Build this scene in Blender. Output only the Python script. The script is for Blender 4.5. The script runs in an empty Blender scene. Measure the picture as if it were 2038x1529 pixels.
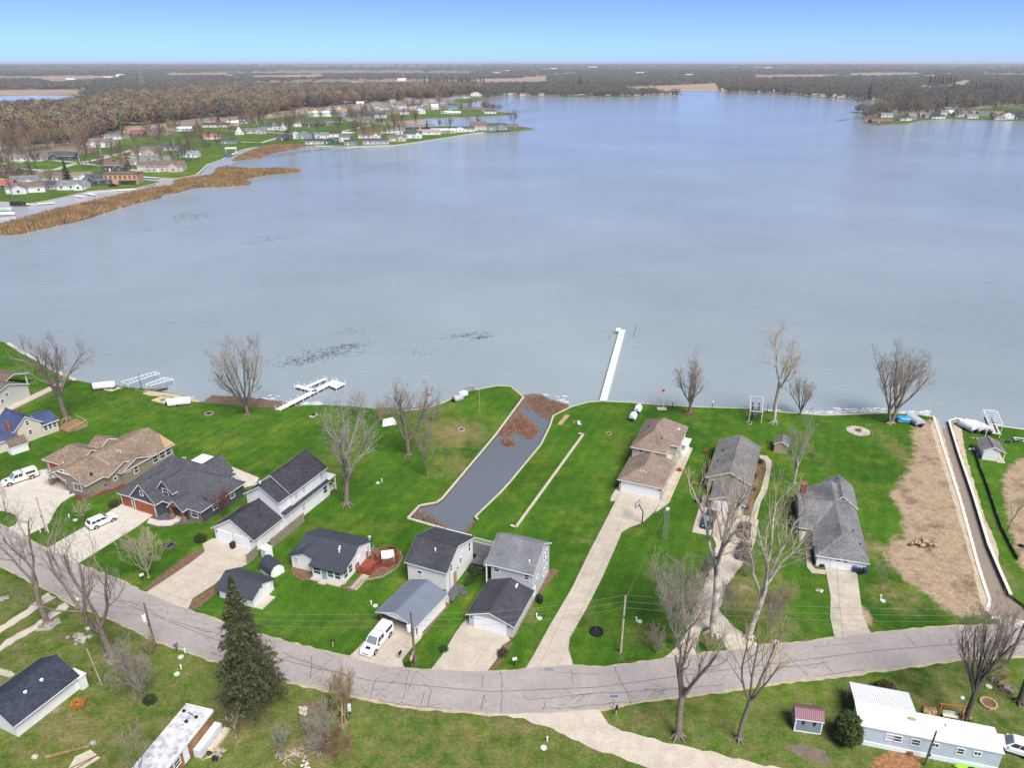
import bpy, math, random
import numpy as np
from mathutils import Vector, Matrix
from mathutils.geometry import delaunay_2d_cdt
random.seed(11)
RNG = np.random.default_rng(11)
SC = bpy.context.scene
COL = SC.collection
R = math.radians
# ------------------------------------------------------------------ camera, sky, sun, exposure
CAM_H, FPX, PW, PH = 70.0, 1480.0, 2038.0, 1529.0
PITCH = math.atan((PH / 2 - 124.0) / FPX)
cam_d = bpy.data.cameras.new('camera')
cam = bpy.data.objects.new('camera', cam_d)
COL.objects.link(cam)
cam.location = (0, 0, CAM_H)
cam.rotation_euler = (math.pi / 2 - PITCH, 0, 0)
cam_d.sensor_width = 36.0
cam_d.lens = 36.0 * FPX / PW
cam_d.clip_start = 1.0
cam_d.clip_end = 90000.0
SC.camera = cam
SUN_EL, SUN_AZ = R(55), R(150)          # azimuth clockwise from +Y
world = bpy.data.worlds.new('World')
SC.world = world
world.use_nodes = True
wn = world.node_tree
wn.nodes.clear()
sky = wn.nodes.new('ShaderNodeTexSky')
sky.sky_type = 'NISHITA'
sky.sun_disc = False
sky.sun_elevation = SUN_EL
sky.sun_rotation = SUN_AZ
sky.altitude = 0
sky.air_density = 0.13
sky.dust_density = 0.6
sky.ozone_density = 7.0
bg = wn.nodes.new('ShaderNodeBackground')
bg.inputs['Strength'].default_value = 0.19
wo = wn.nodes.new('ShaderNodeOutputWorld')
wn.links.new(sky.outputs[0], bg.inputs[0])
wn.links.new(bg.outputs[0], wo.inputs[0])
sun_d = bpy.data.lights.new('sun', 'SUN')
sun_d.energy = 2.9
sun_d.angle = R(32)
sun_d.color = (1.0, 0.94, 0.85)
sun = bpy.data.objects.new('sun', sun_d)
COL.objects.link(sun)
sdir = Vector((math.cos(SUN_EL) * math.sin(SUN_AZ), math.cos(SUN_EL) * math.cos(SUN_AZ), math.sin(SUN_EL)))
sun.rotation_euler = (-sdir).to_track_quat('-Z', 'Y').to_euler()
sun.location = sdir * 300
SC.view_settings.view_transform = 'Standard'
SC.view_settings.look = 'None'
SC.view_settings.gamma = 1.0
SC.view_settings.use_curve_mapping = False
SC.view_settings.exposure = 1.0
try:
 SC.cycles.max_bounces = 6
 SC.cycles.diffuse_bounces = 2
 SC.cycles.glossy_bounces = 3
 SC.cycles.transparent_max_bounces = 6
 SC.cycles.volume_bounces = 0
except Exception:
 pass
# ------------------------------------------------------------------ survey: a spot measured in the photograph -> its place on the ground
_c, _s = math.cos(PITCH), math.sin(PITCH)
def at(px, py, z=0.0):
 x = (px - PW / 2) / FPX
 y = -(py - PH / 2) / FPX
 d = (x, _c + y * _s, y * _c - _s)
 t = (z - CAM_H) / d[2]
 return Vector((d[0] * t, d[1] * t, z))
def ats(pts, z=0.0):
 return [at(p[0], p[1], z) for p in pts]
def rise(base, top_py):
 """height of something standing at base whose top was measured at row top_py"""
 b = at(*base)
 lo, hi = 0.0, 60.0
 for _ in range(40):
  z = (lo + hi) / 2
  d1, d2 = b.y, z - CAM_H
  row = PH / 2 - FPX * (d1 * _s + d2 * _c) / (d1 * _c - d2 * _s)
  if row > top_py:
   lo = z
  else:
   hi = z
 return lo
# ------------------------------------------------------------------ materials
MATS = {}
def _new(name):
 m = bpy.data.materials.new(name)
 m.use_nodes = True
 n = m.node_tree.nodes
 n.clear()
 out = n.new('ShaderNodeOutputMaterial')
 p = n.new('ShaderNodeBsdfPrincipled')
 m.node_tree.links.new(p.outputs[0], out.inputs[0])
 return m, n, m.node_tree.links, p
def c4(c):
 return (c[0], c[1], c[2], 1.0)
def mix(n, l, fac, a, b, blend='MIX'):
 x = n.new('ShaderNodeMix')
 x.data_type = 'RGBA'
 x.blend_type = blend
 for sock, v in ((x.inputs[0], fac), (x.inputs[6], a), (x.inputs[7], b)):
  if isinstance(v, (int, float)):
   sock.default_value = v
  elif isinstance(v, tuple):
   sock.default_value = c4(v)
  else:
   l.new(v, sock)
 return x.outputs[2]
def noise(n, l, vec, scale, detail=4, rough=0.6):
 t = n.new('ShaderNodeTexNoise')
 t.inputs['Scale'].default_value = scale
 t.inputs['Detail'].default_value = detail
 t.inputs['Roughness'].default_value = rough
 if vec is not None:
  l.new(vec, t.inputs['Vector'])
 return t.outputs['Fac']
def ramp(n, l, fac, a, b, ca=(0, 0, 0), cb=(1, 1, 1)):
 r = n.new('ShaderNodeValToRGB')
 r.color_ramp.elements[0].position = a
 r.color_ramp.elements[1].position = b
 r.color_ramp.elements[0].color = c4(ca)
 r.color_ramp.elements[1].color = c4(cb)
 l.new(fac, r.inputs[0])
 return r.outputs[0]
def geo_pos(n):
 return n.new('ShaderNodeNewGeometry').outputs['Position']
def mat(name, col, rough=0.75, var=0.25, scale=1.5, metal=0.0, bump=0.0, fine=0.0, spec=0.3, col2=None):
 """plain material whose colour wanders a little with the weather"""
 if name in MATS:
  return MATS[name]
 m, n, l, p = _new(name)
 pos = geo_pos(n)
 f = ramp(n, l, noise(n, l, pos, scale, 5, 0.65), 0.3, 0.7)
 lo = tuple(c * (1 - var) for c in col)
 hi = tuple(min(1, c * (1 + var * 0.6)) for c in col) if col2 is None else col2
 c = mix(n, l, f, lo, hi)
 if fine:
  g = ramp(n, l, noise(n, l, pos, scale * 9, 3, 0.7), 0.3, 0.7, (1 - fine,) * 3, (1 + fine,) * 3)
  c = mix(n, l, 1.0, c, g, 'MULTIPLY')
 l.new(c, p.inputs['Base Color'])
 p.inputs['Roughness'].default_value = rough
 p.inputs['Metallic'].default_value = metal
 p.inputs['Specular IOR Level'].default_value = spec
 if bump:
  b = n.new('ShaderNodeBump')
  b.inputs['Strength'].default_value = bump
  b.inputs['Distance'].default_value = 0.05
  l.new(noise(n, l, pos, scale * 8, 4), b.inputs['Height'])
  l.new(b.outputs[0], p.inputs['Normal'])
 MATS[name] = m
 return m
def shingle(name, a, b, stain=0.25):
 if name in MATS:
  return MATS[name]
 m, n, l, p = _new(name)
 uv = n.new('ShaderNodeUVMap').outputs[0]
 br = n.new('ShaderNodeTexBrick')
 br.inputs['Scale'].default_value = 1.0
 br.inputs['Color1'].default_value = c4(a)
 br.inputs['Color2'].default_value = c4(b)
 br.inputs['Mortar'].default_value = c4(tuple(x * 0.55 for x in a))
 br.inputs['Mortar Size'].default_value = 0.012
 br.inputs['Brick Width'].default_value = 0.42
 br.inputs['Row Height'].default_value = 0.17
 br.inputs['Bias'].default_value = 0.0
 l.new(uv, br.inputs['Vector'])
 pos = geo_pos(n)
 g = ramp(n, l, noise(n, l, pos, 0.35, 5, 0.6), 0.3, 0.72, (1 - stain,) * 3, (1 + stain * 0.5,) * 3)
 c = mix(n, l, 1.0, br.outputs[0], g, 'MULTIPLY')
 g2 = ramp(n, l, noise(n, l, pos, 6, 3, 0.7), 0.3, 0.7, (0.78,) * 3, (1.18,) * 3)
 c = mix(n, l, 1.0, c, g2, 'MULTIPLY')
 l.new(c, p.inputs['Base Color'])
 p.inputs['Roughness'].default_value = 0.9
 p.inputs['Specular IOR Level'].default_value = 0.15
 bp = n.new('ShaderNodeBump')
 bp.inputs['Strength'].default_value = 0.5
 bp.inputs['Distance'].default_value = 0.02
 l.new(br.outputs['Fac'], bp.inputs['Height'])
 bp.invert = True
 l.new(bp.outputs[0], p.inputs['Normal'])
 MATS[name] = m
 return m
def siding(name, a, pitch=0.13, dirt=0.1):
 if name in MATS:
  return MATS[name]
 m, n, l, p = _new(name)
 uv = n.new('ShaderNodeUVMap').outputs[0]
 br = n.new('ShaderNodeTexBrick')
 br.inputs['Scale'].default_value = 1.0
 br.inputs['Color1'].default_value = c4(a)
 br.inputs['Color2'].default_value = c4(tuple(x * 0.95 for x in a))
 br.inputs['Mortar'].default_value = c4(tuple(x * 0.72 for x in a))
 br.inputs['Mortar Size'].default_value = 0.012
 br.inputs['Brick Width'].default_value = 3.7
 br.inputs['Row Height'].default_value = pitch
 l.new(uv, br.inputs['Vector'])
 g = ramp(n, l, noise(n, l, geo_pos(n), 0.7, 5), 0.3, 0.7, (1 - dirt,) * 3, (1.03,) * 3)
 l.new(mix(n, l, 1.0, br.outputs[0], g, 'MULTIPLY'), p.inputs['Base Color'])
 p.inputs['Roughness'].default_value = 0.6
 p.inputs['Specular IOR Level'].default_value = 0.25
 MATS[name] = m
 return m
def glass(name='window_glass', col=(0.03, 0.04, 0.05)):
 if name in MATS:
  return MATS[name]
 m, n, l, p = _new(name)
 f = noise(n, l, geo_pos(n), 1.2, 2)
 l.new(mix(n, l, f, col, tuple(c * 2.2 for c in col)), p.inputs['Base Color'])
 p.inputs['Roughness'].default_value = 0.08
 p.inputs['Specular IOR Level'].default_value = 0.5
 MATS[name] = m
 return m
WHITE = siding('white_siding', (0.80, 0.80, 0.79))
TRIM = mat('white_trim', (0.82, 0.82, 0.80), 0.5, 0.06)
GLASS = glass()
CURTAIN = mat('blind_grey', (0.42, 0.44, 0.46), 0.5, 0.15)
CONC = mat('concrete', (0.455, 0.405, 0.34), 0.85, 0.16, 0.5, fine=0.10, bump=0.15)
CONC2 = mat('pale_concrete', (0.51, 0.475, 0.425), 0.85, 0.12, 0.5, fine=0.08, bump=0.15)
CONC3 = mat('old_concrete', (0.42, 0.385, 0.32), 0.88, 0.22, 0.6, fine=0.12, bump=0.15)
JOINT = mat('joint_sand', (0.23, 0.20, 0.16), 0.95, 0.25, 2)
METAL_W = mat('white_aluminium', (0.78, 0.80, 0.82), 0.4, 0.06, spec=0.5)
METAL_G = mat('galvanised', (0.45, 0.47, 0.50), 0.45, 0.15, metal=0.6)
BLACK = mat('black_plastic', (0.018, 0.019, 0.022), 0.5, 0.25)
RUBBER = mat('tyre_rubber', (0.02, 0.02, 0.02), 0.85, 0.2)
WOOD_G = mat('weathered_wood', (0.28, 0.235, 0.185), 0.9, 0.35, 3, fine=0.2)
WOOD_T = mat('tan_wood', (0.42, 0.30, 0.17), 0.85, 0.3, 3, fine=0.15)
WOOD_P = mat('pale_timber', (0.50, 0.45, 0.355), 0.85, 0.25, 2, fine=0.2)
WOOD_R = mat('red_stained_wood', (0.26, 0.062, 0.040), 0.7, 0.3, 2, fine=0.2)
POLEWOOD = mat('pole_wood', (0.16, 0.125, 0.095), 0.9, 0.3, 2, fine=0.2)
POLEPALE = mat('pole_wood_pale', (0.42, 0.37, 0.27), 0.9, 0.3, 2, fine=0.2)
BARK = mat('grey_bark', (0.20, 0.165, 0.135), 0.95, 0.35, 2.5, fine=0.25)
BARK_D = mat('dark_bark', (0.10, 0.082, 0.066), 0.95, 0.35, 2.5, fine=0.25)
BARK_S = mat('sycamore_bark', (0.36, 0.31, 0.245), 0.9, 0.5, 0.9, fine=0.2, col2=(0.66, 0.61, 0.53))
TWIG = mat('brown_twigs', (0.30, 0.25, 0.205), 0.95, 0.3, 0.5)
TWIG_G = mat('grey_twigs', (0.345, 0.305, 0.26), 0.95, 0.3, 0.5)
TWIG_O = mat('ochre_twigs', (0.37, 0.285, 0.165), 0.95, 0.3, 0.5)
TWIG_P = mat('pale_twigs', (0.46, 0.39, 0.30), 0.95, 0.3, 0.5)
TWIG_R = mat('reddish_twigs', (0.20, 0.085, 0.08), 0.95, 0.3, 0.5)
MULCH = mat('red_mulch', (0.13, 0.042, 0.026), 0.95, 0.4, 3, fine=0.4, bump=0.4)
BARKBED = mat('bark_bed', (0.17, 0.105, 0.065), 0.95, 0.5, 1.8, fine=0.4, bump=0.4)
GRAVEL = mat('grey_gravel', (0.33, 0.31, 0.29), 0.95, 0.35, 3, fine=0.4, bump=0.4)
SLATE = mat('slate_gravel', (0.10, 0.10, 0.11), 0.95, 0.4, 3, fine=0.4, bump=0.4)
SAND = mat('sand', (0.47, 0.39, 0.285), 0.95, 0.25, 0.5, fine=0.2, bump=0.2)
STONE = mat('field_stone', (0.36, 0.32, 0.27), 0.9, 0.45, 1.3, fine=0.3)
BRICKR = mat('red_brick', (0.27, 0.10, 0.07), 0.9, 0.4, 3, fine=0.3)
# ------------------------------------------------------------------ meshes
def mesh_np(name, verts, faces, mats, smooth=False):
 """verts (N,3), faces (M,k) equal-sided"""
 me = bpy.data.meshes.new(name)
 verts = np.asarray(verts, np.float32)
 faces = np.asarray(faces, np.int32)
 k = faces.shape[1]
 me.vertices.add(len(verts))
 me.vertices.foreach_set('co', verts.ravel())
 me.loops.add(faces.size)
 me.loops.foreach_set('vertex_index', faces.ravel())
 me.polygons.add(len(faces))
 me.polygons.foreach_set('loop_start', np.arange(0, faces.size, k, dtype=np.int32))
 me.polygons.foreach_set('loop_total', np.full(len(faces), k, np.int32))
 if smooth:
  me.polygons.foreach_set('use_smooth', np.ones(len(faces), bool))
 for m in (mats if isinstance(mats, (list, tuple)) else [mats]):
  me.materials.append(m)
 me.update(calc_edges=True)
 return me
def tag(o, label=None, cat=None, group=None, kind=None):
 for k, v in (('label', label), ('category', cat), ('group', group), ('kind', kind)):
  if v:
   o[k] = v
 return o
def obj(name, me, parent=None, loc=(0, 0, 0), rotz=0.0):
 o = bpy.data.objects.new(name, me)
 o.location = loc
 if rotz:
  o.rotation_euler = (0, 0, rotz)
 if parent is not None:
  o.parent = parent
 COL.objects.link(o)
 return o
def thing(name, label, cat, loc, rotz=0.0, group=None):
 return tag(obj(name, None, None, loc, rotz), label, cat, group)
class MB:
 """collects polygons; build() links them as one mesh"""
 def __init__(self):
  self.v, self.f, self.m = [], [], []
 def poly(self, pts, mi=0):
  b = len(self.v)
  self.v += [tuple(p) for p in pts]
  self.f.append(list(range(b, b + len(pts))))
  self.m.append(mi)
  return self
 def mesh(self, vs, fs, mi=0):
  b = len(self.v)
  self.v += [tuple(p) for p in vs]
  self.f += [[i + b for i in f] for f in fs]
  self.m += [mi] * len(fs)
  return self
 def box(self, x0, x1, y0, y1, z0, z1, mi=0):
  v = [(x0, y0, z0), (x1, y0, z0), (x1, y1, z0), (x0, y1, z0), (x0, y0, z1), (x1, y0, z1), (x1, y1, z1), (x0, y1, z1)]
  return self.mesh(v, [(3, 2, 1, 0), (4, 5, 6, 7), (0, 1, 5, 4), (1, 2, 6, 5), (2, 3, 7, 6), (3, 0, 4, 7)], mi)
 def bar(self, a, b, w, h, mi=0):
  """box beam from a to b, w wide, h deep"""
  a, b = Vector(a), Vector(b)
  d = (b - a)
  if d.length < 1e-6:
   return self
  d.normalize()
  up = Vector((0, 0, 1)) if abs(d.z) < 0.95 else Vector((0, 1, 0))
  s = d.cross(up).normalized() * (w / 2)
  t = s.normalized().cross(d).normalized() * (h / 2)
  v = [a - s - t, a + s - t, a + s + t, a - s + t, b - s - t, b + s - t, b + s + t, b - s + t]
  return self.mesh(v, [(0, 1, 2, 3), (7, 6, 5, 4), (1, 0, 4, 5), (2, 1, 5, 6), (3, 2, 6, 7), (0, 3, 7, 4)], mi)
 def tube(self, a, b, r0, r1=None, n=8, mi=0, caps=True):
  r1 = r0 if r1 is None else r1
  a, b = Vector(a), Vector(b)
  d = (b - a).normalized()
  up = Vector((0, 0, 1)) if abs(d.z) < 0.95 else Vector((1, 0, 0))
  s = d.cross(up).normalized()
  t = s.cross(d)
  vs = []
  for q, r in ((a, r0), (b, r1)):
   for i in range(n):
    an = 2 * math.pi * i / n
    vs.append(q + s * (math.cos(an) * r) + t * (math.sin(an) * r))
  fs = [(i, (i + 1) % n, n + (i + 1) % n, n + i) for i in range(n)]
  if caps:
   fs += [tuple(range(n - 1, -1, -1)), tuple(range(n, 2 * n))]
  return self.mesh(vs, fs, mi)
 def blob(self, c, rx, ry, rz, mi=0, seed=0, amp=0.15, nu=10, nv=6):
  rr = random.Random(seed)
  vs, fs = [], []
  for j in range(nv + 1):
   th = math.pi * j / nv
   for i in range(nu):
    ph = 2 * math.pi * i / nu
    k = 1 + rr.uniform(-amp, amp)
    vs.append((c[0] + rx * k * math.sin(th) * math.cos(ph), c[1] + ry * k * math.sin(th) * math.sin(ph), c[2] + rz * k * math.cos(th)))
  for j in range(nv):
   for i in range(nu):
    fs.append((j * nu + i, (j + 1) * nu + i, (j + 1) * nu + (i + 1) % nu, j * nu + (i + 1) % nu))
  return self.mesh(vs, fs, mi)
 def ring(self, c, r, n=16, tube=0.15, h=0.25, sy=1.0, mi=0):
  vs, fs = [], []
  for i in range(n):
   an = 2 * math.pi * i / n
   for rr, z in ((r - tube, 0), (r - tube, h), (r + tube, h), (r + tube, 0)):
    vs.append((c[0] + rr * math.cos(an), c[1] + rr * sy * math.sin(an), c[2] + z))
  for i in range(n):
   j = (i + 1) % n
   for k in range(3):
    fs.append((i * 4 + k, i * 4 + k + 1, j * 4 + k + 1, j * 4 + k))
  return self.mesh(vs, fs, mi)
 def disc(self, c, rx, ry=None, n=16, h=0.05, mi=0, rot=0):
  ry = ry or rx
  top = []
  for i in range(n):
   an = 2 * math.pi * i / n
   x, y = rx * math.cos(an), ry * math.sin(an)
   top.append((c[0] + x * math.cos(rot) - y * math.sin(rot), c[1] + x * math.sin(rot) + y * math.cos(rot), c[2] + h))
  return self.prism(top, c[2], mi)
 def prism(self, top, zb, mi=0):
  """top outline (counter-clockwise from above) dropped to zb"""
  n = len(top)
  vs = [tuple(p) for p in top] + [(p[0], p[1], zb) for p in top]
  fs = [tuple(range(n))] + [(i, n + i, n + (i + 1) % n, (i + 1) % n) for i in range(n)]
  return self.mesh(vs, fs, mi)
 def data(self, name, mats, smooth=False, uv=True):
  me = bpy.data.meshes.new(name)
  me.from_pydata(self.v, [], self.f)
  for m in (mats if isinstance(mats, (list, tuple)) else [mats]):
   me.materials.append(m)
  if any(self.m):
   me.polygons.foreach_set('material_index', self.m)
  if uv:
   lay = me.uv_layers.new(name='UVMap')
   co = []
   for p in me.polygons:
    nn = p.normal
    if nn.x * nn.x + nn.y * nn.y > 1e-4:
     t = Vector((-nn.y, nn.x, 0)).normalized()
    else:
     t = Vector((1, 0, 0))
    b = nn.cross(t)
    for li in p.loop_indices:
     q = me.vertices[me.loops[li].vertex_index].co
     co += [q.dot(t), q.dot(b)]
   lay.data.foreach_set('uv', co)
  if smooth:
   me.polygons.foreach_set('use_smooth', [True] * len(me.polygons))
  me.update()
  return me
 def build(self, name, mats, parent=None, loc=(0, 0, 0), rotz=0.0, smooth=False):
  return obj(name, self.data(name, mats, smooth), parent, loc, rotz)
def part(name, mb, mats, parent, label=None, kind=None, smooth=False):
 o = mb.build(name, mats, parent, smooth=smooth)
 return tag(o, label, None, None, kind)
def ccw(pts):
 a = sum(pts[i][0] * pts[(i + 1) % len(pts)][1] - pts[(i + 1) % len(pts)][0] * pts[i][1] for i in range(len(pts)))
 return pts if a > 0 else list(reversed(pts))
def clip_half(pts, a, b, c):
 """keep a*x+b*y<=c"""
 out = []
 for i in range(len(pts)):
  p, q = pts[i], pts[(i + 1) % len(pts)]
  dp, dq = a * p[0] + b * p[1] - c, a * q[0] + b * q[1] - c
  if dp <= 0:
   out.append(p)
  if (dp < 0 < dq) or (dq < 0 < dp):
   t = dp / (dp - dq)
   out.append((p[0] + (q[0] - p[0]) * t, p[1] + (q[1] - p[1]) * t))
 return out
def area2(pts):
 return 0.5 * abs(sum(pts[i][0] * pts[(i + 1) % len(pts)][1] - pts[(i + 1) % len(pts)][0] * pts[i][1] for i in range(len(pts))))
def inside(poly, P):
 """numpy point in polygon; P (N,2)"""
 poly = np.asarray([(p[0], p[1]) for p in poly])
 x, y = P[:, 0], P[:, 1]
 r = np.zeros(len(P), bool)
 j = len(poly) - 1
 for i in range(len(poly)):
  xi, yi = poly[i]
  xj, yj = poly[j]
  hit = ((yi > y) != (yj > y)) & (x < (xj - xi) * (y - yi) / (yj - yi + 1e-12) + xi)
  r ^= hit
  j = i
 return r
def poly_dist(poly, P):
 """signed distance, negative inside"""
 poly = np.asarray([(p[0], p[1]) for p in poly])
 d = np.full(len(P), 1e9)
 for i in range(len(poly)):
  a, b = poly[i], poly[(i + 1) % len(poly)]
  ab = b - a
  t = np.clip(((P - a) @ ab) / (ab @ ab + 1e-12), 0, 1)
  d = np.minimum(d, np.linalg.norm(P - a - t[:, None] * ab, axis=1))
 return np.where(inside(poly, P), -d, d)
def sheet(name, pts, z, m, drop=0.0, kind='structure', label=None, cat=None, jag=0.0, step=1.2):
 """flat patch with the given outline (world x,y); jag roughens its edge"""
 pts = [(p[0], p[1]) for p in pts]
 pts = ccw(pts)
 if jag:
  rr = random.Random(len(pts) * 7 + int(abs(pts[0][0]) * 10))
  out = []
  for i in range(len(pts)):
   a, b = Vector(pts[i]), Vector(pts[(i + 1) % len(pts)])
   k = max(1, int((b - a).length / step))
   for j in range(k):
    q = a.lerp(b, j / k)
    out.append((q.x + rr.uniform(-jag, jag), q.y + rr.uniform(-jag, jag)))
  pts = out
 vs, es, fs = delaunay_2d_cdt([Vector(p) for p in pts], [], [list(range(len(pts)))], 1, 1e-4)[:3]
 mb = MB()
 mb.mesh([(v.x, v.y, z) for v in vs], [list(f) for f in fs])
 if drop:
  n = len(pts)
  mb.mesh([(p[0], p[1], z) for p in pts] + [(p[0], p[1], z - drop) for p in pts], [(i, n + i, n + (i + 1) % n, (i + 1) % n) for i in range(n)])
 o = mb.build(name, m)
 return tag(o, label, cat, None, kind)
def slabs(name, pts, m, ang=None, size=(3.2, 3.4), zt=0.07, off=(0, 0), pieces='slab'):
 """concrete paving: a bed with separate slabs on it, joints recessed"""
 pts = ccw([(p[0], p[1]) for p in pts])
 bed = sheet(name, pts, 0.025, JOINT, drop=0.06)
 if ang is None:
  L = max(range(len(pts)), key=lambda i: (Vector(pts[i]) - Vector(pts[(i + 1) % len(pts)])).length)
  d = Vector(pts[(L + 1) % len(pts)]) - Vector(pts[L])
  ang = math.atan2(d.y, d.x)
 ux, uy = math.cos(ang), math.sin(ang)
 U = [p[0] * ux + p[1] * uy for p in pts]
 V = [-p[0] * uy + p[1] * ux for p in pts]
 g = 0.02
 rr = random.Random(int(abs(pts[0][0]) * 100))
 i0, i1 = int(math.floor((min(U) - off[0]) / size[0])), int(math.ceil((max(U) - off[0]) / size[0]))
 j0, j1 = int(math.floor((min(V) - off[1]) / size[1])), int(math.ceil((max(V) - off[1]) / size[1]))
 for i in range(i0, i1):
  for j in range(j0, j1):
   q = pts
   q = clip_half(q, -ux, -uy, -(i * size[0] + off[0] + g))
   q = clip_half(q, ux, uy, (i + 1) * size[0] + off[0] - g) if q else q
   q = clip_half(q, uy, -ux, -(j * size[1] + off[1] + g)) if q else q
   q = clip_half(q, -uy, ux, (j + 1) * size[1] + off[1] - g) if q else q
   if len(q) < 3 or area2(q) < 0.05:
    continue
   z = zt + rr.uniform(-0.006, 0.006)
   mm = m if not isinstance(m, (list, tuple)) else rr.choice(m)
   MB().prism([(p[0], p[1], z) for p in q], 0.02).build(pieces, mm, bed)
 return bed
def ribbon(pts, w, z):
 """strip of quads along a polyline"""
 P = [Vector((p[0], p[1])) for p in pts]
 mb = MB()
 L = []
 for i, p in enumerate(P):
  d = (P[min(i + 1, len(P) - 1)] - P[max(i - 1, 0)]).normalized()
  n = Vector((-d.y, d.x)) * (w[i] if isinstance(w, (list, tuple)) else w) / 2
  L.append((p + n, p - n))
 for i in range(len(L) - 1):
  a, b = L[i]
  c, d = L[i + 1]
  mb.poly([(b.x, b.y, z), (d.x, d.y, z), (c.x, c.y, z), (a.x, a.y, z)])
 return mb
def prisms(P0, P1, R0, R1, n=3):
 """many tapering sticks at once -> verts, quads"""
 P0, P1 = np.asarray(P0, float), np.asarray(P1, float)
 R0, R1 = np.asarray(R0, float), np.asarray(R1, float)
 d = P1 - P0
 d /= np.linalg.norm(d, axis=1)[:, None] + 1e-9
 up = np.where(np.abs(d[:, 2:3]) < 0.9, np.array([[0, 0, 1.0]]), np.array([[1.0, 0, 0]]))
 s = np.cross(d, up)
 s /= np.linalg.norm(s, axis=1)[:, None] + 1e-9
 t = np.cross(s, d)
 an = np.arange(n) * 2 * math.pi / n
 ca, sa = np.cos(an), np.sin(an)
 ring = s[:, None, :] * ca[None, :, None] + t[:, None, :] * sa[None, :, None]
 A = P0[:, None, :] + ring * R0[:, None, None]
 B = P1[:, None, :] + ring * R1[:, None, None]
 V = np.concatenate([A, B], 1).reshape(-1, 3)
 base = (np.arange(len(P0)) * 2 * n)[:, None, None]
 i = np.arange(n)
 j = (i + 1) % n
 q = np.stack([i, j, n + j, n + i], 1)[None]
 return V, (base + q).reshape(-1, 4)
# ================================================================== THE SETTING: land, lake, channels, roads, drives
WATER_Z = -0.55
def grass_material(name, dark, bright, dryA, dryB, soilA, soilB, attrs=True, far=False):
 m, n, l, p = _new(name)
 pos = geo_pos(n)
 k = 0.25 if far else 1.0
 big = ramp(n, l, noise(n, l, pos, 0.045 * k, 5, 0.6), 0.32, 0.68)
 mid = ramp(n, l, noise(n, l, pos, 0.42 * k, 5, 0.7), 0.28, 0.72)
 fine = ramp(n, l, noise(n, l, pos, 3.2 * k, 4, 0.8), 0.3, 0.7, (0.52,) * 3, (1.42,) * 3)
 g = mix(n, l, big, dark, bright)
 g = mix(n, l, ramp(n, l, noise(n, l, pos, 0.11 * k, 6, 0.7), 0.50, 0.72), g, tuple(a * .55 + b * .45 for a, b in zip(bright, (0.20, 0.20, 0.035))))
 g = mix(n, l, 1.0, g, ramp(n, l, mid, 0.0, 1.0, (0.66, 0.68, 0.78), (1.30, 1.26, 1.05)), 'MULTIPLY')
 if not far:
  mp = n.new('ShaderNodeMapping')
  mp.inputs['Rotation'].default_value = (0, 0, R(22))
  l.new(pos, mp.inputs[0])
  wv = n.new('ShaderNodeTexWave')
  wv.inputs['Scale'].default_value = 0.14
  wv.inputs['Distortion'].default_value = 3.0
  wv.inputs['Detail'].default_value = 3
  l.new(mp.outputs[0], wv.inputs['Vector'])
  g = mix(n, l, 1.0, g, ramp(n, l, wv.outputs['Fac'], 0.2, 0.8, (0.95,) * 3, (1.04,) * 3), 'MULTIPLY')
 d = mix(n, l, mid, dryA, dryB)
 s = mix(n, l, ramp(n, l, noise(n, l, pos, 0.9 * k, 6, 0.75), 0.3, 0.7), soilA, soilB)
 s = mix(n, l, ramp(n, l, noise(n, l, pos, 0.22 * k, 6, 0.7), 0.52, 0.66), s, tuple(x * 0.72 for x in soilA))
 s = mix(n, l, ramp(n, l, noise(n, l, pos, 0.6 * k, 6, 0.8), 0.60, 0.68), s, dryA)
 def gate(attr, sc, amp, w):
  a = n.new('ShaderNodeAttribute')
  a.attribute_name = attr
  q = n.new('ShaderNodeMath')
  q.operation = 'MULTIPLY_ADD'
  l.new(noise(n, l, pos, sc, 6, 0.75), q.inputs[0])
  q.inputs[1].default_value = amp
  q.inputs[2].default_value = -amp / 2
  ad = n.new('ShaderNodeMath')
  ad.operation = 'ADD'
  l.new(a.outputs['Fac'], ad.inputs[0])
  l.new(q.outputs[0], ad.inputs[1])
  return ramp(n, l, ad.outputs[0], 0.5 - w, 0.5 + w)
 c = g
 if attrs:
  c = mix(n, l, gate('dry', 0.5, 1.7, 0.30), c, d)
  c = mix(n, l, gate('soil', 0.5, 1.35, 0.14), c, s)
 c = mix(n, l, 1.0, c, fine, 'MULTIPLY')
 l.new(c, p.inputs['Base Color'])
 p.inputs['Roughness'].default_value = 0.95
 p.inputs['Specular IOR Level'].default_value = 0.1
 b = n.new('ShaderNodeBump')
 b.inputs['Strength'].default_value = 0.6
 b.inputs['Distance'].default_value = 0.12
 l.new(noise(n, l, pos, 5 * k, 5, 0.8), b.inputs['Height'])
 l.new(b.outputs[0], p.inputs['Normal'])
 MATS[name] = m
 return m
GRASS = grass_material('lawn_grass', (0.028, 0.090, 0.006), (0.068, 0.158, 0.014), (0.150, 0.140, 0.040), (0.25, 0.195, 0.105), (0.26, 0.185, 0.12), (0.44, 0.345, 0.245))
FARGRASS = grass_material('far_grass', (0.055, 0.100, 0.020), (0.085, 0.165, 0.022), (0, 0, 0), (0, 0, 0), (0, 0, 0), (0, 0, 0), attrs=False, far=True)
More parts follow.
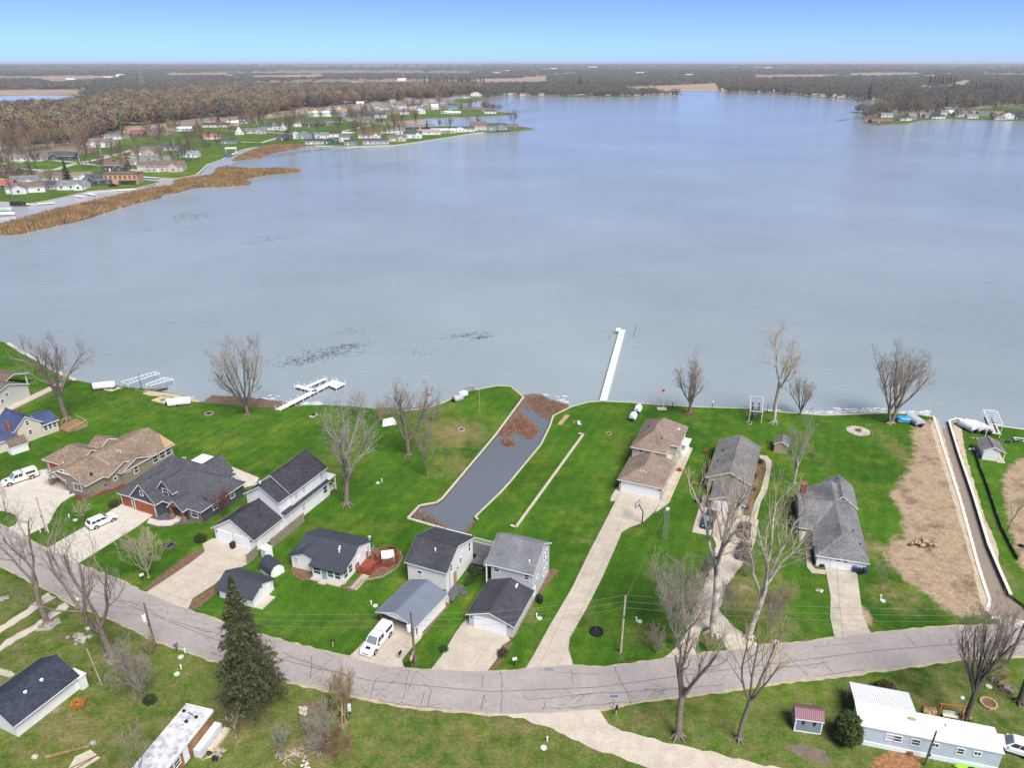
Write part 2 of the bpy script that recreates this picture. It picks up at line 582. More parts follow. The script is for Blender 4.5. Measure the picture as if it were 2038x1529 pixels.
def water_material(name, col, rough=0.12, bump=1.0, murk=0.3):
 m, n, l, p = _new(name)
 pos = geo_pos(n)
 f = ramp(n, l, noise(n, l, pos, 0.008, 4, 0.6), 0.35, 0.65)
 l.new(mix(n, l, f, tuple(x * (1 - murk * 0.4) for x in col), tuple(x * (1 + murk * 0.3) for x in col)), p.inputs['Base Color'])
 p.inputs['Roughness'].default_value = rough
 p.inputs['IOR'].default_value = 1.33
 p.inputs['Specular IOR Level'].default_value = 0.5
 mp = n.new('ShaderNodeMapping')
 mp.inputs['Rotation'].default_value = (0, 0, R(-24))
 mp.inputs['Scale'].default_value = (0.36, 1.0, 1.0)
 l.new(pos, mp.inputs[0])
 a = noise(n, l, mp.outputs[0], 0.75, 3, 0.55)
 b_ = noise(n, l, mp.outputs[0], 2.6, 3, 0.6)
 ad = n.new('ShaderNodeMath')
 ad.operation = 'MULTIPLY_ADD'
 l.new(b_, ad.inputs[0])
 ad.inputs[1].default_value = 0.35
 l.new(a, ad.inputs[2])
 b = n.new('ShaderNodeBump')
 b.inputs['Strength'].default_value = 1.0
 b.inputs['Distance'].default_value = 0.45 * bump
 l.new(ad.outputs[0], b.inputs['Height'])
 l.new(b.outputs[0], p.inputs['Normal'])
 MATS[name] = m
 return m
WATER = water_material('lake_water', (0.265, 0.315, 0.340), 0.10, 0.36)
WATER_DARK = water_material('channel_water', (0.125, 0.145, 0.172), 0.10, 0.15)
WATER_MUD = water_material('muddy_water', (0.27, 0.225, 0.18), 0.14, 0.35)
WATER_PALE = water_material('pale_water', (0.40, 0.40, 0.41), 0.12, 0.2)
# ---- near land, with the two boat channels cut out of it
SHORE = [(-300, 640), (-40, 668), (0, 680), (15, 683), (45, 702), (75, 717), (110, 739), (150, 757), (190, 764), (235, 768), (270, 772), (310, 776),
   (345, 783), (395, 795), (405, 801), (470, 808), (520, 811), (560, 813), (600, 808), (640, 806), (700, 809), (760, 815), (800, 818), (850, 812),
   (880, 803), (905, 791), (930, 779), (990, 768), (1017, 769.5), (1042, 791), (985, 868), (880, 993), (869, 1001), (835, 1007), (812, 1032),
   (883, 1053), (929, 1062), (950, 1034), (946, 1029), (996, 981), (1015, 960), (1077, 885), (1094, 850), (1101, 828), (1137, 810), (1170, 801),
   (1195, 799), (1250, 801), (1310, 806), (1400, 811), (1480, 813), (1560, 821), (1640, 827), (1700, 825), (1770, 822), (1830, 826), (1858, 830),
   (1912, 1000), (1949, 1135), (1970, 1198), (1963, 1218), (1972, 1224), (2028, 1240), (2055, 1225), (2038, 1204), (2012, 1185), (1991, 1138), (1968, 1085),
   (1938, 987), (1908, 900), (1889, 838), (1906, 833), (1925, 840), (1960, 846), (1990, 848.5), (2038, 855), (2500, 905)]
land = [(p.x, p.y) for p in ats(SHORE)]
land += [(260.0, land[-1][1] - 10), (260.0, -80.0), (-260.0, -80.0), (-260.0, land[0][1] + 6)]
land = ccw(land)
g1 = np.stack(np.meshgrid(np.arange(-128, 128, 1.45), np.arange(32, 188, 1.45)), -1).reshape(-1, 2)
g1 += RNG.uniform(-0.4, 0.4, g1.shape)
g2 = np.stack(np.meshgrid(np.arange(-255, 256, 14), np.arange(-75, 200, 14)), -1).reshape(-1, 2)
g2 = g2[(np.abs(g2[:, 0]) > 132) | (g2[:, 1] < 28)]
gp = np.concatenate([g1, g2])
gp = gp[poly_dist(land, gp) < -0.5]
nL = len(land)
cv, ce, cf = delaunay_2d_cdt([Vector(p) for p in land] + [Vector(p) for p in gp], [], [list(range(nL))], 1, 1e-4)[:3]
mb = MB()
mb.mesh([(v.x, v.y, 0.0) for v in cv], [list(f) for f in cf])
mb.mesh([(p[0], p[1], 0.0) for p in land] + [(p[0], p[1], -2.0) for p in land], [(i, nL + i, nL + (i + 1) % nL, (i + 1) % nL) for i in range(nL)])
ground = mb.build('ground', GRASS)
tag(ground, None, None, None, 'structure')
GP = np.array([(v[0], v[1]) for v in mb.v])
dry = np.zeros(len(GP))
soil = np.zeros(len(GP))
def blob_mask(arr, px, py, rx, ry, val):
 c = at(px, py)
 ex = (at(px + rx, py) - c).length
 ey = abs(at(px, py - ry).y - at(px, py + ry).y) / 2
 q = ((GP[:, 0] - c.x) / ex) ** 2 + ((GP[:, 1] - c.y) / ey) ** 2
 np.maximum(arr, val * np.exp(-q * 0.9), out=arr)
for b in [(905, 862, 75, 34, .80), (850, 812, 70, 14, .62), (905, 925, 55, 35, .5), (60, 786, 48, 12, .72), (640, 930, 60, 40, .30), (1215, 1040, 25, 20, .38),
    (700, 890, 40, 30, .35), (1160, 1075, 30, 12, .42), (560, 1270, 40, 20, .3), (950, 1480, 130, 40, .52), (1050, 1450, 70, 24, .72), (470, 1450, 140, 60, .72),
    (620, 1490, 100, 50, .85), (140, 1450, 130, 55, .70), (90, 1210, 60, 30, .50), (1290, 1430, 90, 22, .62), (1560, 1450, 70, 25, .48), (1760, 1520, 70, 24, .72),
    (1880, 1370, 40, 12, .62), (1730, 1090, 28, 26, .72), (1990, 1360, 50, 40, .62), (2000, 1420, 50, 60, .5), (1790, 900, 30, 50, .55), (1480, 1180, 60, 70, .66), (1560, 1250, 60, 30, .5),
    (1540, 1150, 30, 50, .5), (1390, 1150, 25, 40, .4), (1790, 1190, 60, 40, .55), (640, 1110, 30, 20, .45), (230, 1260, 70, 25, .45), (270, 1390, 50, 40, .62), (350, 1330, 60, 30, .35),
    (1960, 1100, 25, 90, .7), (1925, 1000, 14, 60, .6), (450, 870, 60, 20, .25), (240, 800, 80, 25, .30), (1060, 1220, 14, 60, .5), (30, 1270, 40, 30, .6), (880, 1440, 80, 30, .34),
    (620, 1410, 40, 16, .75), (1660, 1520, 90, 26, .55), (480, 1390, 40, 30, .55), (1290, 1270, 60, 30, .42), (700, 1420, 40, 18, .5), (1620, 900, 20, 50, .35), (1240, 1300, 20, 30, .4)]:
 blob_mask(dry, *b)
far_side = at(1019, 1425).y
yroad = np.interp(GP[:, 0], [at(*p).x for p in [(-100, 1080), (225, 1233), (558, 1354), (975, 1420), (1445, 1374), (2038, 1305)]], [at(*p).y for p in [(-100, 1080), (225, 1233), (558, 1354), (975, 1420), (1445, 1374), (2038, 1305)]])
south = GP[:, 1] < yroad
dry[south] = np.maximum(dry[south], np.where(GP[south, 0] < 8, .44, .40))
for poly, sof in [([(1822, 843), (1858, 834), (1908, 1000), (1945, 1137), (1962, 1222), (1905, 1232), (1850, 1190), (1800, 1155), (1775, 1130), (1755, 1095), (1790, 1070), (1800, 1030),
     (1782, 1000), (1768, 985), (1800, 950), (1822, 900), (1816, 862)], 2.2),
      ([(1995, 955), (2010, 925), (2060, 900), (2300, 900), (2300, 1180), (2060, 1190), (2030, 1120), (2005, 1030)], 1.2),
      ([(1690, 1240), (1740, 1255), (1736, 1235), (1712, 1190), (1706, 1200)], 1.0)]:
 d = poly_dist([(p.x, p.y) for p in ats(poly)], GP)
 soil = np.maximum(soil, np.clip(0.5 - d / (2 * sof), 0, 1))
for b in [(880, 1235, 40, 8, 0), (1730, 1068, 20, 25, .45), (1760, 1170, 30, 40, .40), (590, 1400, 16, 10, .7), (688, 1440, 22, 12, .75), (475, 1480, 20, 20, .5), (1960, 1390, 20, 20, .5),
    (120, 1330, 40, 16, .40), (110, 1420, 60, 16, .42), (1480, 1165, 30, 30, .45), (50, 1290, 30, 10, .5), (600, 1500, 60, 30, .4), (1940, 1400, 14, 20, .5)]:
 if b[4]:
  blob_mask(soil, *b)
for nm, arr in (('dry', dry), ('soil', soil)):
 a = ground.data.attributes.new(nm, 'FLOAT', 'POINT')
 a.data.foreach_set('value', arr.astype(np.float32))
# ---- far land: everything beyond the lake, out to the horizon
FSHORE = [(-900, 415), (-300, 405), (0, 402), (62, 405.6), (111, 396), (142, 388.7), (175, 381), (190, 377), (225, 377), (270, 375), (300, 368), (321.5, 362), (300, 360), (275, 359), (262, 356),
    (270, 351.6), (317, 353.7), (350, 355), (391.6, 347.5), (400.6, 341), (413, 327), (440, 317.7), (462, 306), (487, 296), (512, 292), (545, 286.8), (586, 287.8), (627, 289),
    (689, 292), (726, 290), (788, 288), (831, 282), (894.6, 272.5), (946, 264), (987, 260), (1028.5, 260), (1063.6, 256), (1045, 252), (1020, 251), (960, 252), (900, 251), (840, 250.5),
    (812, 251), (800, 246), (760, 245), (790, 240), (851, 235), (917, 233), (1000, 229.5), (1028, 226), (985, 221), (981, 217), (960, 213), (919, 209), (914, 206.5), (930, 205), (962, 198),
    (979, 194), (1008, 188.5), (1049, 191), (1131.6, 192), (1250, 191.5), (1330, 189.5), (1360, 188), (1352, 181), (1400, 181.5), (1500, 184.5), (1553, 186), (1619, 192), (1695, 196), (1740, 199.5), (1790, 203),
    (1784, 213), (1765, 221), (1735, 223.5), (1700, 221.6), (1692, 222.2), (1719, 225), (1716, 229), (1722, 244), (1751, 248), (1798, 246.5), (1840, 238.6), (1896, 236), (1975, 238.6), (2038, 240), (2500, 246), (3200, 250)]
fp = [(p.x, p.y) for p in ats(FSHORE)]
far_poly = fp + [(45000.0, fp[-1][1]), (45000.0, 62000.0), (-45000.0, 62000.0), (-45000.0, fp[0][1])]
FARLAND = mat('far_land', (0.15, 0.13, 0.095), 0.95, 0.35, 0.006, fine=0.3, col2=(0.30, 0.25, 0.18))
sheet('far_ground', far_poly, 0.0, FARLAND, drop=2.0)
# ---- lake
mb = MB()
mb.poly([(-45000, -300, WATER_Z), (45000, -300, WATER_Z), (45000, 9000, WATER_Z), (-45000, 9000, WATER_Z)])
tag(mb.build('lake_water', WATER), None, None, None, 'structure')
sheet('channel_water', ats([(1030, 806), (985, 868), (880, 993), (869, 1001), (835, 1007), (812, 1032), (883, 1053), (929, 1062), (950, 1034), (946, 1029), (996, 981), (1015, 960), (1077, 885), (1094, 850),
       (1101, 828), (1120, 818), (1080, 800)]), WATER_Z + 0.012, WATER_DARK)
sheet('boat_channel_water', ats([(1864, 848), (1912, 1000), (1949, 1135), (1970, 1198), (1963, 1218), (1972, 1224), (2028, 1240), (2055, 1225), (2038, 1204), (2012, 1185), (1991, 1138), (1968, 1085),
         (1938, 987), (1908, 900), (1893, 848)]), WATER_Z + 0.012, WATER_MUD)
sheet('canal_water', ats([(-120, 470), (0, 455), (115, 424), (258, 391), (345, 376), (340, 368), (360, 358), (400, 355), (426, 345), (432, 334), (470, 320), (480, 309), (505, 298), (545, 290), (600, 289.5), (545, 287.2), (512, 292.4), (487, 296.4), (462, 306.4), (440, 318), (413, 327.5), (400, 341.5), (391, 348), (350, 355.6), (317, 354.2), (270, 352), (322, 362.4), (270, 375.4), (225, 377.6), (175, 381.6), (142, 389.2), (111, 396.6), (62, 406), (0, 402.8), (-120, 405)]), WATER_Z + .012, WATER_PALE)
for nm, poly in [('marsh_water', [(-200, 192), (0, 191), (118, 189.5), (157, 191), (196, 193), (191, 198), (123, 205), (81, 205), (0, 210), (-200, 214)]),
     ('marsh_water', [(530, 199), (600, 196), (640, 198), (632, 206), (540, 208)]), ('marsh_water', [(660, 193), (735, 190), (745, 197), (690, 204), (665, 203)]),
     ('marsh_water', [(329, 178), (432, 174), (430, 171.5), (340, 174.5)]), ('lagoon_water', [(1310, 180.5), (1440, 181.5), (1438, 179.6), (1310, 178.6)])]:
 sheet(nm, ats(poly), 0.05, WATER_PALE)
# ---- roads
UP = [(-400, 850), (-200, 948), (-100, 997), (0, 1045), (49, 1068), (92, 1092), (155, 1123.6), (235, 1154), (289.5, 1181), (374, 1214), (436, 1238), (544, 1271), (615, 1290), (692, 1308.5), (756, 1325),
   (814, 1331), (857, 1334.5), (975, 1339), (1046, 1333), (1141, 1325), (1187, 1329.6), (1257, 1322.6), (1321, 1311), (1386.5, 1304), (1445, 1297), (1515.7, 1286), (1560, 1282.7), (1650, 1273),
   (1735.5, 1261), (1858, 1250), (1968, 1245), (2038, 1239), (2200, 1225), (2500, 1200)]
DN = [(-400, 950), (-200, 1036), (-100, 1080), (0, 1126), (94, 1172), (138.5, 1200.5), (225, 1233), (312, 1275.7), (427, 1315.6), (558.5, 1354), (662, 1376.6), (800, 1405), (889, 1413), (975, 1420.6),
   (1083, 1419.5), (1180, 1413), (1234, 1405), (1281, 1395), (1342, 1388), (1445, 1374), (1560, 1357), (1662, 1346.6), (1784, 1329.5), (1907, 1312), (2038, 1305), (2200, 1288), (2500, 1262)]
ASPH = mat('old_asphalt', (0.325, 0.300, 0.288), 0.92, 0.14, 0.18, fine=0.10, bump=0.2)
SHOULDER = mat('road_shoulder', (0.43, 0.355, 0.25), 0.95, 0.3, 1.2, fine=0.3, bump=0.3)
up_w, dn_w = [(p.x, p.y) for p in ats(UP)], [(p.x, p.y) for p in ats(DN)]
cen = [((at(*a).x + at(*b).x) / 2, (at(*a).y + at(*b).y) / 2) for a, b in
    [((-200, 948), (-200, 1036)), ((0, 1045), (0, 1126)), ((155, 1123), (138, 1200)), ((289, 1181), (225, 1233)), ((436, 1238), (427, 1315)), ((615, 1290), (558, 1354)), ((756, 1325), (720, 1389)),
  ((975, 1339), (975, 1420)), ((1187, 1329), (1190, 1412)), ((1445, 1297), (1445, 1374)), ((1735, 1261), (1745, 1335)), ((2038, 1239), (2038, 1305)), ((2300, 1216), (2300, 1280))]]
sheet('road_shoulder', [(p.x, p.y) for p in ats([(a, b - 2.5) for a, b in UP])] + list(reversed([(p.x, p.y) for p in ats([(a, b + 5) for a, b in DN])])), 0.012, SHOULDER, jag=0.16, step=0.9)
sheet('road', up_w + list(reversed(dn_w)), 0.03, ASPH, drop=0.05, jag=0.06, step=1.1)
# sealed cracks and joints in the old asphalt: thin tar lines lying on the road
TAR = mat('crack_tar', (0.075, 0.072, 0.075), 0.8, 0.3, 2)
cr = MB()
cr_b = ribbon(cen, 0.07, 0.036)
cr.mesh(cr_b.v, cr_b.f)
rr = random.Random(5)
def crack(a, b, w, wob, depth=0):
 a, b = Vector(a[:2]), Vector(b[:2])
 k = max(3, int((b - a).length / 0.45))
 nn = Vector((-(b - a).y, (b - a).x)).normalized()
 P = []
 off = 0
 for i in range(k + 1):
  off += rr.uniform(-wob, wob)
  off *= 0.85
  P.append(a.lerp(b, i / k) + nn * off)
 q = ribbon(P, w, 0.036)
 cr.mesh(q.v, q.f)
 return P
for a, b in [((996, 1339), (997, 1420)), ((960, 1345), (958, 1372)), ((962, 1385), (960, 1415)), ((547, 1304), (530, 1345)), ((620, 1306), (618, 1350)), ((664, 1310), (610, 1355)),
    ((1224, 1329), (1255, 1402)), ((1560, 1300), (1605, 1345)), ((1800, 1262), (1822, 1288)), ((1632, 1316), (1660, 1343)), ((795, 1340), (770, 1370)), ((830, 1337), (812, 1380)), ((816, 1337), (800, 1395)),
    ((750, 1350), (735, 1392)), ((765, 1372), (745, 1392)), ((860, 1375), (850, 1408)), ((845, 1380), (838, 1405)), ((1135, 1332), (1140, 1365)), ((1085, 1398), (1080, 1415)), ((1440, 1345), (1520, 1335)), ((700, 1345), (690, 1375)),
    ((1110, 1340), (1190, 1340)), ((1050, 1395), (1180, 1380)), ((1150, 1385), (1320, 1372)), ((1100, 1410), (1260, 1398)), ((1300, 1378), (1440, 1362)), ((390, 1250), (470, 1275)), ((340, 1235), (420, 1262)), ((20, 1065), (110, 1110)), ((60, 1105), (160, 1150)), ((230, 1190), (330, 1230)), ((560, 1300), (690, 1345)),
    ((760, 1398), (900, 1412)), ((420, 1300), (560, 1345)), ((620, 1360), (720, 1385)), ((1545, 1330), (1650, 1318)), ((1640, 1345), (1720, 1333)), ((1620, 1290), (1720, 1278))]:
 P = crack(at(*a), at(*b), rr.uniform(0.04, 0.075), 0.10)
 for i in range(0, len(P) - 1, 4):
  if rr.random() < 0.55:
   e = P[i] + Vector((rr.uniform(-1.6, 1.6), rr.uniform(-1.1, 1.1)))
   crack(P[i], e, 0.045, 0.08)
for i in range(34):                                   # alligator patches along the outer wheel tracks
 t = rr.choice([(rr.uniform(540, 900), 1), (rr.uniform(1100, 1400), 1), (rr.uniform(320, 460), 0)])
 x = t[0]
 yl = np.interp(x, [p[0] for p in DN], [p[1] for p in DN]) if t[1] else np.interp(x, [p[0] for p in UP], [p[1] for p in UP])
 y = yl - rr.uniform(4, 26) if t[1] else yl + rr.uniform(4, 20)
 p = at(x, y)
 crack(p, p + Vector((rr.uniform(-1.2, 1.2), rr.uniform(-0.9, 0.9), 0)), 0.05, 0.07)
tag(cr.build('crack_sealant', TAR), None, None, None, 'stuff')
q = at(1093, 1334)
MB().box(-0.55, 0.55, -0.28, 0.28, 0.03, 0.05).build('storm_drain', METAL_G, None, (q.x, q.y, 0))
tag(bpy.data.objects['storm_drain'], 'grey storm drain grate at the road edge by the long driveway', 'drain')
LANE = mat('pale_gravel', (0.50, 0.445, 0.375), 0.95, 0.18, 0.6, fine=0.2, bump=0.3)
sheet('gravel_lane', ats([(975, 1421), (1083, 1419.5), (1180, 1413), (1196, 1412), (1208, 1440), (1253, 1461), (1304, 1473), (1398, 1494), (1492, 1517), (1620, 1545), (1800, 1580), (1750, 1640), (1400, 1556), (1290, 1529), (1234, 1510), (1180, 1490), (1126, 1465), (1083, 1447), (1040, 1432)]), 0.02, LANE, jag=0.18, step=0.8)
for pts in ([(96, 1178), (110, 1190), (60, 1222), (0, 1262), (-60, 1298), (-70, 1288), (0, 1248), (60, 1208)], [(128, 1200), (140, 1206), (100, 1236), (60, 1260), (0, 1297), (-60, 1328), (-64, 1318), (0, 1284), (70, 1243)]):
 sheet('gravel_track', ats(pts), 0.018, LANE, jag=0.22, step=0.7)
# ---- drives and walks, each slab its own piece
slabs('driveway', ats([(-260, 1020), (-160, 985), (-60, 972), (0, 962), (40, 948), (78, 937), (104, 931), (150, 985), (145, 988), (141, 989.5), (122, 1002), (113, 1013), (107, 1023), (103.6, 1032), (98, 1042), (87, 1050.7), (48, 1069),
        (14, 1052), (30, 1046), (36, 1036), (32, 1026), (10, 1018), (-30, 1016), (-60, 1022), (-90, 1040), (-180, 1000)]), CONC2, ang=R(-14), size=(3.6, 3.6))
slabs('driveway', ats([(92, 1093), (154, 1123.6), (278, 1046), (306, 1025), (312, 1012), (246, 1001), (179, 1043.6)]), CONC2, size=(3.4, 3.4))
slabs('front_walk', ats([(298, 1032), (318, 1037), (340, 1036), (352, 1026), (362, 1029), (358, 1038), (340, 1047), (316, 1048), (292, 1042)]), CONC2, size=(1.6, 1.6), pieces='slab')
slabs('driveway', ats([(289.5, 1181), (355, 1207.5), (374, 1214), (384, 1192), (427, 1164), (450, 1143), (493, 1123.6), (514, 1104), (507, 1098), (429, 1073), (424, 1072), (403, 1084), (408, 1099), (380, 1121)]), CONC, size=(3.2, 3.4))
slabs('driveway', ats([(694, 1309), (727, 1318), (776, 1329), (803.7, 1328), (799.7, 1315.6), (819, 1291), (838, 1272), (842, 1262), (790, 1235), (762, 1228), (748, 1247), (718, 1285.5)]), CONC, size=(3.2, 3.4))
slabs('driveway', ats([(858, 1333.5), (910, 1337), (969, 1338), (988, 1314), (999, 1286), (1016, 1275), (1006, 1262), (932, 1235), (925, 1236), (906, 1262), (880.5, 1305)]), CONC, size=(6.2, 5.4))
slabs('driveway', ats([(1046, 1332), (1141, 1324.5), (1131, 1292.5), (1134, 1271), (1169, 1209), (1199, 1149.5), (1217.7, 1107), (1229.5, 1079), (1237.7, 1060), (1253, 1050.7), (1279, 1041), (1302, 1020), (1315, 996.5), (1312, 990), (1237, 972), (1227, 994), (1207, 1034), (1175, 1095), (1140, 1168), (1121.5, 1200), (1096, 1243), (1061, 1307)]), CONC, size=(4.2, 2.1), off=(0, 0.45))
slabs('side_walk', ats([(1315, 997.5), (1303, 1021), (1308, 1019), (1332, 1001), (1359, 938), (1379, 893), (1367, 889.5), (1345, 928)]), CONC, size=(1.9, 2.2))
slabs('side_pad', ats([(1230, 967), (1216, 990), (1215, 998), (1224, 998), (1236, 974)]), CONC, size=(2.4, 2.4))
slabs('parking_pad', ats([(1399, 986), (1376.6, 1060), (1418, 1068), (1446, 1074), (1503, 1079), (1510, 1036), (1494, 1030), (1412, 1010), (1404, 986)]), CONC, size=(3.4, 3.4))
sheet('gravel_drive', ats([(1418, 1067.5), (1426, 1081), (1421, 1126), (1399, 1166), (1385, 1204), (1366, 1258), (1340, 1296), (1321, 1311.5), (1386.5, 1304.5), (1383, 1296), (1398, 1250), (1424, 1259), (1445, 1290), (1450, 1296.5), (1514, 1286.5), (1482, 1262), (1462.5, 1251), (1440, 1226), (1432, 1213), (1446, 1166), (1488, 1112), (1503, 1079), (1446, 1073.5)]), 0.02, LANE, jag=0.16, step=0.8)
slabs('curved_walk', ats([(1510.7, 906.5), (1526.6, 908), (1536, 919), (1533.6, 942), (1526.6, 977), (1514, 1000), (1506, 1035), (1493, 1032), (1502, 1000), (1514, 977), (1525, 935), (1523, 918), (1512, 912)]), CONC, size=(1.7, 1.7))
slabs('driveway', ats([(1642, 1129), (1653, 1188), (1652, 1230), (1661, 1271.5), (1733, 1261), (1716.5, 1225), (1706, 1145.5), (1702, 1137)]), [CONC3, CONC, CONC3], size=(3.1, 3.3))
slabs('walk', ats([(1590, 1051), (1593, 1069.5), (1602, 1078), (1606, 1130), (1616, 1141.5), (1643, 1144), (1643, 1136), (1622, 1133), (1615, 1125.6), (1612, 1069.5), (1616, 1055)]), CONC, size=(1.6, 1.6))
slabs('patio', ats([(454, 938), (462, 930), (516, 952), (507, 966), (484, 972)]), CONC2, size=(1.5, 1.5))
slabs('walk', ats([(895, 1142), (938, 1108), (946, 1090), (930, 1094), (886, 1132)]), CONC, size=(1.5, 1.5))
slabs('walk', ats([(-40, 1322), (24, 1338), (30, 1344), (18, 1350), (-40, 1332)]), CONC, size=(1.5, 1.5))
# ---- planted and bare beds
for nm, poly, mm in [('mulch_bed', [(145, 989), (158, 983), (186, 987), (172, 998), (156, 998)], MULCH), ('mulch_bed', [(186, 990), (238, 975), (262, 962), (258, 957), (222, 966), (184, 984)], MULCH),
      ('slate_bed', [(300, 1034), (318, 1018), (345, 1024), (338, 1036), (320, 1038)], SLATE), ('slate_bed', [(286, 1044), (316, 1051), (352, 1046), (392, 1040), (402, 1036), (380, 1030), (362, 1033), (340, 1048)], SLATE),
      ('bark_bed', [(287, 1176), (300, 1172), (350, 1142), (404, 1104), (400, 1092), (372, 1106), (300, 1160)], BARKBED), ('bark_bed', [(375, 1213), (384, 1195), (430, 1166), (436, 1178), (398, 1210)], BARKBED),
      ('bark_bed', [(578, 1130), (590, 1128), (622, 1142), (640, 1155), (600, 1156), (582, 1144)], BARKBED), ('bark_bed', [(640, 1155), (690, 1175), (704, 1176), (722, 1156), (760, 1150), (790, 1132), (800, 1112), (795, 1098), (770, 1092), (745, 1090), (738, 1110), (715, 1146), (690, 1168)], BARKBED),
      ('bark_bed', [(836, 1270), (848, 1262), (890, 1212), (905, 1190), (922, 1166), (914, 1162), (880, 1196)], BARKBED), ('bark_bed', [(1018, 1272), (1030, 1262), (1052, 1220), (1075, 1180), (1105, 1146), (1114, 1136), (1100, 1132), (1074, 1150), (1050, 1196)], BARKBED),
      ('bark_bed', [(969, 1338), (988, 1330), (1012, 1300), (1022, 1278), (1006, 1276), (992, 1312)], BARKBED), ('bark_bed', [(1399, 985), (1404, 984), (1412, 1008), (1404, 1012), (1390, 1006)], BARKBED),
      ('bark_bed', [(1509, 914), (1520, 916), (1523, 932), (1508, 976), (1498, 1000), (1490, 1030), (1480, 1026), (1496, 960)], BARKBED), ('bark_bed', [(1616, 1070), (1624, 1072), (1632, 1118), (1642, 1126), (1640, 1134), (1622, 1130), (1614, 1100)], BARKBED),
      ('bark_bed', [(1333, 1000), (1320, 996), (1345, 940), (1368, 890), (1372, 888), (1352, 935)], BARKBED), ('sand_strip', [(1858, 834), (1868, 834), (1916, 1000), (1953, 1135), (1968, 1190), (1962, 1216), (1954, 1212), (1938, 1138), (1898, 1000), (1852, 850)], SAND),
      ('sand_strip', [(1893, 840), (1906, 836), (1914, 856), (1922, 905), (1938, 960), (1960, 1030), (1985, 1090), (1990, 1130), (1972, 1088), (1942, 990), (1912, 900)], SAND),
      ('sand_beach', [(288, 777), (345, 784), (392, 795), (402, 800), (384, 800), (340, 790), (300, 788), (284, 784)], SAND), ('bare_patch', [(300, 797), (325, 787), (352, 796), (350, 802), (324, 804)], SAND),
      ('bark_bed', [(600, 1402), (640, 1402), (650, 1414), (610, 1416)], BARKBED), ('gravel_spot', [(80, 1245), (116, 1230), (123, 1238), (100, 1256), (70, 1258)], GRAVEL), ('mud_patch', [(1560, 1488), (1596, 1480), (1644, 1496), (1656, 1524), (1600, 1512)], mat('wet_mud', (0.17, 0.135, 0.10), 0.9, 0.3, 1)),
      ('leaf_litter', [(1740, 1512), (1770, 1496), (1830, 1508), (1836, 1560), (1730, 1560)], mat('orange_leaves', (0.30, 0.15, 0.07), 0.95, 0.6, 2.5, fine=0.4)), ('bark_bed', [(1838, 1400), (1856, 1404), (1862, 1422), (1840, 1418), (1828, 1406)], BARKBED)]:
 sheet(nm, ats(poly), 0.016, mm, jag=0.12, step=0.7)
# mud and wrack along the shore, reeds washed into the channel mouth
WRACK = mat('shore_wrack', (0.17, 0.115, 0.085), 0.95, 0.5, 1.5, fine=0.4, bump=0.4)
for poly in ([(404, 800), (420, 788), (470, 789), (520, 794), (560, 800), (600, 806), (562, 816), (520, 813), (470, 810), (410, 804)], [(1042, 788), (1060, 784), (1082, 788), (1090, 796), (1108, 800), (1128, 806), (1134, 812), (1118, 820), (1098, 838), (1084, 832), (1062, 820), (1044, 812), (1030, 812)],
    [(1030, 812), (1044, 826), (1066, 846), (1074, 862), (1060, 876), (1040, 872), (1030, 862), (1014, 868), (988, 868), (1000, 850)], [(1000, 878), (1010, 872), (1024, 880), (1022, 888), (1006, 888)], [(812, 1032), (822, 1016), (850, 1022), (890, 1048), (884, 1053)], [(929, 1062), (950, 1034), (946, 1030), (936, 1040), (924, 1058)],
    [(760, 812), (800, 815), (850, 809), (868, 806), (850, 818), (800, 822), (762, 820)]):
 sheet('shore_wrack', ats(poly, WATER_Z), WATER_Z + 0.10, WRACK, drop=0.3, jag=0.25, step=0.9)
# ================================================================== HOUSES
_cache = {}
FACE = {'f': 0.0, 'r': math.pi / 2, 'b': math.pi, 'l': -math.pi / 2}
def P3(ax, c, a, z):
 return (c, a, z) if ax == 'v' else (a, c, z)
def roof_mesh(polys, t=0.16, lift=0.04):
 """sloping roof planes given from above; slab thickness and a trim edge all round"""
 mb = MB()
 edges = {}
 for p in polys:
  pp = [(q[0], q[1], q[2] + lift) for q in p]
  a = sum(pp[i][0] * pp[(i + 1) % len(pp)][1] - pp[(i + 1) % len(pp)][0] * pp[i][1] for i in range(len(pp)))
  if a < 0:
   pp.reverse()
  mb.poly(pp, 0)
  mb.poly([(q[0], q[1], q[2] - t) for q in reversed(pp)], 1)
  for i in range(len(pp)):
   a_, b_ = tuple(round(x, 3) for x in pp[i]), tuple(round(x, 3) for x in pp[(i + 1) % len(pp)])
   edges[(a_, b_)] = (pp[i], pp[(i + 1) % len(pp)])
 for k, (a, b) in edges.items():
  if (k[1], k[0]) not in edges:
   o = 0.012
   d = Vector((b[0] - a[0], b[1] - a[1], 0))
   n = Vector((d.y, -d.x, 0))
   n = n.normalized() * o if n.length > 1e-6 else n
   mb.poly([(a[0] + n.x, a[1] + n.y, a[2] - t), (b[0] + n.x, b[1] + n.y, b[2] - t), (b[0] + n.x, b[1] + n.y, b[2] + 0.01), (a[0] + n.x, a[1] + n.y, a[2] + 0.01)], 1)
 return mb
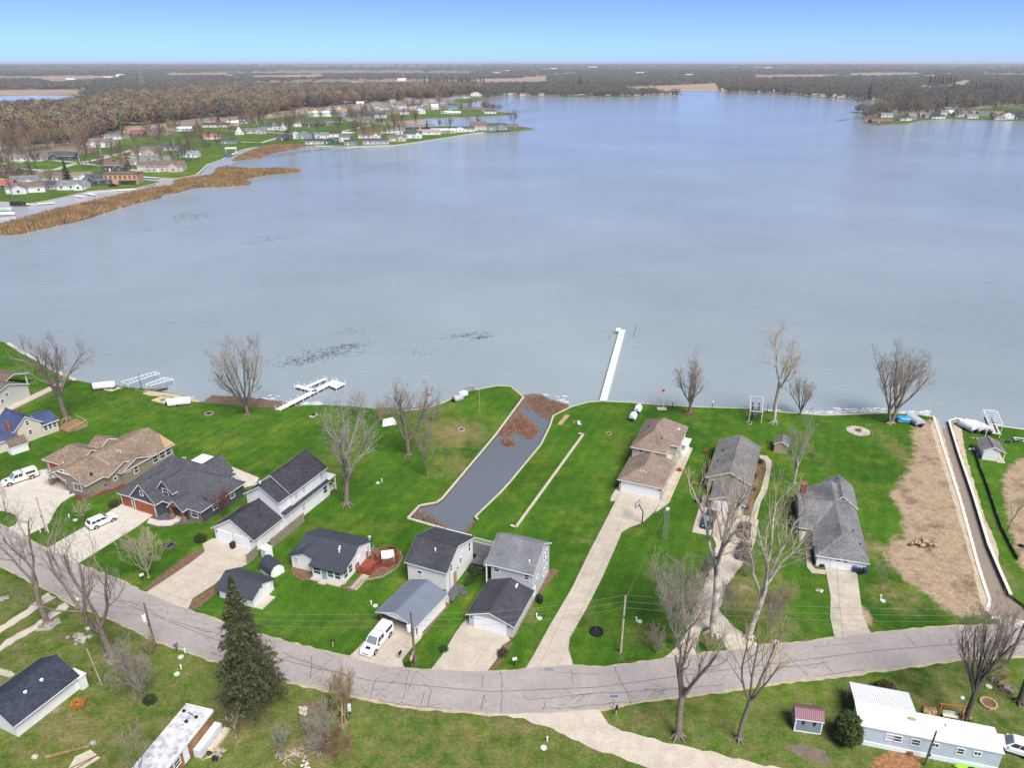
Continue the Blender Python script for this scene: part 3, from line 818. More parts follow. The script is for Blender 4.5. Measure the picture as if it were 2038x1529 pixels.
def gable(t, ax, a0, a1, prof, wm, rm, ov=0.35, oa=0.3, z0=0.0, tm=None, seam=None, walls=True, ends=(1, 1)):
 """block whose roof follows prof [(across, z)...] along the axis; walls up to the roof"""
 tm = tm or TRIM
 if walls:
  mb = MB()
  lo, hi = prof[0], prof[-1]
  for a, flip in ((a0, 0), (a1, 1)):
   pts = [P3(ax, lo[0], a, z0)] + [P3(ax, c, a, z) for c, z in prof] + [P3(ax, hi[0], a, z0)]
   mb.poly(pts)
  mb.poly([P3(ax, lo[0], a0, z0), P3(ax, lo[0], a1, z0), P3(ax, lo[0], a1, lo[1]), P3(ax, lo[0], a0, lo[1])])
  mb.poly([P3(ax, hi[0], a0, z0), P3(ax, hi[0], a1, z0), P3(ax, hi[0], a1, hi[1]), P3(ax, hi[0], a0, hi[1])])
  part('wall', mb, wm, t)
 pr = [tuple(p) for p in prof]
 d0 = (pr[0][1] - pr[1][1]) / (pr[1][0] - pr[0][0])
 d1 = (pr[-1][1] - pr[-2][1]) / (pr[-1][0] - pr[-2][0])
 pr[0] = (pr[0][0] - ov, pr[0][1] + d0 * ov)
 pr[-1] = (pr[-1][0] + ov, pr[-1][1] + d1 * ov)
 b0, b1 = a0 - oa * ends[0], a1 + oa * ends[1]
 polys = [[P3(ax, pr[i][0], b0, pr[i][1]), P3(ax, pr[i][0], b1, pr[i][1]), P3(ax, pr[i + 1][0], b1, pr[i + 1][1]), P3(ax, pr[i + 1][0], b0, pr[i + 1][1])] for i in range(len(pr) - 1)]
 rf = part('roof', roof_mesh(polys), [rm, tm], t)
 k = max(range(len(pr)), key=lambda i: pr[i][1])
 if 0 < k < len(pr) - 1:
  mb = MB()
  mb.bar(P3(ax, pr[k][0], b0, pr[k][1] + 0.055), P3(ax, pr[k][0], b1, pr[k][1] + 0.055), 0.26, 0.05)
  part('ridge_cap', mb, rm, rf)
 if seam:
  mb = MB()
  n = max(2, int((b1 - b0) / seam))
  for j in range(n + 1):
   a = b0 + 0.02 + (b1 - b0 - 0.04) * j / n
   for i in range(len(pr) - 1):
    mb.bar(P3(ax, pr[i][0], a, pr[i][1] + 0.065), P3(ax, pr[i + 1][0], a, pr[i + 1][1] + 0.065), 0.05, 0.06)
  part('roof_seams', mb, rm, rf, kind='stuff')
 return rf
def hip(t, ax, c0, c1, a0, a1, h, rise_, wm, rm, ov=0.35, z0=0.0, h0=True, h1=True, run=None, tm=None, walls=True):
 """hipped roof, ridge along the axis; h0/h1 hip that end, else a gable"""
 tm = tm or TRIM
 if walls:
  m = (c0 + c1) / 2
  mb = MB()
  mb.poly([P3(ax, c0, a0, z0), P3(ax, c0, a1, z0), P3(ax, c0, a1, h), P3(ax, c0, a0, h)])
  mb.poly([P3(ax, c1, a0, z0), P3(ax, c1, a1, z0), P3(ax, c1, a1, h), P3(ax, c1, a0, h)])
  for a, hp in ((a0, h0), (a1, h1)):
   pts = [P3(ax, c0, a, z0), P3(ax, c0, a, h)] + ([] if hp else [P3(ax, m, a, h + rise_)]) + [P3(ax, c1, a, h), P3(ax, c1, a, z0)]
   mb.poly(pts)
  part('wall', mb, wm, t)
 half = (c1 - c0) / 2
 run = run or half
 sl = rise_ / half
 C0, C1 = c0 - ov, c1 + ov
 A0, A1 = a0 - ov, a1 + ov
 ze = h - sl * ov
 m = (c0 + c1) / 2
 r0 = a0 + run if h0 else A0
 r1 = a1 - run if h1 else A1
 zt = h + rise_
 if r0 > r1 - 0.05:
  r0 = r1 = (r0 + r1) / 2
 e = [P3(ax, C0, A0, ze), P3(ax, C1, A0, ze), P3(ax, C1, A1, ze), P3(ax, C0, A1, ze)]
 q0, q1 = P3(ax, m, r0, zt), P3(ax, m, r1, zt)
 if r1 - r0 < 0.1:
  polys = [[e[0], q0, e[3]], [e[1], q0, e[2]]]
 else:
  polys = [[e[0], q0, q1, e[3]], [e[1], e[2], q1, q0]]
 if h0:
  polys.append([e[0], e[1], q0])
 if h1:
  polys.append([e[3], e[2], q1])
 return part('roof', roof_mesh(polys), [rm, tm], t)
def flat_roof(t, u0, u1, v0, v1, z, m, th=0.18, tm=None, name='roof'):
 return part(name, MB().box(u0, u1, v0, v1, z - th, z), m, t)
def window(t, face, plane, c, z, w=0.9, h=1.2, frame=None, pane=None, mull=True, parent_label=None):
 """window on a wall: face f/r/b/l, plane = wall coordinate, c = centre along the wall, z = centre height"""
 frame = frame or TRIM
 pane = pane or GLASS
 k = ('win', w, h, frame.name, mull)
 if k not in _cache:
  mb = MB()
  f = 0.09
  mb.box(-w / 2 - f, w / 2 + f, -0.05, 0.02, h / 2, h / 2 + f)
  mb.box(-w / 2 - f, w / 2 + f, -0.07, 0.02, -h / 2 - f, -h / 2)
  mb.box(-w / 2 - f, -w / 2, -0.05, 0.02, -h / 2, h / 2)
  mb.box(w / 2, w / 2 + f, -0.05, 0.02, -h / 2, h / 2)
  if mull:
   if w > h * 1.2:
    mb.box(-0.03, 0.03, -0.045, 0.02, -h / 2, h / 2)
   else:
    mb.box(-w / 2, w / 2, -0.045, 0.02, -0.03, 0.03)
  _cache[k] = mb.data('window', frame)
 k2 = ('pane', w, h, pane.name)
 if k2 not in _cache:
  _cache[k2] = MB().box(-w / 2, w / 2, -0.02, 0.01, -h / 2, h / 2).data('pane', pane)
 loc = {'f': (c, plane, z), 'b': (c, plane, z), 'r': (plane, c, z), 'l': (plane, c, z)}[face]
 o = obj('window', _cache[k], t, loc, FACE[face])
 obj('pane', _cache[k2], o)
 return o
def door(t, face, plane, c, z0=0.0, w=0.95, h=2.05, m=None, knob=True):
 m = m or TRIM
 k = ('door', w, h, m.name)
 if k not in _cache:
  mb = MB()
  mb.box(-w / 2, w / 2, -0.05, 0.01, 0, h)
  mb.box(-w / 2 + 0.14, w / 2 - 0.14, -0.065, -0.05, h * 0.52, h * 0.92)
  mb.box(-w / 2 + 0.14, w / 2 - 0.14, -0.065, -0.05, h * 0.08, h * 0.42)
  _cache[k] = mb.data('door', m)
  _cache['knob'] = MB().blob((0, 0, 0), .05, .05, .05, nu=6, nv=4).data('handle', METAL_G)
 loc = {'f': (c, plane, z0), 'b': (c, plane, z0), 'r': (plane, c, z0), 'l': (plane, c, z0)}[face]
 o = obj('door', _cache[k], t, loc, FACE[face])
 obj('handle', _cache['knob'], o, (w / 2 - 0.1, -0.09, 1.0))
 return o
def garage_door(t, face, plane, c, w, h=2.1, m=None, frame=None, z0=0.0, rows=4):
 m = m or METAL_W
 frame = frame or TRIM
 mb = MB()
 f = 0.14
 mb.box(-w / 2 - f, -w / 2, -0.06, 0.02, 0, h + f)
 mb.box(w / 2, w / 2 + f, -0.06, 0.02, 0, h + f)
 mb.box(-w / 2, w / 2, -0.06, 0.02, h, h + f)
 mb.box(-w / 2, w / 2, -0.005, 0.01, 0, h)
 loc = {'f': (c, plane, z0), 'b': (c, plane, z0), 'r': (plane, c, z0), 'l': (plane, c, z0)}[face]
 o = mb.build('garage_door', frame, t, loc, FACE[face])
 k = ('gp', w, h / rows, m.name)
 if k not in _cache:
  q = MB()
  hh = h / rows
  q.box(-w / 2, w / 2, -0.035, -0.005, 0.012, hh - 0.012)
  n = max(2, int(w / 0.62))
  for i in range(n):
   x0 = -w / 2 + w * i / n + 0.07
   q.box(x0, x0 + w / n - 0.14, -0.05, -0.035, 0.09, hh - 0.09)
  _cache[k] = q.data('panel', m)
 for i in range(rows):
  obj('panel', _cache[k], o, (0, 0, h / rows * i))
 return o
def pipe(t, u, v, z, h=0.5, m=None, r=0.08):
 mb = MB().tube((u, v, z - 0.3), (u, v, z + h), r, r, 8)
 mb.tube((u, v, z + h), (u, v, z + h + 0.08), r * 1.5, r * 1.3, 8)
 return part('vent_pipe', mb, m or METAL_W, t)
def slot_on(t, face, plane, c, z, w, h, m, name='light_fixture', d=0.12):
 loc = {'f': (c, plane, z), 'b': (c, plane, z), 'r': (plane, c, z), 'l': (plane, c, z)}[face]
 return MB().box(-w / 2, w / 2, -d, 0.01, -h / 2, h / 2).build(name, m, t, loc, FACE[face])
def house(name, label, o, ang, cat='house', group=None):
 return thing(name, label, cat, (o[0], o[1], 0), R(ang), group)
SH_BLACK = shingle('black_shingles', (0.040, 0.041, 0.050), (0.070, 0.071, 0.084))
SH_BLACK2 = shingle('charcoal_shingles', (0.055, 0.057, 0.068), (0.082, 0.085, 0.098))
SH_SLATE = shingle('slate_grey_shingles', (0.075, 0.076, 0.090), (0.115, 0.118, 0.135))
SH_TAN = shingle('tan_shingles', (0.20, 0.142, 0.102), (0.34, 0.265, 0.20))
SH_TAUPE = shingle('taupe_shingles', (0.225, 0.165, 0.130), (0.31, 0.245, 0.20))
SH_GREY = shingle('grey_shingles', (0.175, 0.170, 0.170), (0.245, 0.24, 0.24), 0.35)
SH_RANCH = shingle('ranch_grey_shingles', (0.16, 0.165, 0.175), (0.25, 0.255, 0.26), 0.4)
SH_WEATHER = shingle('weathered_grey_shingles', (0.19, 0.20, 0.215), (0.235, 0.245, 0.26), 0.3)
SH_BLUE = shingle('blue_shingles', (0.055, 0.075, 0.155), (0.085, 0.115, 0.22))
SH_BROWN = shingle('brown_shingles', (0.15, 0.115, 0.09), (0.22, 0.175, 0.14))
MET_DARK = mat('charcoal_metal_roof', (0.055, 0.062, 0.080), 0.45, 0.12, 0.5, spec=0.4)
MET_BLUE = mat('slate_blue_metal_roof', (0.165, 0.195, 0.245), 0.45, 0.10, 0.4, spec=0.4)
MET_PURP = mat('plum_metal_roof', (0.20, 0.075, 0.115), 0.5, 0.15, 0.6, spec=0.4)
W_GREY = siding('pale_grey_siding', (0.53, 0.535, 0.56))
W_TAUPE = siding('taupe_siding', (0.285, 0.245, 0.19))
W_NAVY = siding('slate_blue_siding', (0.075, 0.085, 0.105))
W_TAN = siding('tan_siding', (0.50, 0.455, 0.385))
W_CREAM = siding('cream_siding', (0.62, 0.555, 0.455))
W_BEIGE = siding('beige_siding', (0.55, 0.54, 0.50))
W_BRICK = mat('tan_brick', (0.40, 0.315, 0.235), 0.9, 0.15, 4, fine=0.2)
W_STONE = mat('stone_veneer', (0.24, 0.195, 0.15), 0.95, 0.5, 2.4, fine=0.4, bump=0.4)
RED_WOOD = mat('cedar_red', (0.34, 0.095, 0.040), 0.6, 0.3, 3, fine=0.2)
# ---- tan shingled house by the curved drive
t = house('bungalow', 'sprawling tan shingled bungalow with taupe siding and stone porch pillars', (-74.32, 111.29), 66.4)
gable(t, 'u', 0.2, 16.6, [(-0.3, 2.8), (4.2, 5.0), (9.2, 2.7)], W_TAUPE, SH_TAN, walls=False)
mb = MB().box(0.2, 16.5, -0.3, 4.4, 0, 2.8).box(3.4, 16.5, 4.4, 9.1, 0, 2.7)
for u in (0.2, 16.5):
 mb.poly([(u, -0.3, 2.8), (u, 4.2, 5.0), (u, 9.2, 2.7)])
part('wall', mb, W_TAUPE, t)
part('gable_bracket', MB().bar((-.05, 2.6, 4.1), (-.05, 5.8, 4.1), .1, .14).bar((-.05, 4.2, 4.1), (-.05, 4.2, 4.9), .12, .12), TRIM, t)
gable(t, 'u', 6.3, 17.6, [(-2.2, 2.7), (4.0, 4.85), (7.6, 3.4)], W_TAUPE, SH_TAN, ends=(1, 1))
gable(t, 'v', -1.5, 3.2, [(3.9, 2.8), (7.2, 4.05), (10.5, 2.8)], W_TAUPE, SH_TAN)
gable(t, 'v', -2.35, 3.0, [(6.0, 2.75), (9.2, 4.0), (12.4, 2.75)], W_TAUPE, SH_TAN)
hip(t, 'v', 3.8, 10.4, 6.5, 15.0, 2.8, 1.95, W_TAUPE, SH_TAN, h0=False, h1=True)
gable(t, 'v', 8.0, 11.0, [(9.5, 2.8), (12.2, 4.3), (14.9, 2.8)], W_TAUPE, SH_TAN, ends=(0, 1))
gable(t, 'u', 0.1, 4.0, [(5.0, 2.75), (7.5, 4.0), (10.0, 2.75)], W_TAUPE, SH_TAN, walls=False)
part('porch_gable', MB().poly([(0.3, 5.0, 2.75), (0.3, 7.5, 3.95), (0.3, 10.0, 2.75)]), TRIM, t)
for v, u in ((9.6, 0.7), (5.4, 0.7)):
 part('porch_pillar', MB().box(u - 0.3, u + 0.3, v - 0.3, v + 0.3, 0, 1.4).box(u - 0.18, u + 0.18, v - 0.18, v + 0.18, 1.4, 2.75, 1), [W_STONE, TRIM], t)
part('porch_floor', MB().box(0.3, 3.4, 4.6, 10.0, 0.0, 0.16), CONC, t)
part('stone_base', MB().box(0.12, 1.4, -0.36, 4.4, 0, 1.0), W_STONE, t)
window(t, 'l', 0.2, 1.9, 1.75, 1.7, 1.3)
window(t, 'l', 3.4, 5.6, 1.6, 0.9, 1.2)
window(t, 'f', -1.5, 5.0, 1.7, 0.6, 0.6, mull=False)
window(t, 'f', -2.35, 7.2, 2.3, 1.1, 0.3, mull=False)
window(t, 'f', -2.35, 8.8, 1.75, 0.8, 1.35)
for u in (11.6, 13.3, 14.9, 16.4):
 window(t, 'f', -2.2, u, 1.65, 1.1, 1.4)
door(t, 'l', 3.4, 7.6, 0.16, m=mat('dark_oak', (0.12, 0.06, 0.03)))
garage_door(t, 'l', 3.8, 12.6, 3.0, 2.2, m=RED_WOOD)
part('plywood_patch', roof_mesh([[(15.6, -2.45, 2.72), (17.85, -2.45, 2.72), (17.85, 1.2, 4.0)]], 0.05, 0.06), WOOD_T, t)
for u, v in ((9.2, 2.1), (9.4, 1.6), (2.6, 7.9)):
 pipe(t, u, v, 4.1 if v < 5 else 3.6)
mb = MB()
for i in range(7):
 a = math.pi * 2 * i / 7
 mb.poly([(2.3, 0.7, 3.55), (2.3 + .3 * math.cos(a), 0.55 + .12 * math.sin(a), 3.6 + .3 * math.sin(a)), (2.3 + .3 * math.cos(a + .9), 0.55 + .12 * math.sin(a + .9), 3.6 + .3 * math.sin(a + .9))])
mb.tube((2.3, .8, 3.2), (2.3, .65, 3.6), .03)
part('satellite_dish', mb, BLACK, t)
# ---- dark craftsman house with the red garage doors
t = house('craftsman_house', 'dark slate craftsman house with orange cedar garage door and steep dormer', (-64.4, 107.87), -24.2)
hip(t, 'u', 1.9, 12.8, -3.0, 10.4, 2.8, 4.6, W_NAVY, SH_SLATE, ov=0.4)
hip(t, 'v', -3.0, 3.0, 0.2, 8.0, 2.8, 2.6, W_NAVY, SH_SLATE, ov=0.35, h1=False)
hip(t, 'u', 1.5, 11.3, 3.0, 14.0, 2.8, 3.4, W_NAVY, SH_SLATE, ov=0.4, h0=False)
gable(t, 'v', 0.0, 5.6, [(0.0, 2.9), (2.75, 5.75), (5.6, 2.9)], W_NAVY, SH_SLATE, ends=(1, 0))
gable(t, 'v', 7.0, 13.6, [(4.6, 2.8), (6.9, 5.4), (9.2, 2.8)], W_NAVY, SH_SLATE, ends=(0, 1))
gable(t, 'v', 2.1, 6.5, [(4.3, 4.3), (5.85, 6.1), (7.4, 4.3)], W_NAVY, SH_SLATE, z0=2.9, ends=(1, 0))
gable(t, 'v', 0.5, 4.5, [(8.1, 2.65), (9.55, 4.0), (11.0, 2.65)], W_NAVY, SH_SLATE, walls=False, ends=(1, 0))
garage_door(t, 'f', 0.0, 2.85, 4.6, 2.15, m=RED_WOOD)
garage_door(t, 'f', 0.2, -1.6, 2.3, 2.15, m=RED_WOOD)
part('brace', MB().bar((8.3, .52, 2.7), (9.55, .52, 3.8), .14, .14).bar((10.8, .52, 2.7), (9.55, .52, 3.8), .14, .14).bar((8.3, .52, 2.75), (10.8, .52, 2.75), .14, .16).bar((9.55, .52, 2.75), (9.55, .52, 3.7), .12, .12), RED_WOOD, t)
for u in (8.3, 10.85):
 part('porch_pillar', MB().box(u - .28, u + .28, .3, .86, 0, 1.0, 1).box(u - .16, u + .16, .42, .74, 1.0, 2.65), [RED_WOOD, W_STONE], t)
for q in ((-.04, .45, -.05, 0, 1.0), (5.25, 5.64, -.05, 0, 1.0), (5.7, 8.0, 1.8, 1.9, 1.1), (11.2, 14.04, 1.42, 1.5, 2.2), (-3.04, -2.8, .14, .2, 1.0)):
 part('stone_base', MB().box(q[0], q[1], q[2], q[3], 0, q[4]), W_STONE, t)
door(t, 'f', 1.5, 9.6, 0.1, 1.0, 2.1, mat('dark_oak', (0.12, 0.06, 0.03)))
window(t, 'f', 0.0, 2.75, 3.9, 0.55, 0.8, mull=False)
window(t, 'f', 2.1, 5.85, 3.75, 1.2, 1.15)
window(t, 'f', 1.42, 12.6, 1.7, 1.3, 1.35)
window(t, 'f', 1.9, 7.0, 1.9, 0.6, 0.9)
for v in (4.5, 8.5):
 window(t, 'r', 14.0, v, 1.7, 0.9, 1.1)
flat_roof(t, 0.2, 5.4, 12.6, 15.8, 2.95, METAL_W, 0.2, name='patio_roof')
part('roof_vent', MB().box(2.0, 2.7, 3.6, 4.2, 5.0, 5.35), BLACK, t)
for u, v, z in ((2.2, 8.6, 6.1), (3.3, 8.9, 6.2), (3.0, 9.6, 5.8)):
 pipe(t, u, v, z - 0.6, 0.7)
# ---- long white two-storey house
t = house('white_house', 'long white two-storey house with stepped black shingle roofs and twin garage doors', (-47.3, 99.09), -23.65)
gable(t, 'v', 0.0, 6.6, [(0.1, 2.55), (4.1, 5.05), (8.1, 2.55)], WHITE, SH_BLACK, ends=(1, 0))
part('wall', MB().box(0.9, 8.55, 6.4, 18.2, 0, 3.0), WHITE, t)
part('roof', roof_mesh([[(8.1, 6.4, 3.25), (8.1, 18.4, 3.25), (8.95, 18.4, 2.85), (8.95, 6.4, 2.85)]], 0.12), [SH_BLACK, TRIM], t)
gable(t, 'v', 6.4, 9.2, [(1.4, 5.5), (4.65, 7.55), (7.9, 5.5)], WHITE, SH_BLACK, z0=2.9, ends=(1, 0))
gable(t, 'v', 9.0, 18.2, [(1.4, 5.75), (4.85, 8.3), (8.3, 5.75)], WHITE, SH_BLACK, z0=2.9)
for c in (2.05, 5.55):
 garage_door(t, 'f', 0.0, c, 2.5, 2.1)
for c in (0.55, 7.5):
 slot_on(t, 'f', 0.0, c, 1.85, 0.16, 0.3, BLACK)
for v in (10.2, 12.2, 17.0):
 window(t, 'r', 8.3, v, 4.55, 0.75, 1.2, pane=CURTAIN)
window(t, 'r', 8.55, 11.4, 1.6, 0.8, 1.1, pane=CURTAIN)
door(t, 'r', 8.1, 1.2)
pipe(t, 3.2, 8.0, 6.6, 0.5, r=0.12)
part('porch_deck', MB().box(4.6, 8.4, 18.2, 20.2, 0.35, 0.5), WOOD_P, t)
part('porch_roof', MB().box(3.6, 8.6, 18.2, 20.6, 2.85, 2.98), METAL_W, t)
for u, v in ((4.0, 20.4), (8.4, 20.4), (8.4, 18.5)):
 part('porch_post', MB().box(u - .08, u + .08, v - .08, v + .08, 0, 2.85), TRIM, t)
part('railing', MB().bar((8.4, 18.4, 1.35), (8.4, 20.2, 1.35), .06, .06).bar((4.6, 20.2, 1.35), (8.4, 20.2, 1.35), .06, .06).bar((8.4, 18.4, .75), (8.4, 20.2, .75), .05, .05).bar((4.6, 20.2, .75), (8.4, 20.2, .75), .05, .05), TRIM, t)
window(t, 'r', 8.55, 17.3, 1.7, 1.0, 1.3)
part('meter_box', MB().box(8.1, 8.4, 6.9, 7.4, .5, 1.6), METAL_G, t)
# ---- small white cottage with dark metal roof
t = house('cottage', 'small white cottage with dark standing-seam metal roof and teal front door', (-29.46, 89.72), -20.1)
gable(t, 'u', 0.0, 5.25, [(0.0, 2.35), (3.4, 3.5), (4.3, 4.15), (7.9, 2.65)], WHITE, MET_DARK, seam=0.42, tm=MET_DARK)
gable(t, 'u', -3.5, -0.05, [(1.8, 2.8), (3.4, 3.42), (4.3, 4.1), (7.9, 2.62)], WHITE, MET_DARK, seam=0.42, tm=MET_DARK, ends=(1, 0))
gable(t, 'v', 1.0, 4.3, [(-4.3, 2.38), (-1.75, 3.45), (0.7, 2.45)], WHITE, MET_DARK, seam=0.42, tm=MET_DARK, ends=(1, 0))
window(t, 'f', 1.0, -3.5, 1.45, 0.75, 0.9, pane=CURTAIN)
window(t, 'f', 0.0, 0.85, 1.35, 1.2, 1.05)
window(t, 'f', 0.0, 3.15, 1.35, 0.9, 1.1)
window(t, 'f', 0.0, 4.35, 1.35, 0.9, 1.1)
door(t, 'f', 0.0, 2.05, 0.1, 0.8, 2.0, mat('teal_paint', (0.18, 0.36, 0.34), 0.4))
window(t, 'r', 5.25, 0.75, 1.4, 0.95, 1.3)
window(t, 'r', 5.25, 2.0, 1.45, 0.95, 1.3)
door(t, 'r', 5.25, 4.4, 0.1, 0.85, 2.0)
window(t, 'r', 5.25, 7.1, 1.55, 0.7, 1.1, pane=CURTAIN)
part('step', MB().box(0.0, 1.4, -0.75, -0.05, 0, .18).box(1.5, 2.7, -1.1, -0.05, 0, .16).box(2.8, 5.0, -0.75, -0.05, 0, .18), CONC, t)
for u, v in ((2.9, 3.3), (3.1, 2.75)):
 pipe(t, u, v, 3.5, 0.4, r=0.11)
part('chimney_flue', MB().tube((5.35, 7.6, 2.8), (5.35, 7.6, 3.5), .09).box(5.2, 5.6, 7.45, 7.75, 3.4, 3.5), METAL_W, t)
dk = house('red_deck', 'red stained wooden deck with railings beside the small cottage', (-29.46, 89.72), -20.1, 'deck')
def deck(t, outline, z, mb_, m, rails=(), rail_h=0.95):
 pts = ccw(outline)
 n = len(pts)
 for k, (a, b) in enumerate([(pts[i], pts[(i + 1) % n]) for i in range(n)]):
  mb_.bar((a[0], a[1], z - .12), (b[0], b[1], z - .12), .06, .24)
 xs = [p[1] for p in pts]
 v = min(xs)
 while v < max(xs):
  q = clip_half(clip_half(pts, 0, -1, -v), 0, 1, v + 0.20)
  if len(q) > 2:
   mb_.poly([(p[0], p[1], z) for p in ccw(q)])
  v += 0.215
mb = MB()
deck(dk, [(5.4, 3.2), (7.7, 3.0), (8.0, 5.5), (6.8, 6.5), (5.4, 6.3)], 0.35, mb, WOOD_R)
deck(dk, [(6.75, 6.45), (8.1, 5.4), (9.5, 5.9), (10.2, 7.3), (9.5, 8.7), (8.0, 9.1), (6.75, 8.2)], 0.6, mb, WOOD_R)
part('deck_boards', mb, WOOD_R, dk, kind='stuff')
part('skirt', MB().prism([(p[0], p[1], .3) for p in ccw([(6.8, 6.5), (8.1, 5.45), (9.4, 5.95), (10.1, 7.3), (9.4, 8.6), (8.0, 9.0), (6.8, 8.1)])], 0).prism([(p[0], p[1], .12) for p in ccw([(5.45, 3.25), (7.6, 3.1), (7.9, 5.5), (6.8, 6.4), (5.45, 6.2)])], 0), WOOD_R, dk)
for path, z in (([(7.9, 5.4), (7.7, 3.05), (6.3, 3.15)], .35), ([(8.1, 5.4), (9.5, 5.9), (10.2, 7.3), (9.5, 8.7), (8.0, 9.1), (6.75, 8.2)], .6), ([(5.5, 6.35), (6.75, 6.5), (8.0, 5.6)], .6), ([(5.45, 3.25), (5.45, 4.0)], .35)):
 for a, b in zip(path, path[1:]):
  q = MB().bar((a[0], a[1], z + .9), (b[0], b[1], z + .9), .12, .06).bar((a[0], a[1], z + .15), (b[0], b[1], z + .15), .05, .06)
  L = (Vector(a) - Vector(b)).length
  for i in range(int(L / .16)):
   p = Vector(a).lerp(Vector(b), (i + .5) / int(L / .16))
   q.box(p.x - .018, p.x + .018, p.y - .018, p.y + .018, z + .15, z + .9)
  part('railing', q, WOOD_R, dk)
 for a in path:
  part('post', MB().box(a[0] - .05, a[0] + .05, a[1] - .05, a[1] + .05, 0, z + 1.0), WOOD_R, dk)
q = Matrix.Rotation(R(-20.1), 4, 'Z') @ Vector((8.7, 7.1, 0)) + Vector((-29.46, 89.72, 0.6))
ht = thing('hot_tub', 'square hot tub with white cover on the red deck', 'hot tub', q, R(12))
part('tub', MB().box(-.95, .95, -.95, .95, 0, .7), mat('tub_grey', (.25, .24, .24)), ht)
part('cover', MB().box(-1, 0.9, -1, -.02, .7, .82).box(-1, 0.9, .02, 1, .7, .82), METAL_W, ht)
part('bench_lid', MB().box(-1.25, -.98, -1.0, .5, .2, .62), BLACK, ht)
# ---- metal-roofed garage, barrel shed, little white shed
t = house('garage', 'small white detached garage with dark metal roof beside the spruce', (-35.88, 83.26), 67.6, 'garage')
gable(t, 'v', 0.0, 6.0, [(-0.4, 1.95), (1.65, 3.05), (3.9, 1.95)], WHITE, MET_DARK, seam=0.42, tm=MET_DARK)
door(t, 'f', 0.0, 2.9, 0.0, 0.9, 1.85)
part('corner_board', MB().box(1.75, 1.85, -.04, 0.0, 0, 2.9), TRIM, t)
slot_on(t, 'f', 0.0, 1.55, 2.2, .14, .22, BLACK)
part('apron', MB().box(-0.3, 2.6, -1.3, -.05, 0, .06), CONC, t)
t = house('barrel_shed', 'low shed with rounded dark metal roof behind the detached garage', (-35.36, 89.37), 48, 'shed')
arc = [(-.25, .9), (-.1, 1.5), (.35, 1.95), (.9, 2.1), (1.45, 1.95), (1.9, 1.5), (2.05, .9)]
gable(t, 'v', 0.0, 2.9, arc, WHITE, MET_DARK, ov=.05, oa=.12, seam=.45, tm=MET_DARK)
door(t, 'f', 0.0, 0.9, 0, .9, 1.6)
t = house('tool_shed', 'narrow upright white resin tool shed by the board fence', (-37.53, 93.63), 54, 'shed')
part('wall', MB().box(0, 1.25, 0, 1.2, 0, 1.85), METAL_W, t)
gable(t, 'v', 0.0, 1.2, [(0, 1.85), (.62, 2.0), (1.25, 1.85)], METAL_W, METAL_W, ov=.05, oa=.05, walls=False)
door(t, 'f', 0.0, .62, .05, .8, 1.65, METAL_W)
# ---- white two-storey house with carport
uu = Vector((math.cos(R(-23)), math.sin(R(-23)), 0))
B = at(889.5, 1183.7)
t = house('white_house', 'white two-storey house with black shingle roof behind the blue metal carport', (B.x - uu.x * 6.3, B.y - uu.y * 6.3), -23)
gable(t, 'u', 0.0, 6.3, [(0.0, 4.15), (3.3, 6.15), (8.6, 4.3)], WHITE, SH_BLACK2)
for u in (1.3, 5.2):
 window(t, 'f', 0.0, u, 3.8, 0.42, 0.30, mull=False)
window(t, 'f', 0.0, 2.0, 2.6, 0.6, 0.5, mull=False)
window(t, 'r', 6.3, 1.5, 3.6, 0.55, 1.1)
window(t, 'r', 6.3, 4.4, 2.9, 0.6, 0.9)
window(t, 'r', 6.3, 7.4, 3.3, 0.6, 1.5)
door(t, 'r', 6.3, 2.6, 0.15, .9, 2.05, mat('oak_door', (.42, .26, .10)))
slot_on(t, 'r', 6.3, 3.4, 2.3, .12, .2, BLACK)
part('conduit', MB().tube((6.36, .9, 0.2), (6.36, .9, 4.5), .04), METAL_G, t)
pipe(t, 3.6, 2.0, 5.4, .4, r=.1)
part('ramp', MB().box(6.5, 8.0, -1.4, 2.2, 0.25, .4).box(8.0, 8.9, .6, 1.6, 0, .22), mat('grey_deck_paint', (.10, .105, .11), .7), t)
part('ramp_rail', MB().box(6.55, 7.4, -1.55, -1.48, 0.0, 1.1), TRIM, t)
part('rear_deck', MB().box(3.4, 9.2, 8.7, 11.4, 1.1, 1.25).box(7.0, 9.3, 6.6, 8.7, 1.1, 1.25).box(7.0, 9.0, 6.1, 6.6, .7, .85).box(7.0, 9.0, 5.7, 6.1, .35, .5), mat('grey_deck_paint', (.10, .105, .11), .7), t)
for a, b in (((3.4, 11.4), (6.6, 11.4)), ((6.6, 11.4), (9.2, 11.4)), ((9.25, 11.4), (9.25, 6.2)), ((3.4, 8.9), (3.4, 11.4))):
 q = MB().bar((a[0], a[1], 2.15), (b[0], b[1], 2.15), .07, .06).bar((a[0], a[1], 1.4), (b[0], b[1], 1.4), .05, .05)
 n = int((Vector(a) - Vector(b)).length / .14)
 for i in range(n + 1):
  p = Vector(a).lerp(Vector(b), i / n)
  q.box(p.x - .016, p.x + .016, p.y - .016, p.y + .016, 1.25, 2.15)
 part('railing', q, TRIM, t)
part('awning', MB().bar((1.0, 9.6, 3.6), (5.6, 9.6, 3.6), .5, .12).bar((1.0, 9.2, 3.8), (5.6, 9.2, 3.8), .12, .2), METAL_W, t)
t = house('carport', 'slate blue metal roofed carport with a white gable, pickup parked inside', (-12.66, 77.4), 61.53, 'carport')
gable(t, 'u', -0.6, 6.6, [(-0.2, 2.3), (2.7, 3.35), (5.7, 2.3)], TRIM, MET_BLUE, ov=.35, oa=.3, seam=0.36, walls=False, tm=TRIM)
mb = MB()
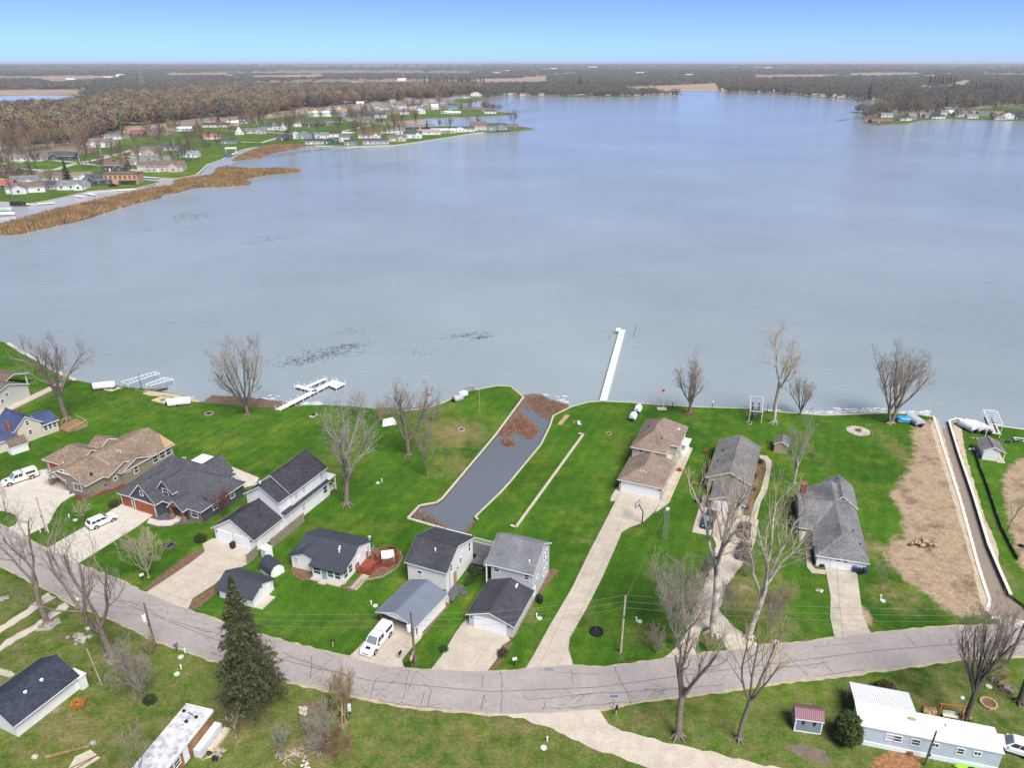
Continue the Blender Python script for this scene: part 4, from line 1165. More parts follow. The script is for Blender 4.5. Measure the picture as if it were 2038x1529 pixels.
mb.poly([(-.6, -.2, 2.3), (-.6, 2.7, 3.3), (-.6, 5.7, 2.3)])
mb.poly([(-.6, -.2, 2.3), (-.6, 5.7, 2.3), (-.6, 5.7, 2.12), (-.6, -.2, 2.12)])
mb.poly([(6.6, -.2, 2.3), (6.6, 2.7, 3.3), (6.6, 5.7, 2.3)])
part('gable_panel', mb, WHITE, t)
part('wall', MB().box(0.0, 6.6, -.26, -.14, 0, 2.3).box(6.5, 6.6, -.1, 5.7, 0, 2.4).box(3.2, 6.6, 5.6, 5.74, 0, 2.3), WHITE, t)
for v in (5.5, -.1):
 part('post', MB().box(-.5, -.3, v - .1, v + .1, 0, 2.2), BRICKR if v > 3 else TRIM, t)
part('shelf_clutter', MB().box(5.0, 6.2, .3, 1.4, 0, 1.2).box(5.2, 6.3, 1.7, 2.6, 0, .8).box(5.6, 6.3, 3.4, 5.0, 0, 1.5), WOOD_G, t)
# ---- grey two-storey house with its own garage
t = house('grey_house', 'pale grey two-storey house with steep grey roof above a black shingled garage', (-5.77, 79.28), -21.3)
gable(t, 'v', 0.0, 7.6, [(0.0, 2.25), (3.05, 3.4), (6.3, 2.25)], W_GREY, SH_BLACK2, ov=.35, oa=.35, ends=(1, 0))
gable(t, 'u', 0.1, 6.3, [(7.5, 5.15), (11.7, 7.35), (14.9, 5.3)], W_GREY, SH_WEATHER, ov=.3, oa=.28)
garage_door(t, 'f', 0.0, 3.05, 4.4, 1.95, m=METAL_W)
for u in (0.35, 5.75):
 slot_on(t, 'f', 0.0, u, 1.7, .12, .2, BLACK)
window(t, 'f', 7.5, 0.95, 4.35, 0.8, 0.9)
window(t, 'f', 7.5, 5.45, 4.2, 0.7, 0.8)
for v in (12.5, 13.5):
 window(t, 'r', 6.3, v, 4.4, 0.5, 1.2)
 window(t, 'r', 6.3, v, 1.75, 0.5, 1.2)
window(t, 'r', 6.3, 9.6, 3.0, 0.4, 0.5, mull=False)
door(t, 'r', 6.3, 8.4, 0.1, .85, 2.0)
window(t, 'l', 0.1, 9.0, 4.2, .8, 1.0)
part('porch_post', MB().box(-.55, -.4, 7.1, 7.25, 0, 5.0), TRIM, t)
part('side_porch_roof', roof_mesh([[(-.75, 7.1, 4.9), (-.75, 12, 7.1), (.1, 12, 7.2), (.1, 7.1, 4.95)]], .12), [SH_WEATHER, TRIM], t)
for u, v, z in ((5.4, 8.7, 5.75), (4.4, 6.6, 2.95), (4.35, 6.2, 2.95)):
 pipe(t, u, v, z, .4, r=.1)
# ---- tan house with double garage by the long drive
t = house('tan_house', 'tan two-storey hipped house with white garage doors at the end of the long drive', (19.06, 113.65), -23.2)
hip(t, 'v', -0.1, 7.4, 0.0, 9.0, 2.75, 1.95, W_TAN, SH_TAUPE, h0=True, h1=False, run=2.4)
gable(t, 'v', 1.75, 4.5, [(0.7, 2.95), (3.65, 4.35), (6.6, 2.95)], W_TAN, SH_TAUPE, ov=.1, oa=.2, z0=2.7, ends=(1, 0))
hip(t, 'v', -0.1, 5.85, 8.3, 15.0, 5.15, 2.1, W_TAN, SH_TAUPE, h1=False)
hip(t, 'v', -0.1, 7.45, 11.9, 20.2, 5.15, 2.75, W_TAN, SH_TAUPE)
part('balcony', MB().box(5.85, 7.5, 8.3, 11.9, 0, 2.75).box(5.9, 7.45, 8.35, 11.85, 2.75, 2.8), [W_TAN, CONC], t)
part('parapet', MB().box(7.35, 7.5, 8.3, 11.9, 2.75, 3.45).box(5.85, 7.35, 8.3, 8.42, 2.75, 3.3), W_TAN, t)
garage_door(t, 'f', 0.0, 2.55, 4.3, 2.15)
garage_door(t, 'f', 0.0, 6.0, 2.0, 2.15)
for u in (0.12, 7.0):
 slot_on(t, 'f', 0.0, u, 1.9, .14, .25, BLACK)
window(t, 'f', 1.75, 3.65, 3.55, 0.7, 0.7)
window(t, 'f', 8.3, 1.5, 4.45, 0.65, 0.7, mull=False)
window(t, 'r', 7.4, 2.0, 1.6, .7, 1.2)
window(t, 'r', 7.4, 5.2, 1.6, .7, 1.2)
door(t, 'r', 5.85, 9.2, 2.8, .85, 2.0, mat('dark_oak', (0.12, 0.06, 0.03)))
for v in (13.0, 16.5, 18.8):
 window(t, 'r', 7.45, v, 4.2, .6, 1.1)
 window(t, 'r', 7.45, v, 1.7, .7, 1.2)
part('rear_porch', MB().box(7.45, 8.5, 17.2, 20.0, 0, .9).box(7.45, 8.7, 17.0, 20.2, 2.5, 2.62), TRIM, t)
for u, v, z in ((1.2, 15.0, 6.2), (4.6, 11.0, 6.2)):
 pipe(t, u, v, z, .2, BLACK, .08)
pipe(t, 6.6, 16.8, 5.7, .2, r=.18)
# ---- grey-roofed tan house behind the big sycamore
t = house('brick_house', 'tan brick ranch house with grey gable roof behind the pale sycamore', (33.87, 108.15), -22.5)
gable(t, 'v', 6.0, 20.8, [(-1.55, 2.75), (2.05, 4.45), (5.6, 2.75)], W_BRICK, SH_GREY, ov=.35)
gable(t, 'v', -.4, 6.2, [(0.0, 2.3), (2.75, 3.4), (5.4, 2.3)], W_BRICK, SH_GREY, ov=.35, ends=(1, 0))
garage_door(t, 'f', -.4, 2.75, 4.4, 2.0)
for u in (.25, 5.1):
 slot_on(t, 'f', -.4, u, 1.6, .12, .22, BLACK)
window(t, 'f', 6.0, -.8, 1.7, .7, .9)
part('side_porch', MB().box(-2.3, -1.55, 10.5, 13.5, 0, .6), TRIM, t)
for v in (8.5, 11.5, 15.0, 18.5):
 window(t, 'r', 5.6, v, 1.7, 1.0, 1.2)
 window(t, 'l', -1.55, v, 1.7, 1.0, 1.2)
for u, v in ((-.5, 15.6), (-.3, 15.1), (-.7, 11.2)):
 pipe(t, u, v, 3.2, .3, BLACK, .08)
# ---- ranch house
t = house('ranch_house', 'low grey roofed ranch house with white garage end and brick chimney', (46.45, 92.77), -16)
hip(t, 'v', -.35, 6.5, -.45, 19.0, 2.2, 1.85, WHITE, SH_RANCH, ov=.35, h1=False)
hip(t, 'u', 6.5, 18.0, -2.3, 5.0, 2.2, 1.9, W_BRICK, SH_RANCH, ov=.35, h0=False, h1=False)
hip(t, 'v', 2.3, 6.9, 15.0, 21.8, 2.2, 1.7, W_BRICK, SH_RANCH, ov=.35, h0=False, h1=False)
garage_door(t, 'f', -.45, 4.0, 4.4, 1.9, m=METAL_W)
for u in (2.6, 3.6):
 slot_on(t, 'f', -.50, u, 1.55, .55, .14, BLACK, 'vent', .05)
part('chimney', MB().box(-2.0, -1.2, 15.0, 16.2, 2.5, 4.9).box(-2.05, -1.15, 14.95, 16.25, 4.9, 5.0), BRICKR, t)
part('porch_post', MB().box(-2.4, -2.25, 6.5, 6.65, 0, 2.2), TRIM, t)
part('porch_wall', MB().box(-2.35, -1.6, 5.4, 5.5, 0, 1.9), WHITE, t)
for v in (2.0, 4.4):
 window(t, 'l', -.35, v, 1.5, .9, .9)
for v in (8.0, 11.5, 14.0):
 window(t, 'l', -2.3, v, 1.4, 1.0, 1.0)
 window(t, 'r', 6.5, v, 1.4, 1.0, 1.0)
for u, v, z in ((5.2, 14.3, 2.9), (5.2, 6.0, 2.85), (4.6, 9.0, 3.2), (5.9, 3.2, 2.5)):
 pipe(t, u, v, z, .25, METAL_G if u < 5 else BLACK, .09)
# ---- houses cut by the left edge
t = house('beige_house', 'beige house with blue shingled roof, red chimney and a bare-earth side yard', (-97.09, 132.44), 57.6)
gable(t, 'v', 0.0, 7.0, [(-1.9, 3.4), (0.5, 5.5), (3.1, 3.4)], W_CREAM, SH_BLUE)
gable(t, 'u', 3.0, 6.1, [(-.1, 2.6), (2.8, 3.8), (6.2, 2.7)], W_CREAM, SH_BLUE, ends=(0, 1))
gable(t, 'u', -8.5, -1.8, [(-.4, 2.5), (3.2, 4.5), (7.0, 2.5)], W_CREAM, SH_BLUE, ends=(1, 0))
part('chimney', MB().box(-2.6, -2.0, .9, 1.5, 2.6, 5.2), BRICKR, t)
part('chimney', MB().box(.9, 1.4, 4.4, 4.9, 4.4, 5.7), BRICKR, t)
window(t, 'f', 0.0, .7, 4.0, .6, .9)
window(t, 'f', 0.0, .8, 1.9, .6, .9)
for u in (3.7, 4.6, 5.5):
 window(t, 'f', -.1, u, 1.6, .65, 1.0)
door(t, 'f', 0.0, -.9, 0, .9, 2.0, WOOD_T)
part('downspout', MB().tube((-1.6, -.08, 0), (-1.6, -.08, 3.3), .05), BLACK, t)
for u, v in ((-2.2, 1.0), (-.4, 1.0)):
 pipe(t, u, v, 4.0, .3)
dk = house('timber_deck', 'tan timber deck around the big tree by the blue roofed house', (-97.09, 132.44), 57.6, 'deck')
mb = MB()
deck(dk, [(6.2, -3.4), (10.5, -2.8), (10.7, 1.6), (6.2, 1.3)], .42, mb, WOOD_T)
part('deck_boards', mb, mat('tan_deck', (.27, .165, .08), .85, .25, 2, fine=.2), dk, kind='stuff')
part('skirt', MB().box(6.25, 10.4, -3.2, 1.4, 0, .3), WOOD_G, dk)
part('railing', MB().bar((6.3, -3.4, 1.2), (10.5, -2.8, 1.2), .08, .06).bar((10.5, -2.8, 1.2), (10.7, 1.6, 1.2), .08, .06).bar((8.4, -3.1, .4), (8.4, -3.1, 1.2), .08, .08).bar((10.5, -2.8, .4), (10.5, -2.8, 1.2), .08, .08).bar((6.3, -3.4, .4), (6.3, -3.4, 1.2), .08, .08), WOOD_P, dk)
t = house('storage_shed', 'white storage shed with dark gambrel roof beside the beige house', (-96.92, 126.76), 50, 'shed')
gable(t, 'u', 0.0, 3.1, [(0.0, 1.7), (.5, 2.4), (1.5, 2.75), (2.5, 2.4), (3.0, 1.7)], WHITE, SH_BROWN, ov=.1, oa=.1)
door(t, 'l', 0.0, 1.5, 0, 1.2, 1.7)
t = house('grey_house', 'long pale grey house with brown roof at the left edge above the shore', (-111.88, 146.76), 76)
gable(t, 'v', 0.0, 11.0, [(-4.5, 3.1), (3.4, 5.0), (8.2, 3.1)], W_BEIGE, SH_BROWN)
gable(t, 'v', 6.0, 14.0, [(6.5, 2.8), (10.5, 4.0), (14.0, 2.8)], W_BEIGE, SH_BROWN, walls=False)
part('porch_post', MB().box(13.6, 13.8, 6.2, 6.4, 0, 2.8), TRIM, t)
for u, z in ((1.2, 1.9), (2.6, 2.9), (-1.0, 1.0)):
 window(t, 'f', 0.0, u, z, .8, .7)
part('terrace', MB().box(-6, 16, -2.2, -.02, 0, .14), CONC, t)
# ---- bottom left: white house, rusty trailer
t = house('white_bungalow', 'low white bungalow with dark navy shingle roof at the bottom left', (-55.75, 61.22), 65.85)
gable(t, 'u', 0.0, 7.7, [(0.0, 2.2), (3.0, 4.0), (6.3, 2.25)], WHITE, shingle('navy_shingles', (0.034, 0.042, 0.062), (0.058, 0.070, 0.095)), ov=.4)
for u in (1.3, 6.6):
 window(t, 'f', 0.0, u, 1.65, 1.0, .62, pane=CURTAIN)
window(t, 'f', 0.0, 4.0, 1.85, .7, .3, mull=False)
part('bay', MB().box(7.7, 8.5, -.6, 1.4, 0, 1.9).box(7.72, 8.6, -.7, 1.5, 1.9, 2.0), WHITE, t)
window(t, 'r', 8.5, .4, 1.3, 1.0, .8)
for u in (2.9, 4.9):
 pipe(t, u, 1.7, 3.0, .35, r=.15)
t = house('rusty_trailer', 'old trailer home with stained white roof and rust brown side wall', (-34.78, 59.32), 75.15, 'mobile home')
RUST = mat('rusty_siding', (0.30, 0.135, 0.060), 0.8, 0.45, 0.8, fine=.2, col2=(0.42, 0.22, 0.11))
STAINED = mat('stained_white_roof', (0.42, 0.42, 0.44), 0.6, 0.4, 1.1, fine=.25, col2=(0.80, 0.80, 0.83))
part('wall', MB().box(-9.5, 3.2, 0, 3.25, 0.25, 2.55), RUST, t)
part('roof', MB().box(-9.7, 3.3, -.1, 3.4, 2.55, 2.75), STAINED, t)
part('roof_edge', MB().box(-9.7, 3.35, -.16, -.1, 2.45, 2.78).box(3.3, 3.36, -.1, 3.4, 2.45, 2.78), METAL_W, t)
door(t, 'f', 0.0, -1.6, .4, .8, 1.95, METAL_W)
window(t, 'f', 0.0, -3.0, 1.7, .9, .8)
part('tarp_box', MB().box(-.7, 3.2, -1.0, -.12, 0.0, 1.1), mat('pale_tarp', (.62, .66, .72), .5, .15), t)
for u, v in ((2.3, 2.9), (1.1, 1.7), (1.9, 1.0)):
 part('roof_vent', MB().box(u - .15, u + .15, v - .15, v + .15, 2.75, 2.95), BLACK, t)
part('crack_patch', MB().bar((2.35, 2.4, 2.76), (2.0, 1.3, 2.76), .1, .02).bar((.5, 2.1, 2.76), (.75, 1.75, 2.76), .08, .02), BLACK, t)
part('step_platform', MB().box(.2, 3.4, -1.9, -1.1, 0, .35), WOOD_P, t)
# ---- blue-white mobile home bottom right
MOB_BLUE = siding('pale_blue_siding', (0.50, 0.585, 0.655), .2)
t = house('mobile_home', 'pale blue mobile home with bright white flat roof at the bottom right', (38.45, 60.43), -15.15, 'mobile home')
part('wall', MB().box(0, 14.1, 0, 3.25, 0.6, 2.7), MOB_BLUE, t)
part('skirting', MB().box(0.05, 14.05, -.06, 3.2, 0, .6), METAL_W, t)
part('roof', MB().box(-.1, 14.2, -.12, 3.4, 2.7, 2.86).box(0.4, 13.8, .5, 2.8, 2.86, 2.93), mat('white_roof_coat', (.84, .85, .86), .5, .05), t)
for u, w in ((3.2, .7), (4.0, .7), (5.8, .8), (7.7, .6), (10.2, .65), (11.8, .6)):
 window(t, 'f', 0.0, u, 1.85 if w > .62 else 2.0, w, .75 if w > .62 else .45, pane=CURTAIN if u in (3.2,) else GLASS)
door(t, 'b', 3.25, 6.0, .6, .9, 1.9)
part('roof_vent', MB().box(9.0, 9.4, 1.9, 2.4, 2.9, 3.1), METAL_W, t)
part('leaf_patch', MB().disc((5.6, 2.2, 2.93), .5, .3, 10, .03), mat('dry_leaves', (.45, .33, .18), .9, .4, 4), t)
t = house('patio_awning', 'ribbed white metal patio awning behind the mobile home', (38.45, 60.43), -15.15, 'awning')
part('panel', roof_mesh([[(-.1, 3.5, 2.75), (-.1, 7.0, 2.15), (6.35, 7.0, 2.15), (6.35, 3.5, 2.75)]], .06), [METAL_W, TRIM], t)
mb = MB()
for i in range(26):
 u = -.05 + 6.35 * i / 25
 mb.bar((u, 3.5, 2.82), (u, 7.0, 2.22), .09, .06)
part('ribs', mb, METAL_W, t, kind='stuff')
for u in (0.0, 2.1, 4.2, 6.2):
 part('post', MB().box(u - .04, u + .04, 6.8, 6.88, 0, 2.15), METAL_W, t)
# ---- sheds on the right
t = house('garden_shed', 'little grey shed with plum coloured ribbed metal roof', (32.11, 62.09), -10.4, 'shed')
W_SLB = siding('blue_grey_siding', (0.24, 0.275, 0.31))
gable(t, 'u', 0.0, 2.9, [(0.0, 2.05), (.95, 2.75), (1.95, 2.05)], W_SLB, MET_PURP, ov=.12, oa=.12, seam=.22, tm=TRIM)
part('corner_board', MB().box(-.03, .1, -.04, 0, 0, 2.0).box(2.8, 2.93, -.04, 0, 0, 2.0).box(.1, 2.8, -.035, 0, 0, .12), TRIM, t)
for u in (.85, 2.05):
 window(t, 'f', 0.0, u, 1.45, .10, .3, frame=BLACK, mull=False)
t = house('boathouse', 'white waterside shed with grey gable roof beside the boat channel', (89.88, 124.4), -17.8, 'shed')
gable(t, 'v', 0.9, 5.3, [(0.0, 2.15), (1.45, 3.0), (2.5, 2.5)], WHITE, SH_GREY, ov=.2, oa=.25)
part('porch_roof', roof_mesh([[(2.4, .65, 2.56), (2.4, 5.55, 2.56), (3.7, 5.55, 2.0), (3.7, .65, 2.0)]], .1), [SH_GREY, TRIM], t)
for v in (.9, 5.2):
 part('porch_post', MB().box(3.45, 3.57, v - .06, v + .06, 0, 2.0), TRIM, t)
part('slab', MB().box(2.5, 3.9, .4, 5.4, 0, .1), CONC, t)
door(t, 'r', 2.5, 3.0)
t = house('garden_shed', 'tan wooden shed with grey roof on the lawn behind the brick house', (51.34, 128.69), -24, 'shed')
gable(t, 'v', -.5, 2.7, [(0.0, 1.9), (1.22, 2.6), (2.45, 1.9)], W_BRICK, SH_GREY, ov=.2, oa=.2)
door(t, 'b', 2.7, 1.2, 0, 1.1, 1.8, WOOD_T)
# ================================================================== TREES AND SHRUBS
def grow(seed, H, W, r0, limbs=4, fork=0.28, levels=4, kids=(5, 5, 5), up=0.35, lean=(0, 0), droop=0.0, wander=0.16, twig=0.014, cone=0.0, trunks=1, ratio=0.62):
 """bare tree skeleton -> arrays of sticks (p0, p1, r0, r1, level)"""
 rs = random.Random(seed)
 S = []
 def unit(v):
  return v.normalized() if v.length > 1e-6 else Vector((0, 0, 1))
 def rnd():
  return Vector((rs.uniform(-1, 1), rs.uniform(-1, 1), rs.uniform(-1, 1)))
 def branch(p, d, L, r, lev):
  k = (5, 5, 4, 3, 2, 1)[min(lev, 5)]
  nodes = [(p, d, r)]
  for i in range(k):
   d = unit(d + rnd() * wander * (0.6 if lev == 0 else 1.0 + lev * 0.25) + Vector((0, 0, (up if lev < 3 else up * 0.3) * 0.25 - droop * 0.2 * (lev >= 2))))
   q = p + d * (L / k)
   rr = r * (1 - 0.55 * (i + 1) / k) if lev > 0 else r * (1 - 0.25 * (i + 1) / k)
   r_prev = nodes[-1][2]
   S.append((p, q, r_prev, max(rr, twig * 0.5), lev))
   p = q
   nodes.append((p, d, rr))
  if lev + 1 > levels:
   return
  if lev == 0:
   n = limbs
  else:
   n = kids[min(lev - 1, len(kids) - 1)]
  for j in range(n):
   if lev == 0:
    t = rs.uniform(0.72, 1.0) if cone == 0 else rs.uniform(0.3, 1.0)
    az = 2 * math.pi * (j + rs.uniform(-.25, .25)) / n
    tilt = rs.uniform(0.30, 0.85)
   else:
    t = (j + rs.uniform(0.4, 1.2)) / n
    t = min(1.0, 0.22 + 0.78 * t)
    az = rs.uniform(0, 2 * math.pi)
    tilt = rs.uniform(0.45, 0.95)
   x = t * (len(nodes) - 1)
   i = min(int(x), len(nodes) - 2)
   f = x - i
   pp = nodes[i][0].lerp(nodes[i + 1][0], f)
   dd = nodes[i + 1][1]
   ref = Vector((1, 0, 0)) if abs(dd.x) < .8 else Vector((0, 1, 0))
   a = unit(dd.cross(ref))
   b = unit(dd.cross(a))
   nd = unit(dd * math.cos(tilt) + (a * math.cos(az) + b * math.sin(az)) * math.sin(tilt) + Vector((0, 0, up * 0.4 - droop * 0.3)))
   rr = (nodes[i][2] * (1 - f) + nodes[i + 1][2] * f) * (0.66 if lev == 0 else 0.55)
   if lev == 0:
    Ln = (H * (1 - fork)) * rs.uniform(0.62, 0.85)
   else:
    Ln = L * ratio * rs.uniform(0.65, 1.05) * (1.15 - 0.5 * t)
   branch(pp, nd, Ln, max(rr, twig), lev + 1)
 for k in range(trunks):
  a = 2 * math.pi * k / max(1, trunks) + rs.uniform(0, .6)
  sp = 0.0 if trunks == 1 else 0.38
  d = unit(Vector((lean[0] + sp * math.cos(a), lean[1] + sp * math.sin(a), 1)))
  branch(Vector((0.25 * math.cos(a) * (trunks > 1), 0.25 * math.sin(a) * (trunks > 1), -.1)), d, H * fork, r0, 0)
 P0 = np.array([s[0] for s in S])
 P1 = np.array([s[1] for s in S])
 R0 = np.array([s[2] for s in S])
 R1 = np.array([s[3] for s in S])
 LV = np.array([s[4] for s in S])
 top = P1[:, 2].max()
 rad = np.percentile(np.hypot(P1[:, 0] - lean[0] * P1[:, 2] * .5, P1[:, 1] - lean[1] * P1[:, 2] * .5), 97)
 sz, sx = H / top, (W / 2) / rad
 sc = np.array([sx, sx, sz])
 # keep the trunk in place, spread only the crown
 P0, P1 = P0 * sc, P1 * sc
 return P0, P1, R0, R1, LV
def tree_meshes(sk, thick=1, name='tree', bark=None, twigm=None, tl=1, nside=(8, 5, 4, 3, 3, 3)):
 P0, P1, R0, R1, LV = sk
 out = []
 for lo, hi, nm, m in ((0, tl, 'trunk', bark), (tl + 1, 9, 'crown', twigm)):
  Vs, Fs, b = [], [], 0
  for lv in range(lo, min(hi, 6) + 1):
   k = LV == lv
   if not k.any():
    continue
   v, f = prisms(P0[k], P1[k], R0[k] * thick, R1[k] * thick, nside[min(lv, 4)])
   Vs.append(v)
   Fs.append(f + b)
   b += len(v)
  out.append(mesh_np(nm, np.concatenate(Vs), np.concatenate(Fs), m, smooth=(nm == 'trunk')))
 return out
def plant_tree(name, label, base, H, W, seed, bark=None, twigm=None, group=None, root=True, tl=1, cat='tree', **kw):
 p = at(*base)
 if H > 7 and 'levels' not in kw:
  kw['levels'] = 5
  kw['kids'] = tuple(kw.get('kids', (5, 5, 5)))[:3] + (3,)
 t = thing(name, label, cat, p, 0, group)
 sk = grow(seed, H, W, kw.pop('r0', H * 0.024), **kw)
 tr, cw = tree_meshes(sk, 1.0, bark=bark or BARK, twigm=twigm or TWIG, tl=tl)
 o = obj('trunk', tr, t)
 obj('crown', cw, t)
 if root:
  rr = random.Random(seed)
  r = sk[2][0]
  mb = MB()
  for i in range(6):
   a = i * 1.05 + rr.uniform(-.2, .2)
   mb.tube((r * .5 * math.cos(a), r * .5 * math.sin(a), r * 1.4), (r * 2.4 * math.cos(a), r * 2.4 * math.sin(a), -.05), r * .5, r * .2, 5)
  part('root_flare', mb, bark or BARK, o)
 return t
def H_of(base, top):
 return rise(base, top)
def span(px0, px1, base):
 return (at(px1, base[1]) - at(px0, base[1])).length
